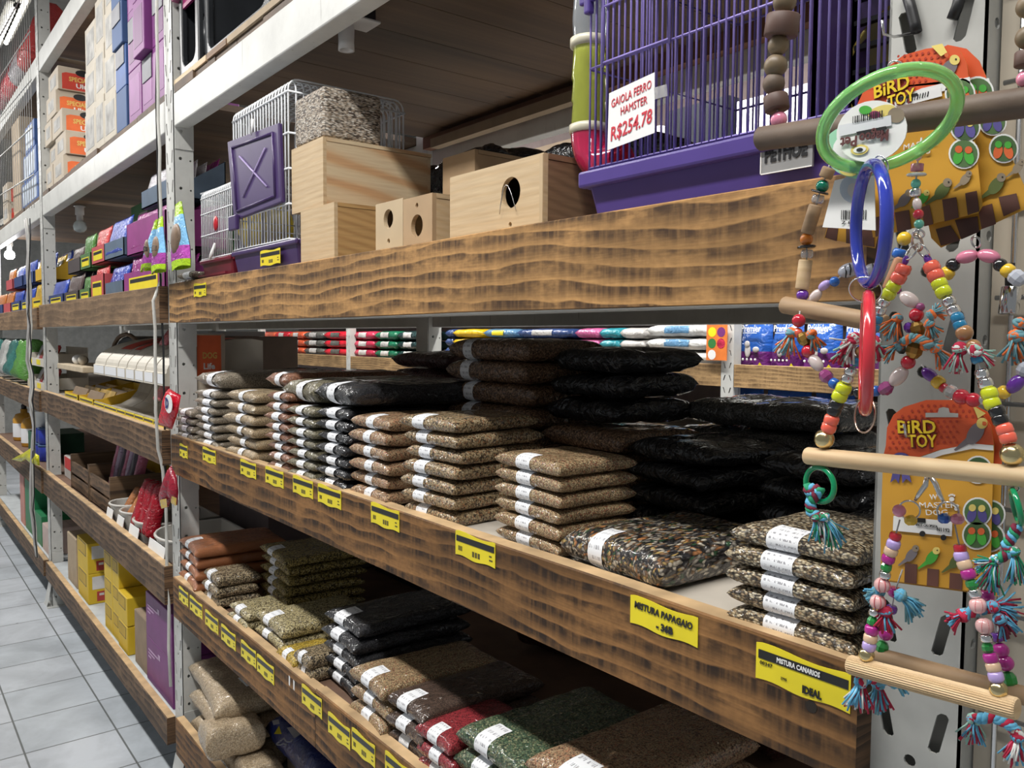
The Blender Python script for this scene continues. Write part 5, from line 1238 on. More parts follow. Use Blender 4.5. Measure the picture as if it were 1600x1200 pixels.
for i in range(2):
    z = Z0+i*.181
    t = thing('magenta_carton', f'magenta carton, {["lower", "upper"][i]} of the two on the bottom shelf beside the frame', 'box', (-3.3, .15, z), 'magenta cartons on the bottom shelf')
    MB().box(-3.47, -3.11, .045, .30, z, z+.18).build('box_body', PURC_D if False else plain('plum_card', (.16, .03, .155), .45), t, bevel=.003)
    mb = MB(); mb.box(-3.109, -3.1085, .11, .24, z+.05, z+.054)
    for k in range(3): mb.box(-3.44, -3.40+.05*k, .044, .0447, z+.10+.014*k, z+.106+.014*k)
    mb.box(-3.30, -3.27, .044, .0447, z+.13, z+.15); mb.build('print_marks', plain('mauve_print', (.45, .30, .45), .5), t)
carton(-3.68, -3.49, .05, .30, Z0, .50, KRAFT_D, 'brown carton between the yellow and magenta cartons on the bottom shelf')
carton(-3.09, -2.93, .14, .5, Z0, .57, plain('dark_plum_card', (.06, .012, .06), .45), 'dark plum box behind the frame foot') if False else None
carton(-2.85, -2.5, .52, .9, Z0, .62, plain('dark_plum_card', (.06, .012, .06), .45), 'dark plum box behind the shavings bags on the bottom shelf')
# ------------------------------------------------------------------ far bay
for i in range(3):
    z = Z4+i*.17
    t = thing('blue_carton', f'blue carton with white print, {pos_word(i, 3)} at the left frame of the top shelf', 'box', (-6.1, .2, z), 'blue cartons of the far bay')
    MB().box(-6.55+.1*i, -5.86-.05*i, .05, .38, z, z+.168).build('box_body', BLUEC2, t, bevel=.003)
    MB().box(-6.5+.1*i, -5.92-.05*i, .0494, .0499, z+.02, z+.15).build('front_print', plain('pale_blue_print', (.42, .48, .56), .5, var=.4), t)
    X = -5.8597-.05*i
    text('TESTE' if False else '- I - I -', .05, (X, .2, z+.03), (0, 1, 0), (0, 0, 1), plain('pale_blue_print', (.42, .48, .56), .5), t) if False else None
    mb = MB()
    for k in range(7): mb.box(X-.0003, X+.0004, .07+.03*k, .085+.03*k, z+.015, z+.045)
    mb.box(X-.0003, X+.0004, .07, .17, z+.125, z+.145); mb.build('end_print', plain('pale_blue_print', (.42, .48, .56), .5, var=.4), t)
carton(-6.95, -6.58, .05, .45, Z4, 3.15, KRAFT, 'tall kraft carton at the left, beside the blue cartons')
for i in range(2): dogbox(-7.25, .05, Z4+i*.15, f'orange and beige carton at the left edge, {["lower", "upper"][i]}', .3, .3, .148, REDP, 'orange cartons of the far bay')
t = thing('wire_mesh_panel', 'wire mesh panel hanging in front of the far top shelf at the left edge', 'wire mesh', (-6.7, .015, 2.75))
g = MB(); g2 = MB()
for i in range(28): g.tube([(-8.2+i*.09, .012, 2.42+.025*(28-i)*.3), (-8.2+i*.09, .012, 4.2)], .0022, 4)
for i in range(6): g2.tube([(-8.2, .008, 2.75+i*.28), (-5.72, .008, 2.62+i*.28)], .004, 4)
g.build('upright_wire', plain('dull_wire', (.50, .50, .48), .4, metal=.3), t, True); g2.build('cross_wire', plain('dull_wire', (.50, .50, .48), .4, metal=.3), t, True)
for i, (x, z, m, w) in enumerate(((-7.1, 3.36, REDB, 'red'), (-6.7, 3.36, WHF, 'silver'), (-7.5, 3.36, DRED, 'crimson'), (-6.3, 3.36, REDF, 'coral'))):
    put = pillow(.34, .42, .16, 10, 10, .06, i*4.1, .6); R = Matrix.Rotation(1.2, 3, 'X'); put.v = [R @ p+Vector((x, .22, z+.22)) for p in put.v]
    tag(put.build('hanging_bag', m, None, True), f'{w} bag standing behind the wire mesh at the upper left', 'bag', 'bags behind the mesh')
random.seed(9)
YLF, TEAL = pouchf('yellow_pouch', (.60, .38, .02)), pouchf('teal_pouch', (.04, .16, .14)); CLR = pouchf('clear_pouch', (.42, .42, .40)); ORF = pouchf('orange_pouch', (.55, .18, .04))
for i, (a, b, m, mm, w) in enumerate(((-8.1, -7.65, NAVYC, [ORF, REDF], 'orange and red'), (-7.6, -7.2, plain('red_box_card', (.46, .07, .08), .5), [ORF, WHF], 'orange and silver'), (-7.15, -6.7, NAVYC, [BLUF, TEAL], 'teal and blue'), (-6.65, -6.2, NAVYC, [BLUF, WHF], 'blue and silver'), (-6.15, -5.75, YB, [YLF, BLUF], 'yellow and blue'))):
    display(a, b, .04, .22, Z3-.0, .17, m, f'display of {w} pouches in the far bay, lower row', BLUF, 4, i > 1, mats=mm)
    if i > 0: display(a+.02, b-.02, .06, .2, Z3+.18, .17, m, f'display of {w} pouches in the far bay, upper row', BLUF, 4, False, mats=mm)
def jarlike(x, y, z, r, h, m, label, name='snack_bag', cat='bag', grp=None):
    q = pillow(r*2, h, r*1.1, 10, 10, .06, x*3, .5); R = Matrix.Rotation(1.3, 3, 'X'); q.v = [R @ p+Vector((x, y, z+h/2)) for p in q.v]
    return tag(q.build(name, m, None, True), label, cat, grp)
for i, (x, m, w) in enumerate(((-7.9, TEAL, 'teal'), (-7.45, CLR, 'clear'), (-7.0, TEAL, 'dark green'), (-6.6, GRN, 'green'))): jarlike(x, .16, Z2, .16, .30, m, f'{w} bag standing on the far bay middle shelf, position {["leftmost", "second", "third", "fourth"][i]} from the left', grp='far bay bags')
for i in range(2):
    z = Z2+i*.15; t = thing('ivory_pouch_tray', f'ivory pouch tray of the far bay beside the cables, {["lower", "upper"][i]}', 'display box', (-6.1, .15, z), 'ivory trays')
    mb = MB(); mb.box(-6.45, -5.75, .04, .046, z, z+.05); mb.box(-6.45, -5.75, .28, .286, z, z+.12); mb.box(-6.45, -5.75, .046, .28, z, z+.006); mb.box(-6.45, -6.444, .046, .28, z, z+.08); mb.box(-5.756, -5.75, .046, .28, z, z+.08); mb.build('tray_body', IVORY, t)
    for k in range(5):
        q = pillow(.11, .13, .03, 6, 6, .05, k+i*7, .5); R = Matrix.Rotation(1.15, 3, 'X'); q.v = [R @ p+Vector((-6.36+k*.125, .13, z+.07)) for p in q.v]
        q.build('pouch', [WHF, DRED, WHF, BR, REDF][k], t, True)
    for k in range(2): MB().box(-6.36+.33*k, -6.22+.33*k, .0385, .0398, z+.01, z+.042).build('yellow_price_card', YELLOW, t)
for i, (x, w) in enumerate(((-7.6, 'left'), (-7.15, 'right'))):
    t = thing('pump_bottle', f'amber pump bottle on the far lower shelf, {w} one', 'bottle', (x, .16, .811), 'amber bottles')
    mb = MB(); mb.lathe([(.075, .811), (.08, .82), (.08, .98), (.06, 1.02), (.025, 1.03), (.025, 1.06)], (x, .16, 0), 16); mb.build('bottle_body', plain('amber_plastic', (.50, .25, .03), .25), t, True)
    MB().lathe([(.02, 1.06), (.02, 1.09), (.012, 1.10), (.012, 1.13)], (x, .16, 0), 10).build('pump', BLACK, t, True)
    mb = MB(); mb.lathe([(.0806, .84), (.0806, .95)], (x, .16, 0), 16, None, False); mb.build('bottle_label', LABEL_D, t, True)
carton(-6.95, -6.55, .10, .40, 0.811, .95, plain('deep_green_card', (.015, .09, .05), .5), 'deep green box between the amber bottles and the blue tubs')
for i in range(6):
    x = -6.48+.12*(i % 3); z = 0.811+.115*(i//3)
    t = thing('blue_tub', f'blue printed tub beside the cables, {["lower", "upper"][i//3]} row, {["left", "middle", "right"][i % 3]}', 'tub', (x, .12, z), 'blue tubs')
    MB().lathe([(.05, z), (.055, z+.01), (.055, z+.10), (.05, z+.105)], (x, .12, 0), 14).build('tub_body', plain('royal_blue_plastic', (.02, .035, .30), .3, var=.3), t, True); MB().lathe([(.057, z+.1), (.057, z+.112)], (x, .12, 0), 14).build('lid', BLUEC, t, True)
t = thing('white_pot', 'grey-white pot on top of the blue tubs in the far bay', 'pot', (-6.2, .18, 1.03)); MB().lathe([(.07, 1.032), (.10, 1.14), (.105, 1.145)], (-6.35, .13, 0), 18).build('pot_body', plain('white_plastic', (.62, .64, .66), .4), t, True)
t, c = hangbag('yellow_snack_bag', [(16, 718), (35, 708), (52, 697), (54, 708), (60, 712), (61, 728), (50, 725), (46, 716), (32, 722)], film('lemon_film', (.62, .60, .01), .2, 30, .8), 'shiny yellow snack bag lying on the far lower board')
MB().add([P(50, 705, y=-.055), P(56, 700, y=-.055), P(54, 713, y=-.055), P(49, 718, y=-.055)], [(0, 1, 2, 3)]).build('black_print', BLACK, t)
for i, (a, b, z0, z1, m, w) in enumerate(((-6.75, -6.35, .273, .66, plain('emerald_card', (.01, .17, .06), .45), 'tall emerald box on the far bottom shelf'), (-6.33, -6.05, .273, .47, plain('emerald_card', (.01, .17, .06), .45), 'short emerald box on the far bottom shelf'), (-7.0, -6.8, .273, .64, plain('salmon_card', (.50, .22, .18), .5), 'narrow salmon box left of the emerald boxes'), (-6.02, -5.78, .273, .44, plain('blush_card', (.52, .40, .36), .5), 'small blush box in front of the far frame'))): carton(a, b, .045, .30, z0, z1, m, w)
carton(-8.1, -7.1, .35, .9, .273, .60, KRAFT_D, 'wide brown carton at the back of the far bottom shelf')

# ------------------------------------------------------------------ shelves across the next aisle
YB_ = 2.6
def opp_post(x, lab, z0=0):
    t = thing('display_post', lab, 'post', (x, YB_+.03, 0), 'posts of the shelf across the aisle')
    holes = []
    for i in range(8): c_ = .05+i*.0625; holes += [slot(.02, c_, .03, .008, .35 if i % 2 else -.35), slot(.055, c_, .03, .008, -.35 if i % 2 else .35)]
    mb = MB()
    mb.plate([(0, 0), (.075, 0), (.075, .5), (0, .5)], holes, (x-.0375, YB_, 1.35), (1, 0, 0), (0, 0, 1), .004)
    mb.box(x-.0375, x+.0375, YB_, YB_+.004, 0, 1.35); mb.box(x-.0375, x+.0375, YB_, YB_+.004, 1.85, 2.6); mb.box(x-.0375, x-.0335, YB_+.004, YB_+.06, 0, 2.6); mb.box(x+.0335, x+.0375, YB_+.004, YB_+.06, 0, 2.6); mb.build('post_channel', WHITE, t)
for px, n_ in ((1137, 'right of the orange treat card'), (544, 'between two stacks of red bags'), (405, 'left among the orange-red bags')): opp_post(P(px, 540, y=YB_).x, 'white slotted post across the aisle, '+n_)
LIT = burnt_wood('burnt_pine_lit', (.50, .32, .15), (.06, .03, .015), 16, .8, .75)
xr = P(1137, 540, y=YB_).x
plank_board(xr+.04, -1.2, 1.531, 1.418, LIT, 'lit scorched board across the aisle under the blue bags', .025, YB_+.002)
plank_board(-4.9, xr-.04, 1.531, 1.418, LIT, 'lit scorched board across the aisle under the grey-white bags', .025, YB_+.002)
xl = P(544, 540, y=YB_).x
plank_board(xl+.04, -4.95, 1.480, 1.37, LIT, 'lit scorched board across the aisle under the green bags', .025, YB_+.002); plank_board(-8.95, xl-.04, 1.480, 1.37, LIT, 'lit scorched board across the aisle under the orange-red bags', .025, YB_+.002)
for x0, x1, z, w in ((-4.92, -1.2, 1.520, 'blue and grey bags'), (-9.6, -4.93, 1.470, 'red and green bags'), (-4.92, -1.2, .93, 'low blue bags')):
    o = MB().box(x0, x1, YB_+.07, YB_+.75, z-.02, z).build('shelf_deck', DECK); tag(o, f'deck across the aisle carrying the {w}', 'shelf deck', 'decks across the aisle')
o = MB().box(-9.6, -1.2, YB_+.76, YB_+.78, 0, 3.4).build('back_panel', plain('mauve_back_panel', (.17, .13, .125), .7)); tag(o, 'dull mauve back panel of the shelf across the aisle', 'panel')
for i, (x0, x1) in enumerate(((-9.6, -5.0), (-4.95, -1.2))):
    o = MB().box(x0, x1, YB_+.0, YB_+.05, 2.05, 2.16).build('shelf_beam', WHITE); tag(o, f'white beam across the aisle seen over the cages, {["left", "right"][i]} length', 'shelf beam')
    o = MB().box(x0, x1, YB_+.07, YB_+.75, 2.14, 2.16).build('shelf_deck', DECK); tag(o, f'high deck across the aisle, {["left", "right"][i]} length', 'shelf deck', 'decks across the aisle')
opp_bag_n = [0]
def oppstack(pxa, pxb, n, h, m, z0, what, grp, band=None, d=.34):
    a, b = P(pxa, 540, y=YB_+.02).x, P(pxb, 540, y=YB_+.02).x; w = b-a-.006
    for i in range(n):
        opp_bag_n[0] += 1
        q = pillow(w, d, h*1.02, 10, 8, .04, opp_bag_n[0]*1.7, .35); q.v = [p+Vector(((a+b)/2, YB_+.09+d/2-.05, z0+i*h)) for p in q.v]
        o = q.build('pet_food_bag', m, None, True); tag(o, f'{what}, {pos_word(i, n)}' if n > 1 else what, 'pet food bag', grp)
        if band:
            lb = pillow_label(w, d, h*1.02, -.42, .30, -.93, -.985, ear=.04, sd=opp_bag_n[0]*1.7, amp=.35); lb.v = [p+Vector(((a+b)/2, YB_+.09+d/2-.05-.001, z0+i*h)) for p in lb.v]
            lb.build('printed_band', band, o, True, local=True)
def lf(n, c): return film(n, c, .22, 18, .7)
SILV = lf('silver_print_film', (.50, .48, .46)); VERM = lf('vermilion_film', (.62, .10, .04)); SCAR = lf('scarlet_film', (.55, .015, .03)); FOREST = lf('forest_film', (.01, .12, .06)); PINE = lf('pine_film', (.012, .035, .035)); CHARF = lf('charcoal_film', (.10, .10, .09)); NAVF = lf('navy_bag_film', (.03, .06, .17)); CRIM = lf('crimson_bag_film', (.45, .03, .07))
RG = 'bags across the aisle, left'
for (a, b, m, bd, w) in ((363, 384, VERM, SILV, 'vermilion bag across the aisle, leftmost column'), (385, 402, CRIM, NAVF, 'crimson bag with navy band, left of the left post'), (408, 426, VERM, None, 'vermilion bag just right of the left post'), (426, 447, SCAR, SILV, 'red bag with a pale band, second right of the left post'), (448, 470, VERM, SILV, 'orange-red bag left of the charcoal column'), (471, 501, CHARF, SILV, 'charcoal bag across the aisle between orange and scarlet'), (502, 540, SCAR, CHARF, 'scarlet bag left of the middle post'), (547, 580, CRIM, SILV, 'crimson bag right of the middle post'), (581, 615, FOREST, SILV, 'forest green bag across the aisle'), (616, 651, PINE, SILV, 'dark pine green bag across the aisle')):
    oppstack(a, b, 3, .078, m, 1.4705, w, RG, bd)
GG = 'bags across the aisle, middle'; YEL = lf('amber_film', (.60, .38, .01)); SKYB = lf('steel_blue_film', (.10, .22, .36)); WHB = lf('white_bag_film', (.62, .62, .60)); TEALB = lf('teal_bag_film', (.03, .25, .30)); PNKB = lf('rose_bag_film', (.45, .10, .24))
for (a, b, m, bd, w) in ((691, 702, NAVF, None, 'navy bag beside the rear post across the aisle'), (703, 748, YEL, None, 'amber yellow bag across the aisle'), (750, 800, SKYB, YELLOW, 'steel blue bag across the aisle'), (802, 890, NAVF, SILV, 'wide navy bag behind the tall dark stack'), (893, 930, PNKB, None, 'rose bag across the aisle'), (931, 962, TEALB, None, 'teal bag across the aisle'), (963, 1000, SILV, None, 'silver bag across the aisle')):
    oppstack(a, b, 3, .066, m, 1.5205, w, GG, bd)
oppstack(1003, 1112, 3, .072, WHB, 1.5205, 'grey-white bag with a blue badge across the aisle', GG, SKYB)
# orange card of treats on the slotted post
xa, xb = P(1104, 540, y=YB_-.02).x, P(1136, 540, y=YB_-.02).x; za, zb = P(1120, 563, y=YB_-.02).z, P(1120, 505, y=YB_-.02).z
t = thing('treat_card', 'orange card of small pictures hanging on the slotted post across the aisle', 'card', ((xa+xb)/2, YB_-.02, za)); MB().box(xa, xb, YB_-.022, YB_-.018, za, zb).build('card_sheet', plain('bright_orange_card', (.75, .20, .04), .45), t)
for i in range(5):
    mb = MB(); w = (xb-xa); mb.plate([(w*.2*math.cos(k*PI/6), w*.2*math.sin(k*PI/6)) for k in range(12)], [], (xa+w*(.28+.44*(i % 2)), YB_-.0226, zb-w*(.35+.45*(i//2))), (1, 0, 0), (0, 0, 1), .0004); mb.build('picture_spot', [YELLOW, PURC, GRNC, CRIM, PAPER][i], t)
# standing blue dog food bags
BLUB = lf('blue_bag_film', (.02, .09, .36)); PLUM = lf('plum_film', (.12, .02, .14))
def standbag(pxa, pxb, y, z0, h, label, full=True):
    a, b = P(pxa, 540, y=y).x, P(pxb, 540, y=y).x; cx, w = (a+b)/2, b-a-.004
    t = thing('dog_food_bag', label, 'pet food bag', (cx, y+.06, z0), 'blue dog food bags across the aisle')
    def slab(n, s0, s1, m, off=0):
        mb = MB(); N = 8; vs = []; fs = []
        for i in range(N+1):
            s = s0+(s1-s0)*i/N; dp = (.075*(1-s**3)+.004)+off
            for k in range(9):
                u = k/8*2-1; ww = w/2*(1-.06*s)
                vs.append(Vector((cx+u*ww, y+.06-dp*(1-u**4)**.5*.9+.006*noise.noise(Vector((u*3+cx*9, s*5, 2))), z0+s*h)))
            for k in range(9):
                u = k/8*2-1; vs.append(Vector((cx+u*w/2*(1-.06*s), y+.06+dp*.8*(1-u**4)**.5, z0+s*h)))
        for i in range(N):
            for sd_ in (0, 9):
                for k in range(8):
                    p = i*18+sd_+k; q = (p, p+1, p+19, p+18); fs.append(q if sd_ == 0 else q[::-1])
        return mb.add(vs, fs).build(n, m, t, True)
    slab('plum_base', 0, .34, PLUM); slab('blue_body', .34, 1, BLUB)
    yf = y-.012
    text('Premier', w*.26, (cx+w*.06, yf-.004, z0+h*.84), (1, 0, 0), (0, 0, 1), PAPER, t, bold=.001, shear=.1, wid=w*.62)
    mb = MB(); mb.box(cx-w*.2, cx+w*.25, yf-.004, yf-.003, z0+h*.74, z0+h*.755); mb.build('print_rule', PAPER, t)
    mb = MB(); mb.ball((cx-w*.02, yf-.006, z0+h*.36), w*.12, 10, 8, (.8, .2, 1.6)); mb.ball((cx-w*.02, yf-.010, z0+h*.50), w*.09, 10, 8, (1, .3, 1)); mb.ball((cx+w*.24, yf-.006, z0+h*.38), w*.10, 8, 6, (1.1, .2, .8)); mb.build('dog_picture', plain('grey_dog_print', (.55, .52, .52), .5, var=.3), t, True)
    mb = MB()
    for k in range(5): mb.ball((cx-w*.28+w*.13*k, yf-.010, z0+h*.16), w*.035, 8, 6, (1, .3, 1))
    mb.build('round_icons', PAPER, t, True)
    mb = MB(); mb.add([(cx+w*.30, yf-.008, z0+h*.02), (cx+w*.46, yf-.004, z0+h*.02), (cx+w*.38, yf-.008, z0+h*.11)], [(0, 1, 2)]); mb.build('yellow_triangle', YELLOW, t)
for i, (a, b) in enumerate(((1148, 1198), (1199, 1247), (1249, 1307), (1309, 1372))): standbag(a, b, YB_+.085, 1.5205, .225, f'blue and plum dog food bag across the aisle, {["leftmost by the slotted post", "second", "third", "rightmost by the near post"][i]}')
for i, (a, b) in enumerate(((1130, 1186), (1188, 1262), (1264, 1330))): standbag(a, b, YB_+.085, 1.14, .265, f'blue dog food bag below the lit board across the aisle, {["left", "middle", "right"][i]}')
o = MB().box(-4.9, -1.2, YB_+.07, YB_+.75, 1.12, 1.139).build('shelf_deck', DECK); tag(o, 'lower deck across the aisle under the blue bags', 'shelf deck', 'decks across the aisle')
# white goods across the aisle seen through the cage
for i, (a, b, z0, z1) in enumerate(((1010, 1120, 1.75, 2.03), (1165, 1260, 1.75, 2.04))):
    pass
o = MB().box(-4.9, -1.2, YB_+.07, YB_+.75, 2.56, 2.584).build('shelf_deck', WHITE); tag(o, 'white deck high across the aisle seen through the cage', 'shelf deck', 'decks across the aisle')
for i, (a, b, h, m, w) in enumerate(((-3.6, -3.15, .16, PAPER, 'white'), (-3.1, -2.7, .20, plain('black_card', (.012, .014, .02), .5), 'black'), (-2.65, -2.2, .17, PAPER, 'white'), (-2.15, -1.75, .19, CREAMC, 'cream'), (-4.6, -3.7, .2, KRAFT_D, 'brown'))): carton(a, b, YB_+.1, YB_+.45, 2.585, 2.585+h*1.6, m, f'{w} carton across the aisle seen through the cage bars, {["left", "second", "middle", "right", "far left"][i]}')
# ------------------------------------------------------------------ bird toys hung on the near frame
def DEP(px, py, y): return (P(px, py, y=y)-CAMP).dot(_f)/FPX         # metres per photo pixel at that spot
def bead_m(name, c, **k): return plain(name, c, .14, coat=.6, var=.05, **k)
CORAL, NEON, VIOL = bead_m('coral_bead', (.80, .13, .08)), bead_m('neon_yellow_bead', (.58, .64, .015)), bead_m('violet_bead', (.13, .03, .32))
SILVB = plain('silver_bead', (.78, .78, .78), .12, metal=1); GOLDB = plain('gold_bead', (.62, .52, .28), .22, metal=1); OLDG = plain('old_gold_bead', (.34, .20, .05), .25, metal=.7)
AQUA = bead_m('aqua_clear_bead', (.02, .26, .50), trans=.3); BLUB_ = bead_m('blue_bead', (.02, .12, .45)); BLKB = bead_m('black_bead', (.01, .01, .011)); REDB_ = bead_m('red_bead', (.50, .015, .035)); PEARL = bead_m('pearl_bead', (.62, .52, .50))
MAGB = bead_m('magenta_bead', (.42, .02, .25)); PLUMB = bead_m('plum_metal_bead', (.26, .05, .17)); LILAC = bead_m('lilac_bead', (.48, .36, .72)); PEACH = bead_m('peach_bead', (.72, .50, .33)); GREENB = bead_m('green_clear_bead', (.02, .32, .06), trans=.25); TEALB_ = bead_m('teal_pearl_bead', (.13, .48, .36)); EMER = bead_m('emerald_bead', (.0, .20, .12), trans=.2)
PINKB = bead_m('pink_bead', (.75, .26, .38)); ROSE = bead_m('rose_bead', (.62, .20, .30)); YELB = bead_m('yellow_bead', (.72, .46, .03)); ORB = bead_m('orange_clear_bead', (.72, .22, .02), trans=.2); CLRB = plain('clear_bead', (.75, .74, .74), .08, trans=.7, coat=.6); GREYB = bead_m('grey_crystal_bead', (.42, .44, .50)); BRNB = bead_m('brown_bead', (.34, .17, .07)); STRP = bead_m('striped_pink_bead', (.78, .46, .45)); WHTB = bead_m('white_bead', (.72, .72, .70))
WOODB = plain('grey_brown_wood', (.115, .080, .056), .6, var=.3, bumps=.25); WOODT = plain('tan_wood_ball', (.20, .145, .085), .45, var=.25); WOODR = plain('red_brown_wood', (.105, .058, .045), .55, var=.2)
DOWEL = ply('pale_dowel', (.62, .45, .26), (.52, .35, .18), 9, amount=.5); DOWEL2 = ply('brown_dowel', (.36, .24, .135), (.27, .165, .085), 8, amount=.5)
CORD = plain('clear_cord', (.45, .45, .45), .3)
def frame_along(d):
    d = d.normalized(); a = d.orthogonal().normalized(); b = d.cross(a); return Matrix((a, b, d)).transposed()
def one_bead(t, px, py, y, size, kind, m, d=Vector((0, 0, 1)), nm='bead'):
    c = P(px, py, y=y); r = size/2*DEP(px, py, y); R = frame_along(d); mb = MB()
    if kind == 'pony': mb.lathe([(r*.34, -r*.66), (r*.80, -r*.70), (r, -r*.36), (r, r*.36), (r*.80, r*.70), (r*.34, r*.66)], c, 16, R)
    elif kind == 'ball': mb.ball(c, r, 18, 12)
    elif kind == 'oval': mb.ball(c, r, 16, 10, (.68, .68, 1.1), R)
    elif kind == 'facet': mb.ball(c, r, 8, 5, (.9, .9, 1), R)
    elif kind == 'disc': mb.lathe([(r*.9, -r*.12), (r, 0), (r*.9, r*.12)], c, 18, R)
    elif kind == 'cyl': mb.lathe([(r*.94, -r*.62), (r, -r*.55), (r, r*.55), (r*.94, r*.62)], c, 18, R)
    o = mb.build(nm, m, t, kind != 'facet'); return c
def string(t, y, L, cord=True, ends=()):
    """beads threaded one after another: (px, py, size, kind, material)"""
    C = [P(b[0], b[1], y=y) for b in L]
    for i, b in enumerate(L):
        d = (C[min(i+1, len(L)-1)]-C[max(i-1, 0)]); one_bead(t, b[0], b[1], y, b[2], b[3], b[4], d if d.length > 1e-6 else Vector((0, 0, 1)))
    if cord:
        pts = ([P(ends[0][0], ends[0][1], y=y)] if ends and ends[0] else [])+C+([P(ends[1][0], ends[1][1], y=y)] if ends and len(ends) > 1 and ends[1] else [])
        MB().tube(pts, .0007, 5).build('cord', CORD, t, True)
def hoop(t, px, py, y, R_px, ang, ratio, tube_px, m, name='ring', n=48, flip=1):
    """circular ring turned away from the viewer: ratio = apparent minor/major"""
    c = P(px, py, y=y); k = DEP(px, py, y); a = _r*math.cos(ang)-_u*math.sin(ang); b = _r*math.sin(ang)+_u*math.cos(ang)
    v = (c-CAMP).normalized(); a = (a-v*a.dot(v)).normalized(); b = v.cross(a).normalized()
    b = b*ratio+v*flip*math.sqrt(max(0, 1-ratio*ratio))
    return MB().tube([c+(a*math.cos(2*PI*i/n)+b*math.sin(2*PI*i/n))*R_px*k for i in range(n)], tube_px*k, 10, True).build(name, m, t, True)
def dowel(t, pa, pb, y, r_px, m, name='perch', y2=None, n=20):
    a, b = P(*pa, y=y), P(*pb, y=y2 if y2 is not None else y); r = r_px*DEP(*pa, y); d = (b-a).normalized()
    mb = MB(); mb.tube([a, a+d*.0015, b-d*.0015, b], [r*.9, r, r, r*.9], n); return mb.build(name, m, t, True)
YC = lambda n, c: plain(n, c, .85, var=.15)
Y_OR, Y_TL, Y_RD, Y_WH, Y_MR, Y_GR, Y_BL = YC('orange_yarn', (.78, .17, .04)), YC('teal_yarn', (.15, .33, .38)), YC('crimson_yarn', (.46, .02, .06)), YC('white_yarn', (.66, .66, .63)), YC('maroon_yarn', (.17, .015, .04)), YC('green_yarn', (.02, .27, .13)), YC('sky_yarn', (.12, .40, .60)); Y_MT = YC('mint_yarn', (.33, .55, .47))
def tassel(t, px, py, y, dx, dy, length, spread, mats, n=34, knot=9, nm='tassel', rs=None):
    """knot of cord and its frayed ends; dx,dy = way the ends hang"""
    rr = random.Random(rs if rs is not None else int(px*3+py)); c = P(px, py, y=y); k = DEP(px, py, y)
    dv = (_r*dx-_u*dy).normalized(); sv = dv.cross(_f).normalized()
    mb = MB()
    for i in range(5):
        mb.mat(i % len(mats)); a = rr.uniform(0, 2*PI)
        e1 = (sv*math.cos(a)+_f*math.sin(a)); e2 = (dv*math.cos(a*1.7)+e1.cross(dv)*math.sin(a*1.7))
        mb.tube([c+(e1*math.cos(q)+e2*math.sin(q))*knot*k*.62 for q in [j*2*PI/10 for j in range(10)]], knot*k*.40, 6, True)
    mb.build(nm+'_knot', mats, t, True)
    mb = MB()
    for i in range(n):
        mb.mat(i*len(mats)//n); s_ = rr.gauss(0, .5)*spread; f_ = rr.gauss(0, .35)*spread; L = length*rr.uniform(.72, 1.08)*k
        w = (dv+sv*s_+_f*f_).normalized(); p1 = c+w*L*.5+sv*rr.uniform(-.1, .1)*L; p2 = c+w*L+Vector((0, 0, -.12*L))+sv*s_*.25*L
        mb.tube([c+sv*s_*knot*k*.5, p1, p2], knot*k*.145, 4)
    mb.build(nm, mats, t, True)
def braid(t, pts, y, r_px, mats, nm='rope'):
    W_ = [P(a, b, y=y) for a, b in pts]; k = DEP(*pts[0], y); path = []
    for a, b in zip(W_, W_[1:]): path += [a.lerp(b, i/8) for i in range(8)]
    path.append(W_[-1]); mb = MB()
    for s_ in range(3):
        mb.mat(s_ % len(mats)); q = []
        for i, p in enumerate(path):
            d = (path[min(i+1, len(path)-1)]-path[max(i-1, 0)]).normalized(); e = d.cross(_f).normalized(); a = i*.75+s_*2*PI/3
            q.append(p+(e*math.cos(a)+_f*math.sin(a))*r_px*k*.55)
        mb.tube(q, r_px*k*.55, 6)
    return mb.build(nm, mats, t, True)
def polyart(t, pts, y, m, nm='printed_shape', th=.0004):
    q = [P(a, b, y=y) for a, b in pts]; o = q[0]
    return MB().plate([(p.x-o.x, p.z-o.z) for p in q], [], o, (1, 0, 0), (0, 0, 1), th).build(nm, m, t)
def ell(cx, cy, rx, ry, rot=0, n=22): return [(cx+rx*math.cos(a)*math.cos(rot)-ry*math.sin(a)*math.sin(rot), cy+rx*math.cos(a)*math.sin(rot)+ry*math.sin(a)*math.cos(rot)) for a in [2*PI*i/n for i in range(n)]]
def ptext(t, body, px, py, y, w_px, h_px, m, ang=0, bold=0, nm='lettering', shear=0):
    """lettering w_px wide, h_px tall, on plane y; ang = rise to the right in photo terms"""
    c = P(px, py, y=y); e = P(px+10*math.cos(ang), py-10*math.sin(ang), y=y)-c; k = DEP(px, py, y)
    u = e.normalized(); v = Vector((-u.z, 0, u.x)); wm = w_px*e.length/10
    return text(body, h_px*k*1.36, c, u, v, m, t, nm, bold=bold, wid=wm, shear=shear, lift=.0003)
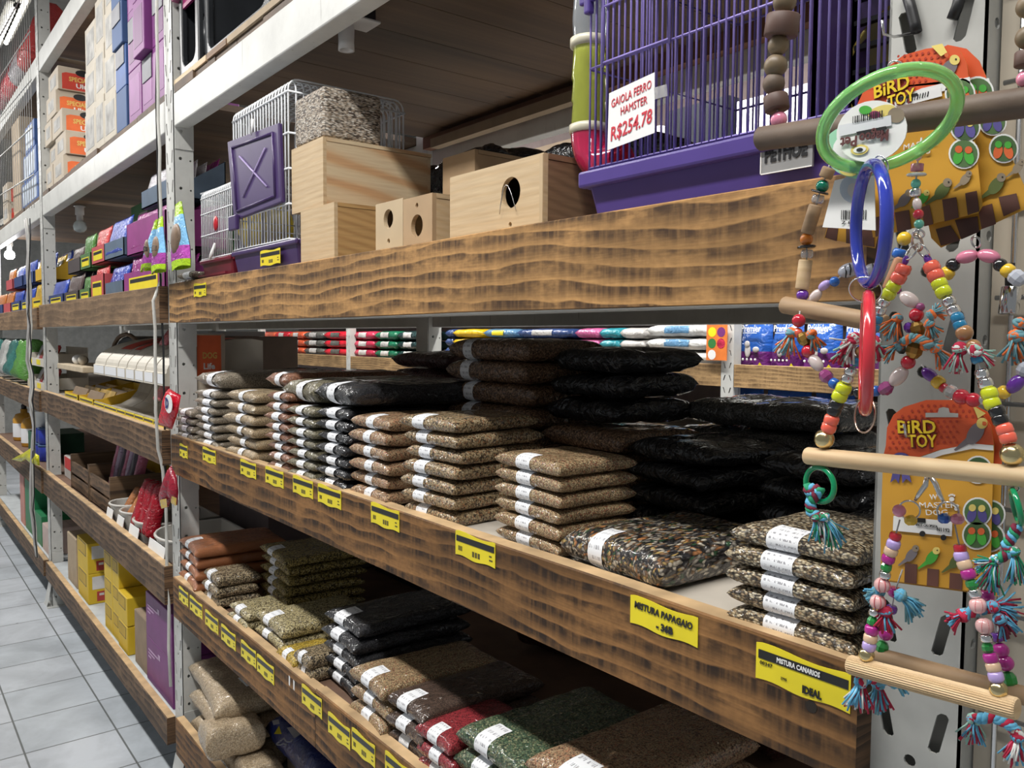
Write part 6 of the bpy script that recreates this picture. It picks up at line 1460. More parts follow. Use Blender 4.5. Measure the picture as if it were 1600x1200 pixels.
# ---- printed cards
C_OR = plain('card_orange', (.58, .30, .035), .4, var=.1); C_RED = plain('card_vermilion', (.66, .10, .03), .4, var=.08); C_DOT = plain('card_dots', (.42, .045, .02), .45); C_WH = plain('card_white', (.74, .74, .72), .4, var=.03); C_YEL = plain('card_lettering', (.78, .56, .03), .4); C_MAR = plain('card_outline', (.20, .02, .02), .5)
B_GREY, B_GRN, B_DGR, B_YEL, B_ORG, B_LOG, B_PHOTO, B_BLUE, B_TAUPE = plain('bird_grey', (.17, .15, .16), .5), plain('bird_green', (.06, .35, .04), .5), plain('bird_dark_green', (.10, .13, .035), .5), plain('bird_yellow', (.72, .58, .16), .5), plain('bird_orange', (.62, .12, .03), .5), plain('log_brown', (.10, .04, .028), .6, var=.6), plain('photo_green', (.06, .12, .04), .5, var=.5), plain('rosette_violet', (.09, .075, .26), .5), plain('bird_taupe', (.24, .19, .13), .5)
def photo(t, cx, cy, r, y, k=0):
    polyart(t, ell(cx, cy, r, r*1.0), y, C_WH, 'photo_ring'); polyart(t, ell(cx, cy, r*.88, r*.88), y-.0005, B_PHOTO, 'photo_disc')
    a, b = ((B_GRN, B_ORG), (B_BLUE, B_YEL), (B_ORG, B_GRN))[k]
    polyart(t, ell(cx-r*.38, cy+r*.22, r*.30, r*.48, .3), y-.0009, a, 'photo_bird'); polyart(t, ell(cx-r*.34, cy-r*.28, r*.24, r*.24), y-.0012, b, 'photo_bird_head'); polyart(t, ell(cx+r*.34, cy+r*.24, r*.30, r*.48, -.3), y-.0009, a, 'photo_bird'); polyart(t, ell(cx+r*.30, cy-r*.24, r*.24, r*.24), y-.0012, b, 'photo_bird_head')
def bird(t, cx, cy, s, y, body, head, rot=-.9, tail=True):
    if tail: polyart(t, [(cx-s*.35, cy+s*.1), (cx-s*1.25, cy+s*.95), (cx-s*1.15, cy+s*1.02), (cx-s*.05, cy+s*.45)], y-.0003, body, 'bird_tail')
    polyart(t, ell(cx, cy, s*.72, s*.42, rot), y-.0006, body, 'bird_body'); polyart(t, ell(cx+s*.38, cy-s*.58, s*.32, s*.32), y-.0009, head, 'bird_head')
    polyart(t, ell(cx+s*.46, cy-s*.62, s*.06, s*.06, 0, 10), y-.0012, BLACK, 'bird_eye')
def card(pts, y, label):
    c = [P(a, b, y=y) for a, b in pts]; zs = min(p.z for p in c)
    t = thing('toy_card', label, 'card', (sum(p.x for p in c)/len(c), y, zs), 'printed bird toy cards'); polyart(t, pts, y, C_OR, 'card_sheet', .0008); return t
yL = -.052
LOW = [(1376, 905), (1376, 820), (1380, 713), (1384, 697), (1386, 668), (1396, 648), (1412, 636), (1447, 625), (1500, 625), (1529, 639), (1548, 665), (1553, 695), (1552, 724), (1549, 820), (1547, 928)]
tb = card([(a+13, b+4) for a, b in LOW], yL+.006, 'orange bird toy card hanging behind the front card, lower on the frame')
polyart(tb, [(a+13, b+4) for a, b in LOW[2:13]], yL+.0055, C_RED, 'red_top'); photo(tb, 1548, 804, 23, yL+.005, 1); photo(tb, 1547, 840, 23, yL+.005, 0)
t = card(LOW, yL, 'orange bird toy card with a cockatiel picture, front one on the lower hook')
polyart(t, LOW[2:12]+[(1520, 694), (1470, 702), (1430, 716), (1383, 724)], yL-.0005, C_RED, 'red_top')
mb = MB()
for i in range(17):
    for j in range(11):
        a, b = 1390+i*10+5*(j % 2), 634+j*8.2
        if ((a-1468)/82)**2+((b-704)/77)**2 < 1 and b < 700-(a-1430)*.06 and not (a > 1495 and b > 655):
            q = P(a, b, y=yL-.0011); k = DEP(a, b, yL); mb.add([q+Vector((2.3*k*math.cos(w), 0, 2.3*k*math.sin(w))) for w in [i_*PI/3 for i_ in range(6)]], [(0, 1, 2, 3, 4, 5)])
mb.build('dot_pattern', C_DOT, t)
polyart(t, [(1380, 726), (1430, 717), (1470, 703), (1520, 693), (1552, 696), (1552, 704), (1520, 701), (1472, 711), (1432, 726), (1380, 736)], yL-.001, C_WH, 'white_swoosh')
def wordmark(t, cx, cy, y, s=1.0, ang=0):
    ca, sa = math.cos(ang), math.sin(ang)
    for bo, m, dy in ((.0016, C_MAR, 0), (.0003, C_YEL, -.0012)):
        ptext(t, 'BiRD', cx, cy, y+dy, 60*s, 21*s, m, ang, bo); ptext(t, 'TOY', cx+9*s*ca+22*s*sa, cy+22*s*ca-9*s*sa, y+dy, 46*s, 20*s, m, ang, bo)
wordmark(t, 1432, 668, yL-.001)
polyart(t, [(1446, 645), (1465, 645), (1467, 638), (1474, 636), (1482, 638), (1484, 645), (1497, 646), (1497, 652), (1446, 652)], yL-.0012, GALV, 'hang_slot')
bird(t, 1524, 677, 27, yL-.001, B_GREY, B_YEL, -1.0); polyart(t, ell(1538, 662, 3.4, 3.4), yL-.0026, B_ORG, 'cheek_spot'); polyart(t, [(1528, 654), (1520, 634), (1540, 646)], yL-.0022, B_YEL, 'crest')
polyart(t, ell(1407, 722, 17, 15), yL-.0016, B_BLUE, 'rosette'); polyart(t, ell(1407, 721, 12, 10), yL-.0020, C_WH, 'rosette_middle'); polyart(t, [(1396, 733), (1391, 754), (1399, 748), (1404, 755), (1408, 735)], yL-.0016, B_BLUE, 'ribbon_tail'); polyart(t, [(1408, 735), (1410, 755), (1416, 748), (1424, 754), (1418, 733)], yL-.0016, B_BLUE, 'ribbon_tail')
ptext(t, 'W', 1459, 777, yL-.001, 12, 9, C_WH); ptext(t, 'MASTER', 1465, 789.5, yL-.001, 58, 9, C_WH); ptext(t, 'DOG', 1464, 801, yL-.001, 34, 9, C_WH)
for a, b, s in ((1487, 778, 5), (1494, 793, 4)):
    polyart(t, ell(a, b+2, s*.8, s*.7), yL-.001, C_WH, 'paw_pad')
    for q in (-1, -.35, .35, 1): polyart(t, ell(a+q*s*.8, b-s*.7-(1-abs(q))*s*.4, s*.26, s*.36, 0, 8), yL-.001, C_WH, 'paw_toe')
photo(t, 1528, 734, 22, yL-.001, 2); photo(t, 1527, 800, 23, yL-.001, 1); photo(t, 1526, 836, 23, yL-.001, 0)
def sticker(t, pts, y, code):
    polyart(t, pts, y, C_WH, 'price_sticker')
sticker(t, [(1396, 806), (1488, 815), (1487, 838), (1395, 829)], yL-.0014, ''); polyart(t, [(1432, 809), (1446, 810), (1446, 817), (1432, 816)], yL-.0019, BLACK, 'sticker_block')
ptext(t, 'N1192', 1474, 828, yL-.0018, 20, 6, BLACK, -.1); ptext(t, 'IINOT CALOPSITA', 1448, 821, yL-.0018, 34, 4, BLACK, -.1)
for x0, x1, yt in ((1414, 1433, 880), (1449, 1467, 888), (1484, 1504, 895), (1524, 1540, 905)):
    polyart(t, [(x0, yt), (x1, yt+2), (x1-1, 905+(x1-1376)*.133), (x0-1, 905+(x0-1376)*.133)], yL-.001, B_LOG, 'log')
bird(t, 1424, 867, 17, yL-.001, B_GREY, B_TAUPE); bird(t, 1456, 871, 18, yL-.001, B_GRN, B_YEL); bird(t, 1493, 877, 18, yL-.001, B_DGR, B_TAUPE)
polyart(t, ell(1441, 834, 4.5, 4.5), yL-.0019, BLACK, 'punched_hole'); polyart(t, ell(1474, 840, 4.5, 4.5), yL-.0019, BLACK, 'punched_hole')
# upper cards, fanned out
yU = -.070
UP1 = [(1364, 371), (1352, 290), (1340, 162), (1350, 141), (1377, 112), (1412, 86), (1447, 76), (1481, 72), (1500, 80), (1511, 101), (1514, 128), (1521, 203), (1529, 267), (1535, 322), (1528, 333)]
UP2 = [(1455, 372), (1440, 300), (1440, 90), (1481, 70), (1510, 76), (1530, 95), (1540, 118), (1560, 200), (1600, 290), (1612, 318), (1604, 326), (1470, 387)]
UP3 = [(1288, 372), (1296, 340), (1350, 250), (1378, 340), (1367, 388)]
t3 = card(UP3, yU+.016, 'brown and yellow corner of a bird toy card behind the hanging barcode card'); polyart(t3, [(1289, 371), (1294, 352), (1310, 354), (1307, 377)], yU+.0155, B_LOG, 'log'); polyart(t3, [(1322, 356), (1365, 356), (1366, 386), (1322, 380)], yU+.0155, B_LOG, 'log')
t2 = card(UP2, yU+.008, 'orange bird toy card fanned out behind and right of the upper card'); polyart(t2, UP2[2:7]+[(1541, 122), (1442, 150)], yU+.0075, C_RED, 'red_top'); polyart(t2, [(1442, 146), (1545, 122), (1548, 132), (1442, 158)], yU+.007, C_WH, 'white_swoosh')
photo(t2, 1528, 144, 25, yU+.0065, 2); photo(t2, 1551, 190, 22, yU+.0065, 1); photo(t2, 1568, 232, 23, yU+.0065, 2)
bird(t2, 1556, 290, 22, yU+.0065, B_DGR, B_TAUPE); bird(t2, 1590, 262, 15, yU+.0065, B_TAUPE, B_TAUPE)
for q in ([(1462, 358), (1485, 352), (1500, 376), (1470, 384)], [(1492, 344), (1527, 338), (1530, 362), (1502, 374)], [(1528, 325), (1550, 318), (1556, 350), (1534, 358)], [(1560, 308), (1588, 302), (1594, 326), (1568, 338)]): polyart(t2, q, yU+.0065, B_LOG, 'log')
t = card(UP1, yU, 'orange bird toy card tilted behind the green ring, front of the upper fan')
polyart(t, UP1[2:11]+[(1515, 122), (1440, 138), (1345, 178)], yU-.0005, C_RED, 'red_top'); polyart(t, [(1345, 178), (1440, 138), (1515, 120), (1516, 132), (1442, 150), (1350, 190)], yU-.001, C_WH, 'white_swoosh')
mb = MB()
for i in range(18):
    for j in range(8):
        a = 1352+i*9.4+4.7*(j % 2); b = 80+j*8.5-(a-1400)*.12
        if ((a-1440)/74)**2+((b-150)/74)**2 < 1 and b < 165-(a-1345)*.38:
            q = P(a, b, y=yU-.0011); k = DEP(a, b, yU); mb.add([q+Vector((2.2*k*math.cos(w), 0, 2.2*k*math.sin(w))) for w in [i_*PI/3 for i_ in range(6)]], [(0, 1, 2, 3, 4, 5)])
mb.build('dot_pattern', C_DOT, t); wordmark(t, 1393, 137, yU-.001, .98, .32)
bird(t, 1482, 108, 25, yU-.001, B_GREY, B_YEL, -.9, False); polyart(t, ell(1479, 86, 3.4, 3.4), yU-.003, B_ORG, 'cheek_spot'); polyart(t, [(1470, 88), (1455, 72), (1472, 68), (1480, 82)], yU-.0022, B_YEL, 'crest')
polyart(t, [(1385, 156), (1470, 136), (1472, 150), (1388, 172)], yU-.0016, C_WH, 'price_sticker'); polyart(t, [(1386, 157), (1433, 145), (1434, 149), (1387, 161)], yU-.002, BLACK, 'sticker_block')
mb = MB()
for i in range(12):
    a = 1404+i*4; q = [P(a, 163-i*1.1-(a-1404)*.0, y=yU-.002), P(a+2*(1+i % 2*.5)*.6, 163-i*1.1, y=yU-.002)]; mb.add([q[0], q[1], q[1]+Vector((.0008, 0, .0042)), q[0]+Vector((.0008, 0, .0042))], [(0, 1, 2, 3)])
mb.build('barcode', BLACK, t)
photo(t, 1500, 146, 24, yU-.001, 2); photo(t, 1508, 198, 24, yU-.001, 1); photo(t, 1506, 240, 24, yU-.001, 0)
ptext(t, 'MASTER', 1437, 226, yU-.001, 52, 9, C_WH, .2); ptext(t, 'DOG', 1437, 239, yU-.001, 34, 9, C_WH, .2)
bird(t, 1472, 298, 22, yU-.001, B_DGR, B_TAUPE); bird(t, 1508, 280, 15, yU-.001, B_TAUPE, B_TAUPE); bird(t, 1413, 312, 18, yU-.001, B_GREY, B_TAUPE); bird(t, 1442, 310, 15, yU-.001, B_GRN, B_YEL)
for q in ([(1366, 340), (1382, 336), (1385, 366), (1368, 370)], [(1398, 332), (1420, 328), (1424, 358), (1402, 362)], [(1440, 324), (1452, 320), (1458, 350), (1444, 354)], [(1472, 312), (1494, 308), (1498, 340), (1476, 346)], [(1508, 302), (1526, 298), (1530, 330), (1512, 336)]): polyart(t, q, yU-.001, B_LOG, 'log')
# ---- chain of three plastic rings with its paper tags
yA = -.185
GR_ = plain('green_clear_ring', (.40, .93, .30), .08, trans=.6, coat=.6); BR_ = plain('cobalt_ring', (.035, .055, .42), .12, coat=.6, trans=.1); RR_ = plain('red_ring', (.58, .03, .045), .18, coat=.6)
t = thing('ring_chain_toy', 'chain of green, blue and red plastic rings hung in front of the upper cards', 'bird toy', (P(1388, 190, y=yA).x, yA, P(1388, 660, y=yA).z))
hoop(t, 1388, 190, yA, 99, -.42, .66, 10.5, GR_, 'green_ring'); hoop(t, 1360, 351, yA, 91, PI/2+.03, .24, 10, BR_, 'blue_ring'); hoop(t, 1354, 552, yA, 90, PI/2+.03, .03, 9.2, RR_, 'red_ring')
hoop(t, 1352, 453, yA, 24, .3, .8, 1.2, STEEL, 'split_ring'); hoop(t, 1377, 258, yA, 15, 1.2, .6, 1.2, STEEL, 'split_ring'); hoop(t, 1351, 648, yA, 28, PI/2+.1, .52, 1.6, plain('copper_wire', (.55, .40, .32), .2, metal=1), 'split_ring'); hoop(t, 1400, 105, yA, 12, .4, .7, 1.4, STEEL, 'split_ring')
yt = yA+.012
t = thing('paper_tag', 'round white paper tag with inverted lettering inside the green ring', 'tag', (P(1358, 205, y=yt).x, yt, P(1358, 250, y=yt).z))
polyart(t, ell(1362, 205, 56, 47, -.35, 30), yt, C_WH, 'tag_disc', .0008); polyart(t, ell(1400, 180, 13, 12), yt-.0006, B_TAUPE, 'picture_bird'); polyart(t, ell(1377, 174, 22, 9, -.3), yt-.0004, B_YEL, 'picture_patch'); polyart(t, ell(1352, 172, 10, 7), yt-.0006, B_GRN, 'picture_patch'); polyart(t, ell(1367, 179, 9, 6), yt-.0008, plain('tag_plum', (.25, .03, .10), .5), 'picture_patch')
polyart(t, [(1310, 196), (1392, 180), (1393, 196), (1312, 213)], yt-.001, plain('tag_grey', (.62, .63, .66), .5), 'barcode_strip')
mb = MB()
for i in range(15):
    a = 1332+i*3.2; b = 197-(a-1310)*.20; q0, q1 = P(a, b, y=yt-.0016), P(a+1.2+(i % 3)*.5, b, y=yt-.0016); mb.add([q0, q1, q1+Vector((0, 0, .0055)), q0+Vector((0, 0, .0055))], [(0, 1, 2, 3)])
mb.build('barcode', BLACK, t); polyart(t, [(1338, 206), (1384, 197), (1385, 202), (1339, 211)], yt-.0015, BLACK, 'sticker_block')
ptext(t, 'Magoo', 1366, 213, yt-.001, 46, 17, plain('tag_brown', (.10, .03, .03), .5), PI+.14, .0003); ptext(t, 'Pet', 1327, 221, yt-.001, 26, 16, plain('tag_brown', (.10, .03, .03), .5), PI+.14, .0003)
polyart(t, ell(1343, 234, 14, 8, -.15), yt-.001, B_YEL, 'emblem'); polyart(t, ell(1343, 234, 10, 5, -.15), yt-.0014, C_WH, 'emblem_middle'); polyart(t, ell(1343, 234, 5, 3, -.15), yt-.0018, BLACK, 'emblem_mark')
t = thing('paper_tag', 'pale green round paper tag hanging just below the green ring', 'tag', (P(1330, 250, y=yt+.01).x, yt+.01, P(1330, 280, y=yt+.01).z)); polyart(t, ell(1335, 238, 49, 40, .35, 30), yt+.01, plain('mint_card', (.32, .62, .42), .4), 'tag_disc', .0008); polyart(t, ell(1340, 240, 40, 31, .35), yt+.0095, C_WH, 'tag_middle'); polyart(t, ell(1325, 268, 14, 7, .2), yt+.009, B_YEL, 'picture_patch'); polyart(t, [(1319, 259), (1346, 255), (1347, 259), (1320, 264)], yt+.0085, BLACK, 'sticker_block')
yt2 = -.092; t = thing('paper_tag', 'white barcode card hanging behind the blue ring', 'tag', (P(1330, 320, y=yt2).x, yt2, P(1330, 358, y=yt2).z))
polyart(t, [(1304, 282), (1366, 268), (1368, 360), (1285, 355)], yt2, C_WH, 'tag_sheet', .0008); polyart(t, ell(1333, 295, 21, 22), yt2-.0006, plain('pale_blue_print', (.42, .48, .56), .5), 'round_print'); polyart(t, ell(1333, 297, 9, 11), yt2-.001, plain('grey_dog_print', (.55, .52, .52), .5), 'round_print_middle')
mb = MB()
for i in range(14):
    a = 1314+i*2.9; q0, q1 = P(a, 343, y=yt2-.0006), P(a+1.1+(i % 3)*.5, 343, y=yt2-.0006); mb.add([q0, q1, q1+Vector((0, 0, .0085)), q0+Vector((0, 0, .0085))], [(0, 1, 2, 3)])
mb.build('barcode', BLACK, t); ptext(t, '7 898', 1330, 348, yt2-.0005, 30, 5, BLACK)
# ---- natural wood swing at the top
yB = -.115
t = thing('wooden_swing', 'dark natural wood perch swing with round wooden beads, highest of the toys', 'bird toy', (P(1400, 190, y=yB).x, yB, P(1400, 215, y=yB).z))
dowel(t, (1187, 217), (1640, 155), yB, 18.5, WOODB)
string(t, yB, [(1226, 3, 36, 'ball', WOODT), (1222, 40, 52, 'cyl', WOODR), (1216, 71, 32, 'ball', WOODT), (1212, 103, 36, 'ball', WOODT), (1209, 131, 34, 'ball', WOODB), (1213, 161, 38, 'cyl', WOODR), (1217, 187, 26, 'ball', PINKB)], True, ((1228, -40), (1217, 207)))
string(t, yB, [(1607, 10, 36, 'ball', WOODT), (1606, 58, 36, 'ball', WOODT), (1605, 92, 36, 'cyl', WOODR), (1602, 123, 26, 'ball', PINKB)], True, ((1610, -30), (1602, 160)))
# ---- small dowel ladder swing at the left
yD = -.060
t = thing('dowel_swing', 'bead and dowel swing with a brown slanted perch, leftmost of the toys', 'bird toy', (P(1290, 470, y=yD).x, yD, P(1250, 510, y=yD).z))
dowel(t, (1224, 476), (1384, 507), yD-.004, 13.5, DOWEL2, 'perch')
for a, b in (((1296, 262), (1289, 278)), ((1275, 320), (1261, 365)), ((1259, 406), (1253, 452))): dowel(t, a, b, yD, 10.5, DOWEL2 if a[1] < 400 else DOWEL, 'dowel_piece')
string(t, yD, [(1285, 291, 20, 'ball', EMER), (1281, 300, 28, 'disc', BLKB), (1278, 311, 19, 'pony', CLRB), (1260, 374, 20, 'ball', ORB), (1260, 386, 29, 'disc', BLKB), (1261, 397, 19, 'pony', CLRB), (1254, 461, 19, 'ball', VIOL)], True, ((1300, 245), (1250, 480)))
string(t, yD, [(1274, 463, 24, 'oval', PEARL), (1288, 446, 20, 'oval', LILAC), (1304, 440, 16, 'ball', BLUB_), (1327, 422, 34, 'oval', GREYB), (1366, 421, 30, 'oval', GREYB)], True, ((1256, 472), (1395, 405)))
mb = MB()
for px, py in ((1320, 425), (1327, 421), (1335, 418), (1363, 421), (1370, 421)):
    c = P(px, py, y=yD-.006); k = DEP(px, py, yD); mb.tube([c+Vector((0, 0, 9*k)), c+Vector((.002, -.001, 0)), c-Vector((-.001, 0, 9*k))], 1.1*k, 5)
mb.build('bead_lines', BLACK, t, True)
# ---- bead garland with gold nuggets between the ladder swing and the middle
yG = -.085
t = thing('bead_garland', 'garland of red, pearl, plum and gold beads with orange tassels behind the rings', 'bird toy', (P(1340, 560, y=yG).x, yG, P(1340, 615, y=yG).z))
string(t, yG, [(1413, 373, 22, 'ball', YELB), (1405, 396, 21, 'pony', BLUB_)], True, ((1420, 360), (1400, 408))); dowel(t, (1409, 402), (1388, 452), yG, 10, plain('copper_stick', (.38, .18, .09), .5), 'dowel_piece')
string(t, yG, [(1400, 452, 18, 'facet', PLUMB), (1421, 468, 32, 'oval', PEARL), (1438, 480, 14, 'ball', PLUMB), (1432, 492, 22, 'ball', REDB_), (1420, 512, 18, 'facet', VIOL), (1434, 514, 26, 'facet', OLDG), (1429, 547, 30, 'facet', OLDG), (1419, 566, 22, 'ball', REDB_), (1404, 588, 34, 'oval', PEARL), (1384, 607, 25, 'facet', PLUMB), (1368, 611, 17, 'pony', BLUB_), (1341, 613, 17, 'ball', BLKB), (1328, 611, 16, 'ball', BLKB), (1303, 599, 17, 'pony', BLUB_), (1291, 588, 24, 'facet', PLUMB), (1275, 567, 28, 'oval', PEARL), (1263, 549, 21, 'ball', REDB_), (1257, 530, 25, 'facet', OLDG), (1246, 520, 16, 'ball', CORAL), (1248, 501, 21, 'ball', REDB_)], True, ((1395, 440), (1250, 486)))
for a in ((1236, 520, -.45, 1, 34, .5), (1268, 522, .5, .8, 24, .6), (1402, 498, -.5, .8, 34, .6), (1455, 492, .3, -.2, 22, .9), (1452, 506, .5, 1, 24, .7), (1404, 540, -.9, .7, 30, .6), (1462, 545, .6, .9, 30, .7), (1446, 540, .8, .0, 26, .6)): tassel(t, a[0], a[1], yG-.004, *a[2:], [Y_OR, Y_TL] if a[0] not in (1404,) else [Y_TL, Y_TL, Y_OR], 30, 9)
braid(t, [(1410, 535), (1425, 527), (1440, 530), (1455, 540)], yG-.008, 7, [Y_TL, Y_OR, Y_TL])
# ---- bead swing with pale perch
yS = -.130
t = thing('bead_swing', 'triangular coral, yellow and silver bead swing with a pale smooth perch', 'bird toy', (P(1430, 725, y=yS).x, yS, P(1430, 735, y=yS).z))
string(t, yS, [(1435, 241, 19, 'oval', PEARL), (1433, 262, 19, 'cyl', ROSE), (1432, 273, 30, 'disc', WHTB), (1431, 287, 15, 'ball', TEALB_), (1430, 301, 18, 'pony', SILVB), (1433, 319, 20, 'oval', PEARL), (1435, 335, 16, 'ball', REDB_), (1436, 350, 15, 'ball', TEALB_)], True, ((1440, 215), (1435, 365)))
hoop(t, 1435, 366, yS, 8, 0, .8, 1.8, STEEL, 'split_ring'); hoop(t, 1433, 379, yS, 13, 1.3, .5, 2.2, plain('copper_wire', (.55, .40, .32), .2, metal=1), 'clasp'); hoop(t, 1424, 394, yS, 13, 2.2, .4, 1.5, STEEL, 'split_ring'); hoop(t, 1442, 392, yS, 14, .9, .4, 1.5, STEEL, 'split_ring')
string(t, yS, [(1415, 407, 15, 'oval', VIOL), (1411, 421, 24, 'pony', CORAL), (1404, 434, 24, 'pony', CORAL), (1396, 447, 22, 'pony', NEON), (1389, 459, 22, 'pony', NEON), (1381, 472, 18, 'pony', SILVB), (1375, 485, 18, 'pony', SILVB), (1370, 499, 18, 'pony', AQUA), (1365, 512, 18, 'pony', AQUA), (1357, 528, 22, 'ball', BRNB), (1345, 549, 18, 'ball', BRNB), (1337, 564, 18, 'pony', AQUA), (1329, 580, 18, 'pony', SILVB), (1324, 592, 18, 'pony', SILVB), (1318, 607, 24, 'pony', NEON), (1312, 619, 24, 'pony', NEON), (1307, 632, 22, 'pony', BLKB), (1303, 642, 22, 'pony', BLKB), (1299, 656, 23, 'pony', CORAL), (1295, 668, 23, 'pony', CORAL), (1288, 686, 31, 'ball', GOLDB)], True, ((1422, 396), (1285, 705)))
string(t, yS, [(1450, 406, 17, 'oval', VIOL), (1456, 418, 25, 'pony', CORAL), (1462, 431, 25, 'pony', CORAL), (1468, 444, 24, 'pony', NEON), (1474, 456, 24, 'pony', NEON), (1483, 471, 20, 'pony', SILVB), (1490, 485, 20, 'pony', SILVB), (1496, 497, 20, 'pony', AQUA), (1500, 508, 20, 'pony', AQUA), (1507, 520, 26, 'ball', BRNB), (1521, 541, 22, 'ball', BRNB), (1527, 561, 19, 'pony', AQUA), (1534, 584, 20, 'pony', SILVB), (1540, 599, 22, 'pony', SILVB), (1546, 615, 25, 'pony', NEON), (1550, 630, 25, 'pony', NEON), (1558, 643, 24, 'pony', BLKB), (1563, 656, 24, 'pony', BLKB), (1570, 671, 25, 'pony', CORAL), (1575, 684, 25, 'pony', CORAL), (1582, 710, 36, 'ball', GOLDB)], True, ((1445, 398), (1585, 735)))
dowel(t, (1260, 712), (1640, 749), yS, 13.5, DOWEL)
for a in ((1500, 545, -.2, 1, 34, .5), (1524, 548, .9, .35, 30, .5), (1365, 535, .3, .9, 28, .5), (1335, 530, -.6, .6, 34, .6), (1325, 540, -.2, .9, 30, .6)): tassel(t, a[0], a[1], yS-.003, *a[2:], [Y_RD, Y_MT, Y_RD, Y_WH], 34, 12)
t2 = t
def rope_ring(px, py, y, label, pts, ends, edge):
    t = thing('rope_ring_toy', label, 'bird toy', (P(px, py, y=y).x, y, P(px, ends[0][1]+30, y=y).z), 'green rings with rope tassels')
    hoop(t, px, py, y, 27, PI/2-.25, .74 if not edge else .12, 4.6, plain('green_plastic_ring', (.0, .24, .09), .18, coat=.6), 'green_ring'); hoop(t, px, py-32, y, 7, 1.2, .5, 1.5, STEEL, 'wire_loop')
    braid(t, pts, y-.003, 8.5, [Y_GR, Y_MR, Y_BL])
    for a in ends: tassel(t, a[0], a[1], y-.003, a[2], a[3], a[4], .42, [Y_BL, Y_WH, Y_MR, Y_GR, Y_GR, Y_BL], 40, 9)
rope_ring(1281, 757, yS, 'green ring with rope tassel hung from the left end of the pale perch', [(1268, 772), (1262, 762), (1280, 766), (1266, 785), (1268, 800), (1278, 808)], [(1276, 808, .25, 1, 34), (1288, 808, .55, 1, 46)], False)
rope_ring(1588, 792, yS, 'green ring seen edge-on with two rope tassels under the right perch end', [(1590, 822), (1582, 838), (1572, 852), (1580, 862), (1560, 874)], [(1556, 875, -.25, 1, 46), (1585, 862, .1, 1, 44), (1552, 878, -1, .15, 30)], True)
# ---- black and yellow garland at the right
yR = -.070
t = thing('bead_garland', 'garland of pink, black, yellow and purple beads hung at the right edge', 'bird toy', (P(1540, 500, y=yR).x, yR, P(1520, 630, y=yR).z))
hoop(t, 1525, 378, yR, 9, 1.2, .6, 1.8, STEEL, 'clasp')
string(t, yR, [(1480, 427, 22, 'pony', YELB), (1489, 414, 21, 'ball', BLKB), (1511, 401, 31, 'oval', ROSE), (1545, 400, 32, 'oval', ROSE), (1563, 414, 21, 'ball', BLKB), (1575, 423, 22, 'pony', YELB), (1589, 434, 30, 'facet', GREYB)], True, ((1470, 440), (1612, 450)))
string(t, yR, [(1453, 586, 27, 'oval', VIOL), (1466, 597, 21, 'pony', YELB), (1475, 606, 15, 'pony', REDB_), (1486, 612, 25, 'facet', CLRB), (1502, 620, 25, 'ball', REDB_), (1521, 625, 23, 'ball', REDB_), (1537, 625, 15, 'pony', CLRB), (1553, 622, 16, 'ball', REDB_), (1568, 613, 21, 'pony', YELB), (1587, 600, 32, 'oval', VIOL), (1600, 577, 26, 'facet', GREYB)], True, ((1440, 570), (1612, 560)))
tassel(t, 1588, 525, yR, .0, 1, 40, .8, [Y_TL, Y_OR, Y_TL], 40, 13); tassel(t, 1592, 505, yR, .5, .3, 20, .5, [Y_TL, Y_OR], 20, 10)
mb = MB(); c = P(1578, 470, y=yR+.02); k = DEP(1578, 470, yR); R = frame_along(_u+_r*.12)
mb.lathe([(14*k, -22*k), (15*k, -21*k), (15*k, 21*k), (14*k, 22*k)], c, 20, R); tt = thing('metal_tube_pendant', 'chrome tube pendant hanging behind the bead garland at the right edge', 'bird toy', tuple(c)); mb.build('tube_body', plain('chrome', (.55, .55, .55), .12, metal=1), tt, True)
MB().tube([c+_u*22*k, c+_u*60*k], .004, 8).build('black_cord', BLACK, tt, True)
# ---- ribbed perch swing at the bottom
yP = -.105
t = thing('ribbed_perch_swing', 'bottom swing with a ribbed light wooden perch and striped pink beads', 'bird toy', (P(1450, 1060, y=yP).x, yP, P(1450, 1090, y=yP).z))
def ribbed(t, pa, pb, y, r_px, m):
    a, b = P(*pa, y=y), P(*pb, y=y); r = r_px*DEP(*pa, y); d = (b-a).normalized(); R = frame_along(d); L = (b-a).length; n = 56; mb = MB(); vs = []; fs = []
    for h, s in ((0, .9), (.0015, 1), (L-.0015, 1), (L, .9)):
        for k in range(n): q = r*s*(1 if k % 2 else .93); w = 2*PI*k/n; vs.append(a+R @ Vector((q*math.cos(w), q*math.sin(w), h)))
    for j in range(3):
        for k in range(n): fs.append((j*n+k, j*n+(k+1) % n, (j+1)*n+(k+1) % n, (j+1)*n+k))
    fs += [tuple(range(n))[::-1], tuple(3*n+k for k in range(n))]; return mb.add(vs, fs).build('perch', m, t)
ribbed(t, (1327, 1038), (1590, 1108), yP, 15, DOWEL)
L1 = [(1399, 838, 18, 'pony', REDB_), (1396, 850, 21, 'pony', LILAC), (1392, 861, 21, 'pony', PEACH), (1388, 873, 20, 'pony', MAGB), (1385, 886, 20, 'facet', GREENB), (1383, 898, 17, 'pony', SILVB), (1378, 914, 24, 'ball', STRP), (1371, 940, 24, 'ball', STRP), (1366, 957, 16, 'pony', SILVB), (1363, 971, 19, 'facet', GREENB), (1362, 984, 21, 'pony', MAGB), (1360, 997, 21, 'pony', PEACH), (1358, 1009, 21, 'pony', LILAC), (1354, 1023, 24, 'ball', GOLDB)]
string(t, yP, L1, True, ((1406, 812), (1350, 1040)))
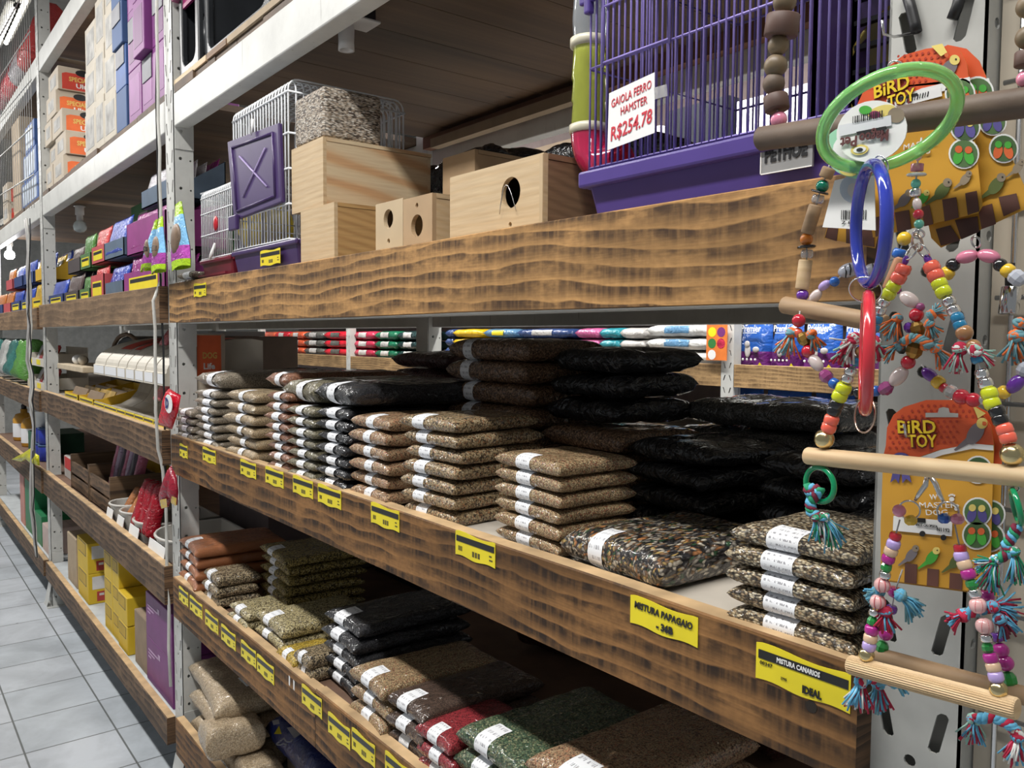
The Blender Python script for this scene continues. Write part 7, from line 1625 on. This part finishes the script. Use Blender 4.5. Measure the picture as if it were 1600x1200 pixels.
string(t, yP, [(1500, 857, 19, 'pony', REDB_), (1502, 869, 22, 'pony', LILAC), (1507, 882, 22, 'pony', PEACH), (1513, 897, 22, 'pony', MAGB), (1518, 912, 21, 'facet', GREENB), (1523, 927, 19, 'pony', SILVB), (1528, 946, 26, 'ball', STRP), (1538, 978, 26, 'ball', STRP), (1541, 997, 18, 'pony', SILVB), (1543, 1012, 20, 'facet', GREENB), (1548, 1028, 22, 'pony', MAGB), (1552, 1042, 22, 'pony', PEACH), (1556, 1057, 23, 'pony', LILAC), (1560, 1077, 27, 'ball', GOLDB)], True, ((1492, 820), (1562, 1100)))
mb = MB()
for cx, cy in ((1378, 914), (1371, 940), (1528, 946), (1538, 978)):
    c = P(cx, cy, y=yP); r = 12.4*DEP(cx, cy, yP)
    for q in (-.8, 0, .8): mb.tube([c+(_r*math.sin(q)*math.cos(a)+_u*math.sin(a)-_f*math.cos(q)*math.cos(a))*r*1.0 for a in [-.9+.3*i for i in range(7)]], r*.07, 5)
mb.build('bead_stripes', plain('red_stripe', (.62, .12, .14), .3), t, True)
hoop(t, 1421, 797, yP, 15, .2, .95, 1.5, STEEL, 'split_ring'); hoop(t, 1481, 799, yP, 15, -.2, .95, 1.5, STEEL, 'split_ring')
mb = MB(); k = DEP(1450, 760, yP)
for pts in ([(1450, 738), (1446, 758), (1436, 772), (1430, 782)], [(1450, 738), (1462, 756), (1468, 772), (1475, 786)]): mb.tube([P(a, b, y=yP) for a, b in pts], [3.5*k, 4.5*k, 3.8*k, 2.5*k], 8)
mb.build('lobster_clasp', STEEL, t, True)
for a in ((1405, 798, 20, 'ball', PINKB), (1423, 813, 20, 'facet', YELB), (1475, 810, 20, 'facet', BLUB_), (1496, 811, 21, 'facet', ROSE)): one_bead(t, *a[:2], yP-.003, *a[2:], d=_r)
for a in ((1384, 955, -.05, 1, 30, .7, [Y_RD, Y_RD, Y_BL]), (1407, 930, .8, .6, 38, .5, [Y_BL, Y_TL, Y_BL]), (1372, 925, -.9, .3, 20, .6, [Y_TL, Y_BL]), (1505, 962, -.8, .3, 26, .7, [Y_RD, Y_BL, Y_RD]), (1552, 948, .9, -.1, 44, .75, [Y_BL, Y_RD, Y_BL]), (1562, 968, .7, .9, 30, .7, [Y_BL, Y_MR])): tassel(t, a[0], a[1], yP+.004, *a[2:], n=40, knot=11)
braid(t, [(1500, 960), (1525, 955), (1550, 948)], yP+.006, 9, [Y_RD, Y_BL, Y_TL])
# ---- second perch behind, with its own beads and tassels below
yQ = -.070
t = thing('rear_perch_swing', 'swing behind the ribbed one with a brown perch, magenta beads and blue-red tassels', 'bird toy', (P(1480, 1050, y=yQ).x, yQ, P(1480, 1130, y=yQ).z))
dowel(t, (1362, 1022), (1640, 1098), yQ, 13, DOWEL2)
string(t, yQ, [(1398, 925, 20, 'pony', MAGB), (1393, 952, 17, 'pony', VIOL), (1384, 990, 22, 'ball', MAGB), (1378, 1012, 24, 'facet', GREENB)], True, ((1410, 890), (1374, 1026))); string(t, yQ, [(1547, 915, 18, 'facet', CORAL), (1543, 930, 21, 'pony', MAGB), (1558, 995, 19, 'pony', VIOL), (1564, 1016, 24, 'ball', MAGB), (1571, 1036, 25, 'ball', MAGB), (1577, 1062, 27, 'facet', GREENB)], True, ((1540, 890), (1580, 1080)))
for a in ((1345, 1065, -.25, 1, 42, .5, [Y_BL, Y_RD, Y_WH, Y_BL]), (1372, 1068, .1, 1, 40, .6, [Y_BL, Y_TL, Y_RD]), (1522, 1124, -.1, 1, 34, .8, [Y_BL, Y_MT, Y_RD]), (1590, 1150, -.2, 1, 42, .5, [Y_RD, Y_BL, Y_WH]), (1398, 1066, .6, .3, 22, .5, [Y_TL, Y_BL])): tassel(t, a[0], a[1], yQ-.03 if a[0] in (1345, 1590) else yQ, *a[2:], n=40, knot=11)
braid(t, [(1525, 1124), (1552, 1120), (1575, 1130), (1590, 1145)], yQ-.01, 9, [Y_RD, Y_BL, Y_BL]); braid(t, [(1348, 1060), (1372, 1062), (1400, 1064)], yQ-.012, 8, [Y_RD, Y_BL, Y_TL])
# ---- hooks that carry the toys
for i, (px, py, y1, w) in enumerate(((1428, 52, -.03, 'upper left slot above the tilted card'), (1486, 650, -.060, 'middle slot carrying the lower cards'))):
    a = P(px, py, y=.028); b = Vector((a.x, y1, a.z-.014)); t = thing('wire_hook', f'thin steel wire hook in the {w}', 'hook', (a.x, a.y, a.z), 'wire hooks in the frame slots')
    MB().tube([a+Vector((0, 0, .02)), a, Vector((a.x, -.01, a.z-.012)), b, b+Vector((0, -.004, .012))], .0014, 6).build('hook_wire', STEEL, t, True)
# black tubes over the top slots, painted shade for their dark insides
for i, (pts, w) in enumerate((([(1415, -15), (1424, 15), (1430, 38), (1432, 50)], 'left'), ([(1502, -15), (1496, 10), (1488, 30)], 'right'))):
    o = MB().tube([P(a, b, y=.024) for a, b in pts], .0055, 8).build('slot_shade', BLACK, None, True); tag(o, f'black tube as painted shade in the {w} slot at the top of the near frame', 'slot shade')
# ------------------------------------------------------------------ last details
mk = MB()
for px, py in ((452, 1063), (459, 1070)):
    c = P(px, py, y=-.0004); mk.add([c+Vector((-.004, 0, -.012)), c+Vector((.004, 0, -.014)), c+Vector((.005, 0, .010)), c+Vector((-.003, 0, .013))], [(0, 1, 2, 3)])
tag(mk.build('chalk_mark', PAPER), 'two small white chalk strokes on the lower board', 'mark')
tm, tnt, tb = _nt('lit_tube'); tb.inputs['Emission Color'].default_value = (1, .96, .86, 1); tb.inputs['Emission Strength'].default_value = 4
for i, (px, py, z) in enumerate(((6, 48, 4.25), (24, 36, 4.25))):
    c = P(px, py, z=z)
    t = thing('ceiling_tube_lamp', ['lit ceiling tube lamp at the far upper left edge, behind the wire mesh', 'second lit ceiling tube lamp at the upper left, right of the first'][i], 'lamp', tuple(c), 'ceiling tube lamps')
    MB().tube([c+Vector((-.6, 0, 0)), c+Vector((.6, 0, 0))], .018, 10).build('tube', tm, t, True)
    MB().box(c.x-.65, c.x+.65, c.y-.05, c.y+.05, c.z+.04, c.z+.09).build('housing', WHITE, t)
    MB().tube([c+Vector((0, 0, .09)), Vector((c.x, c.y, 4.999))], .01, 6).build('hanger_rod', STEEL, t, True)
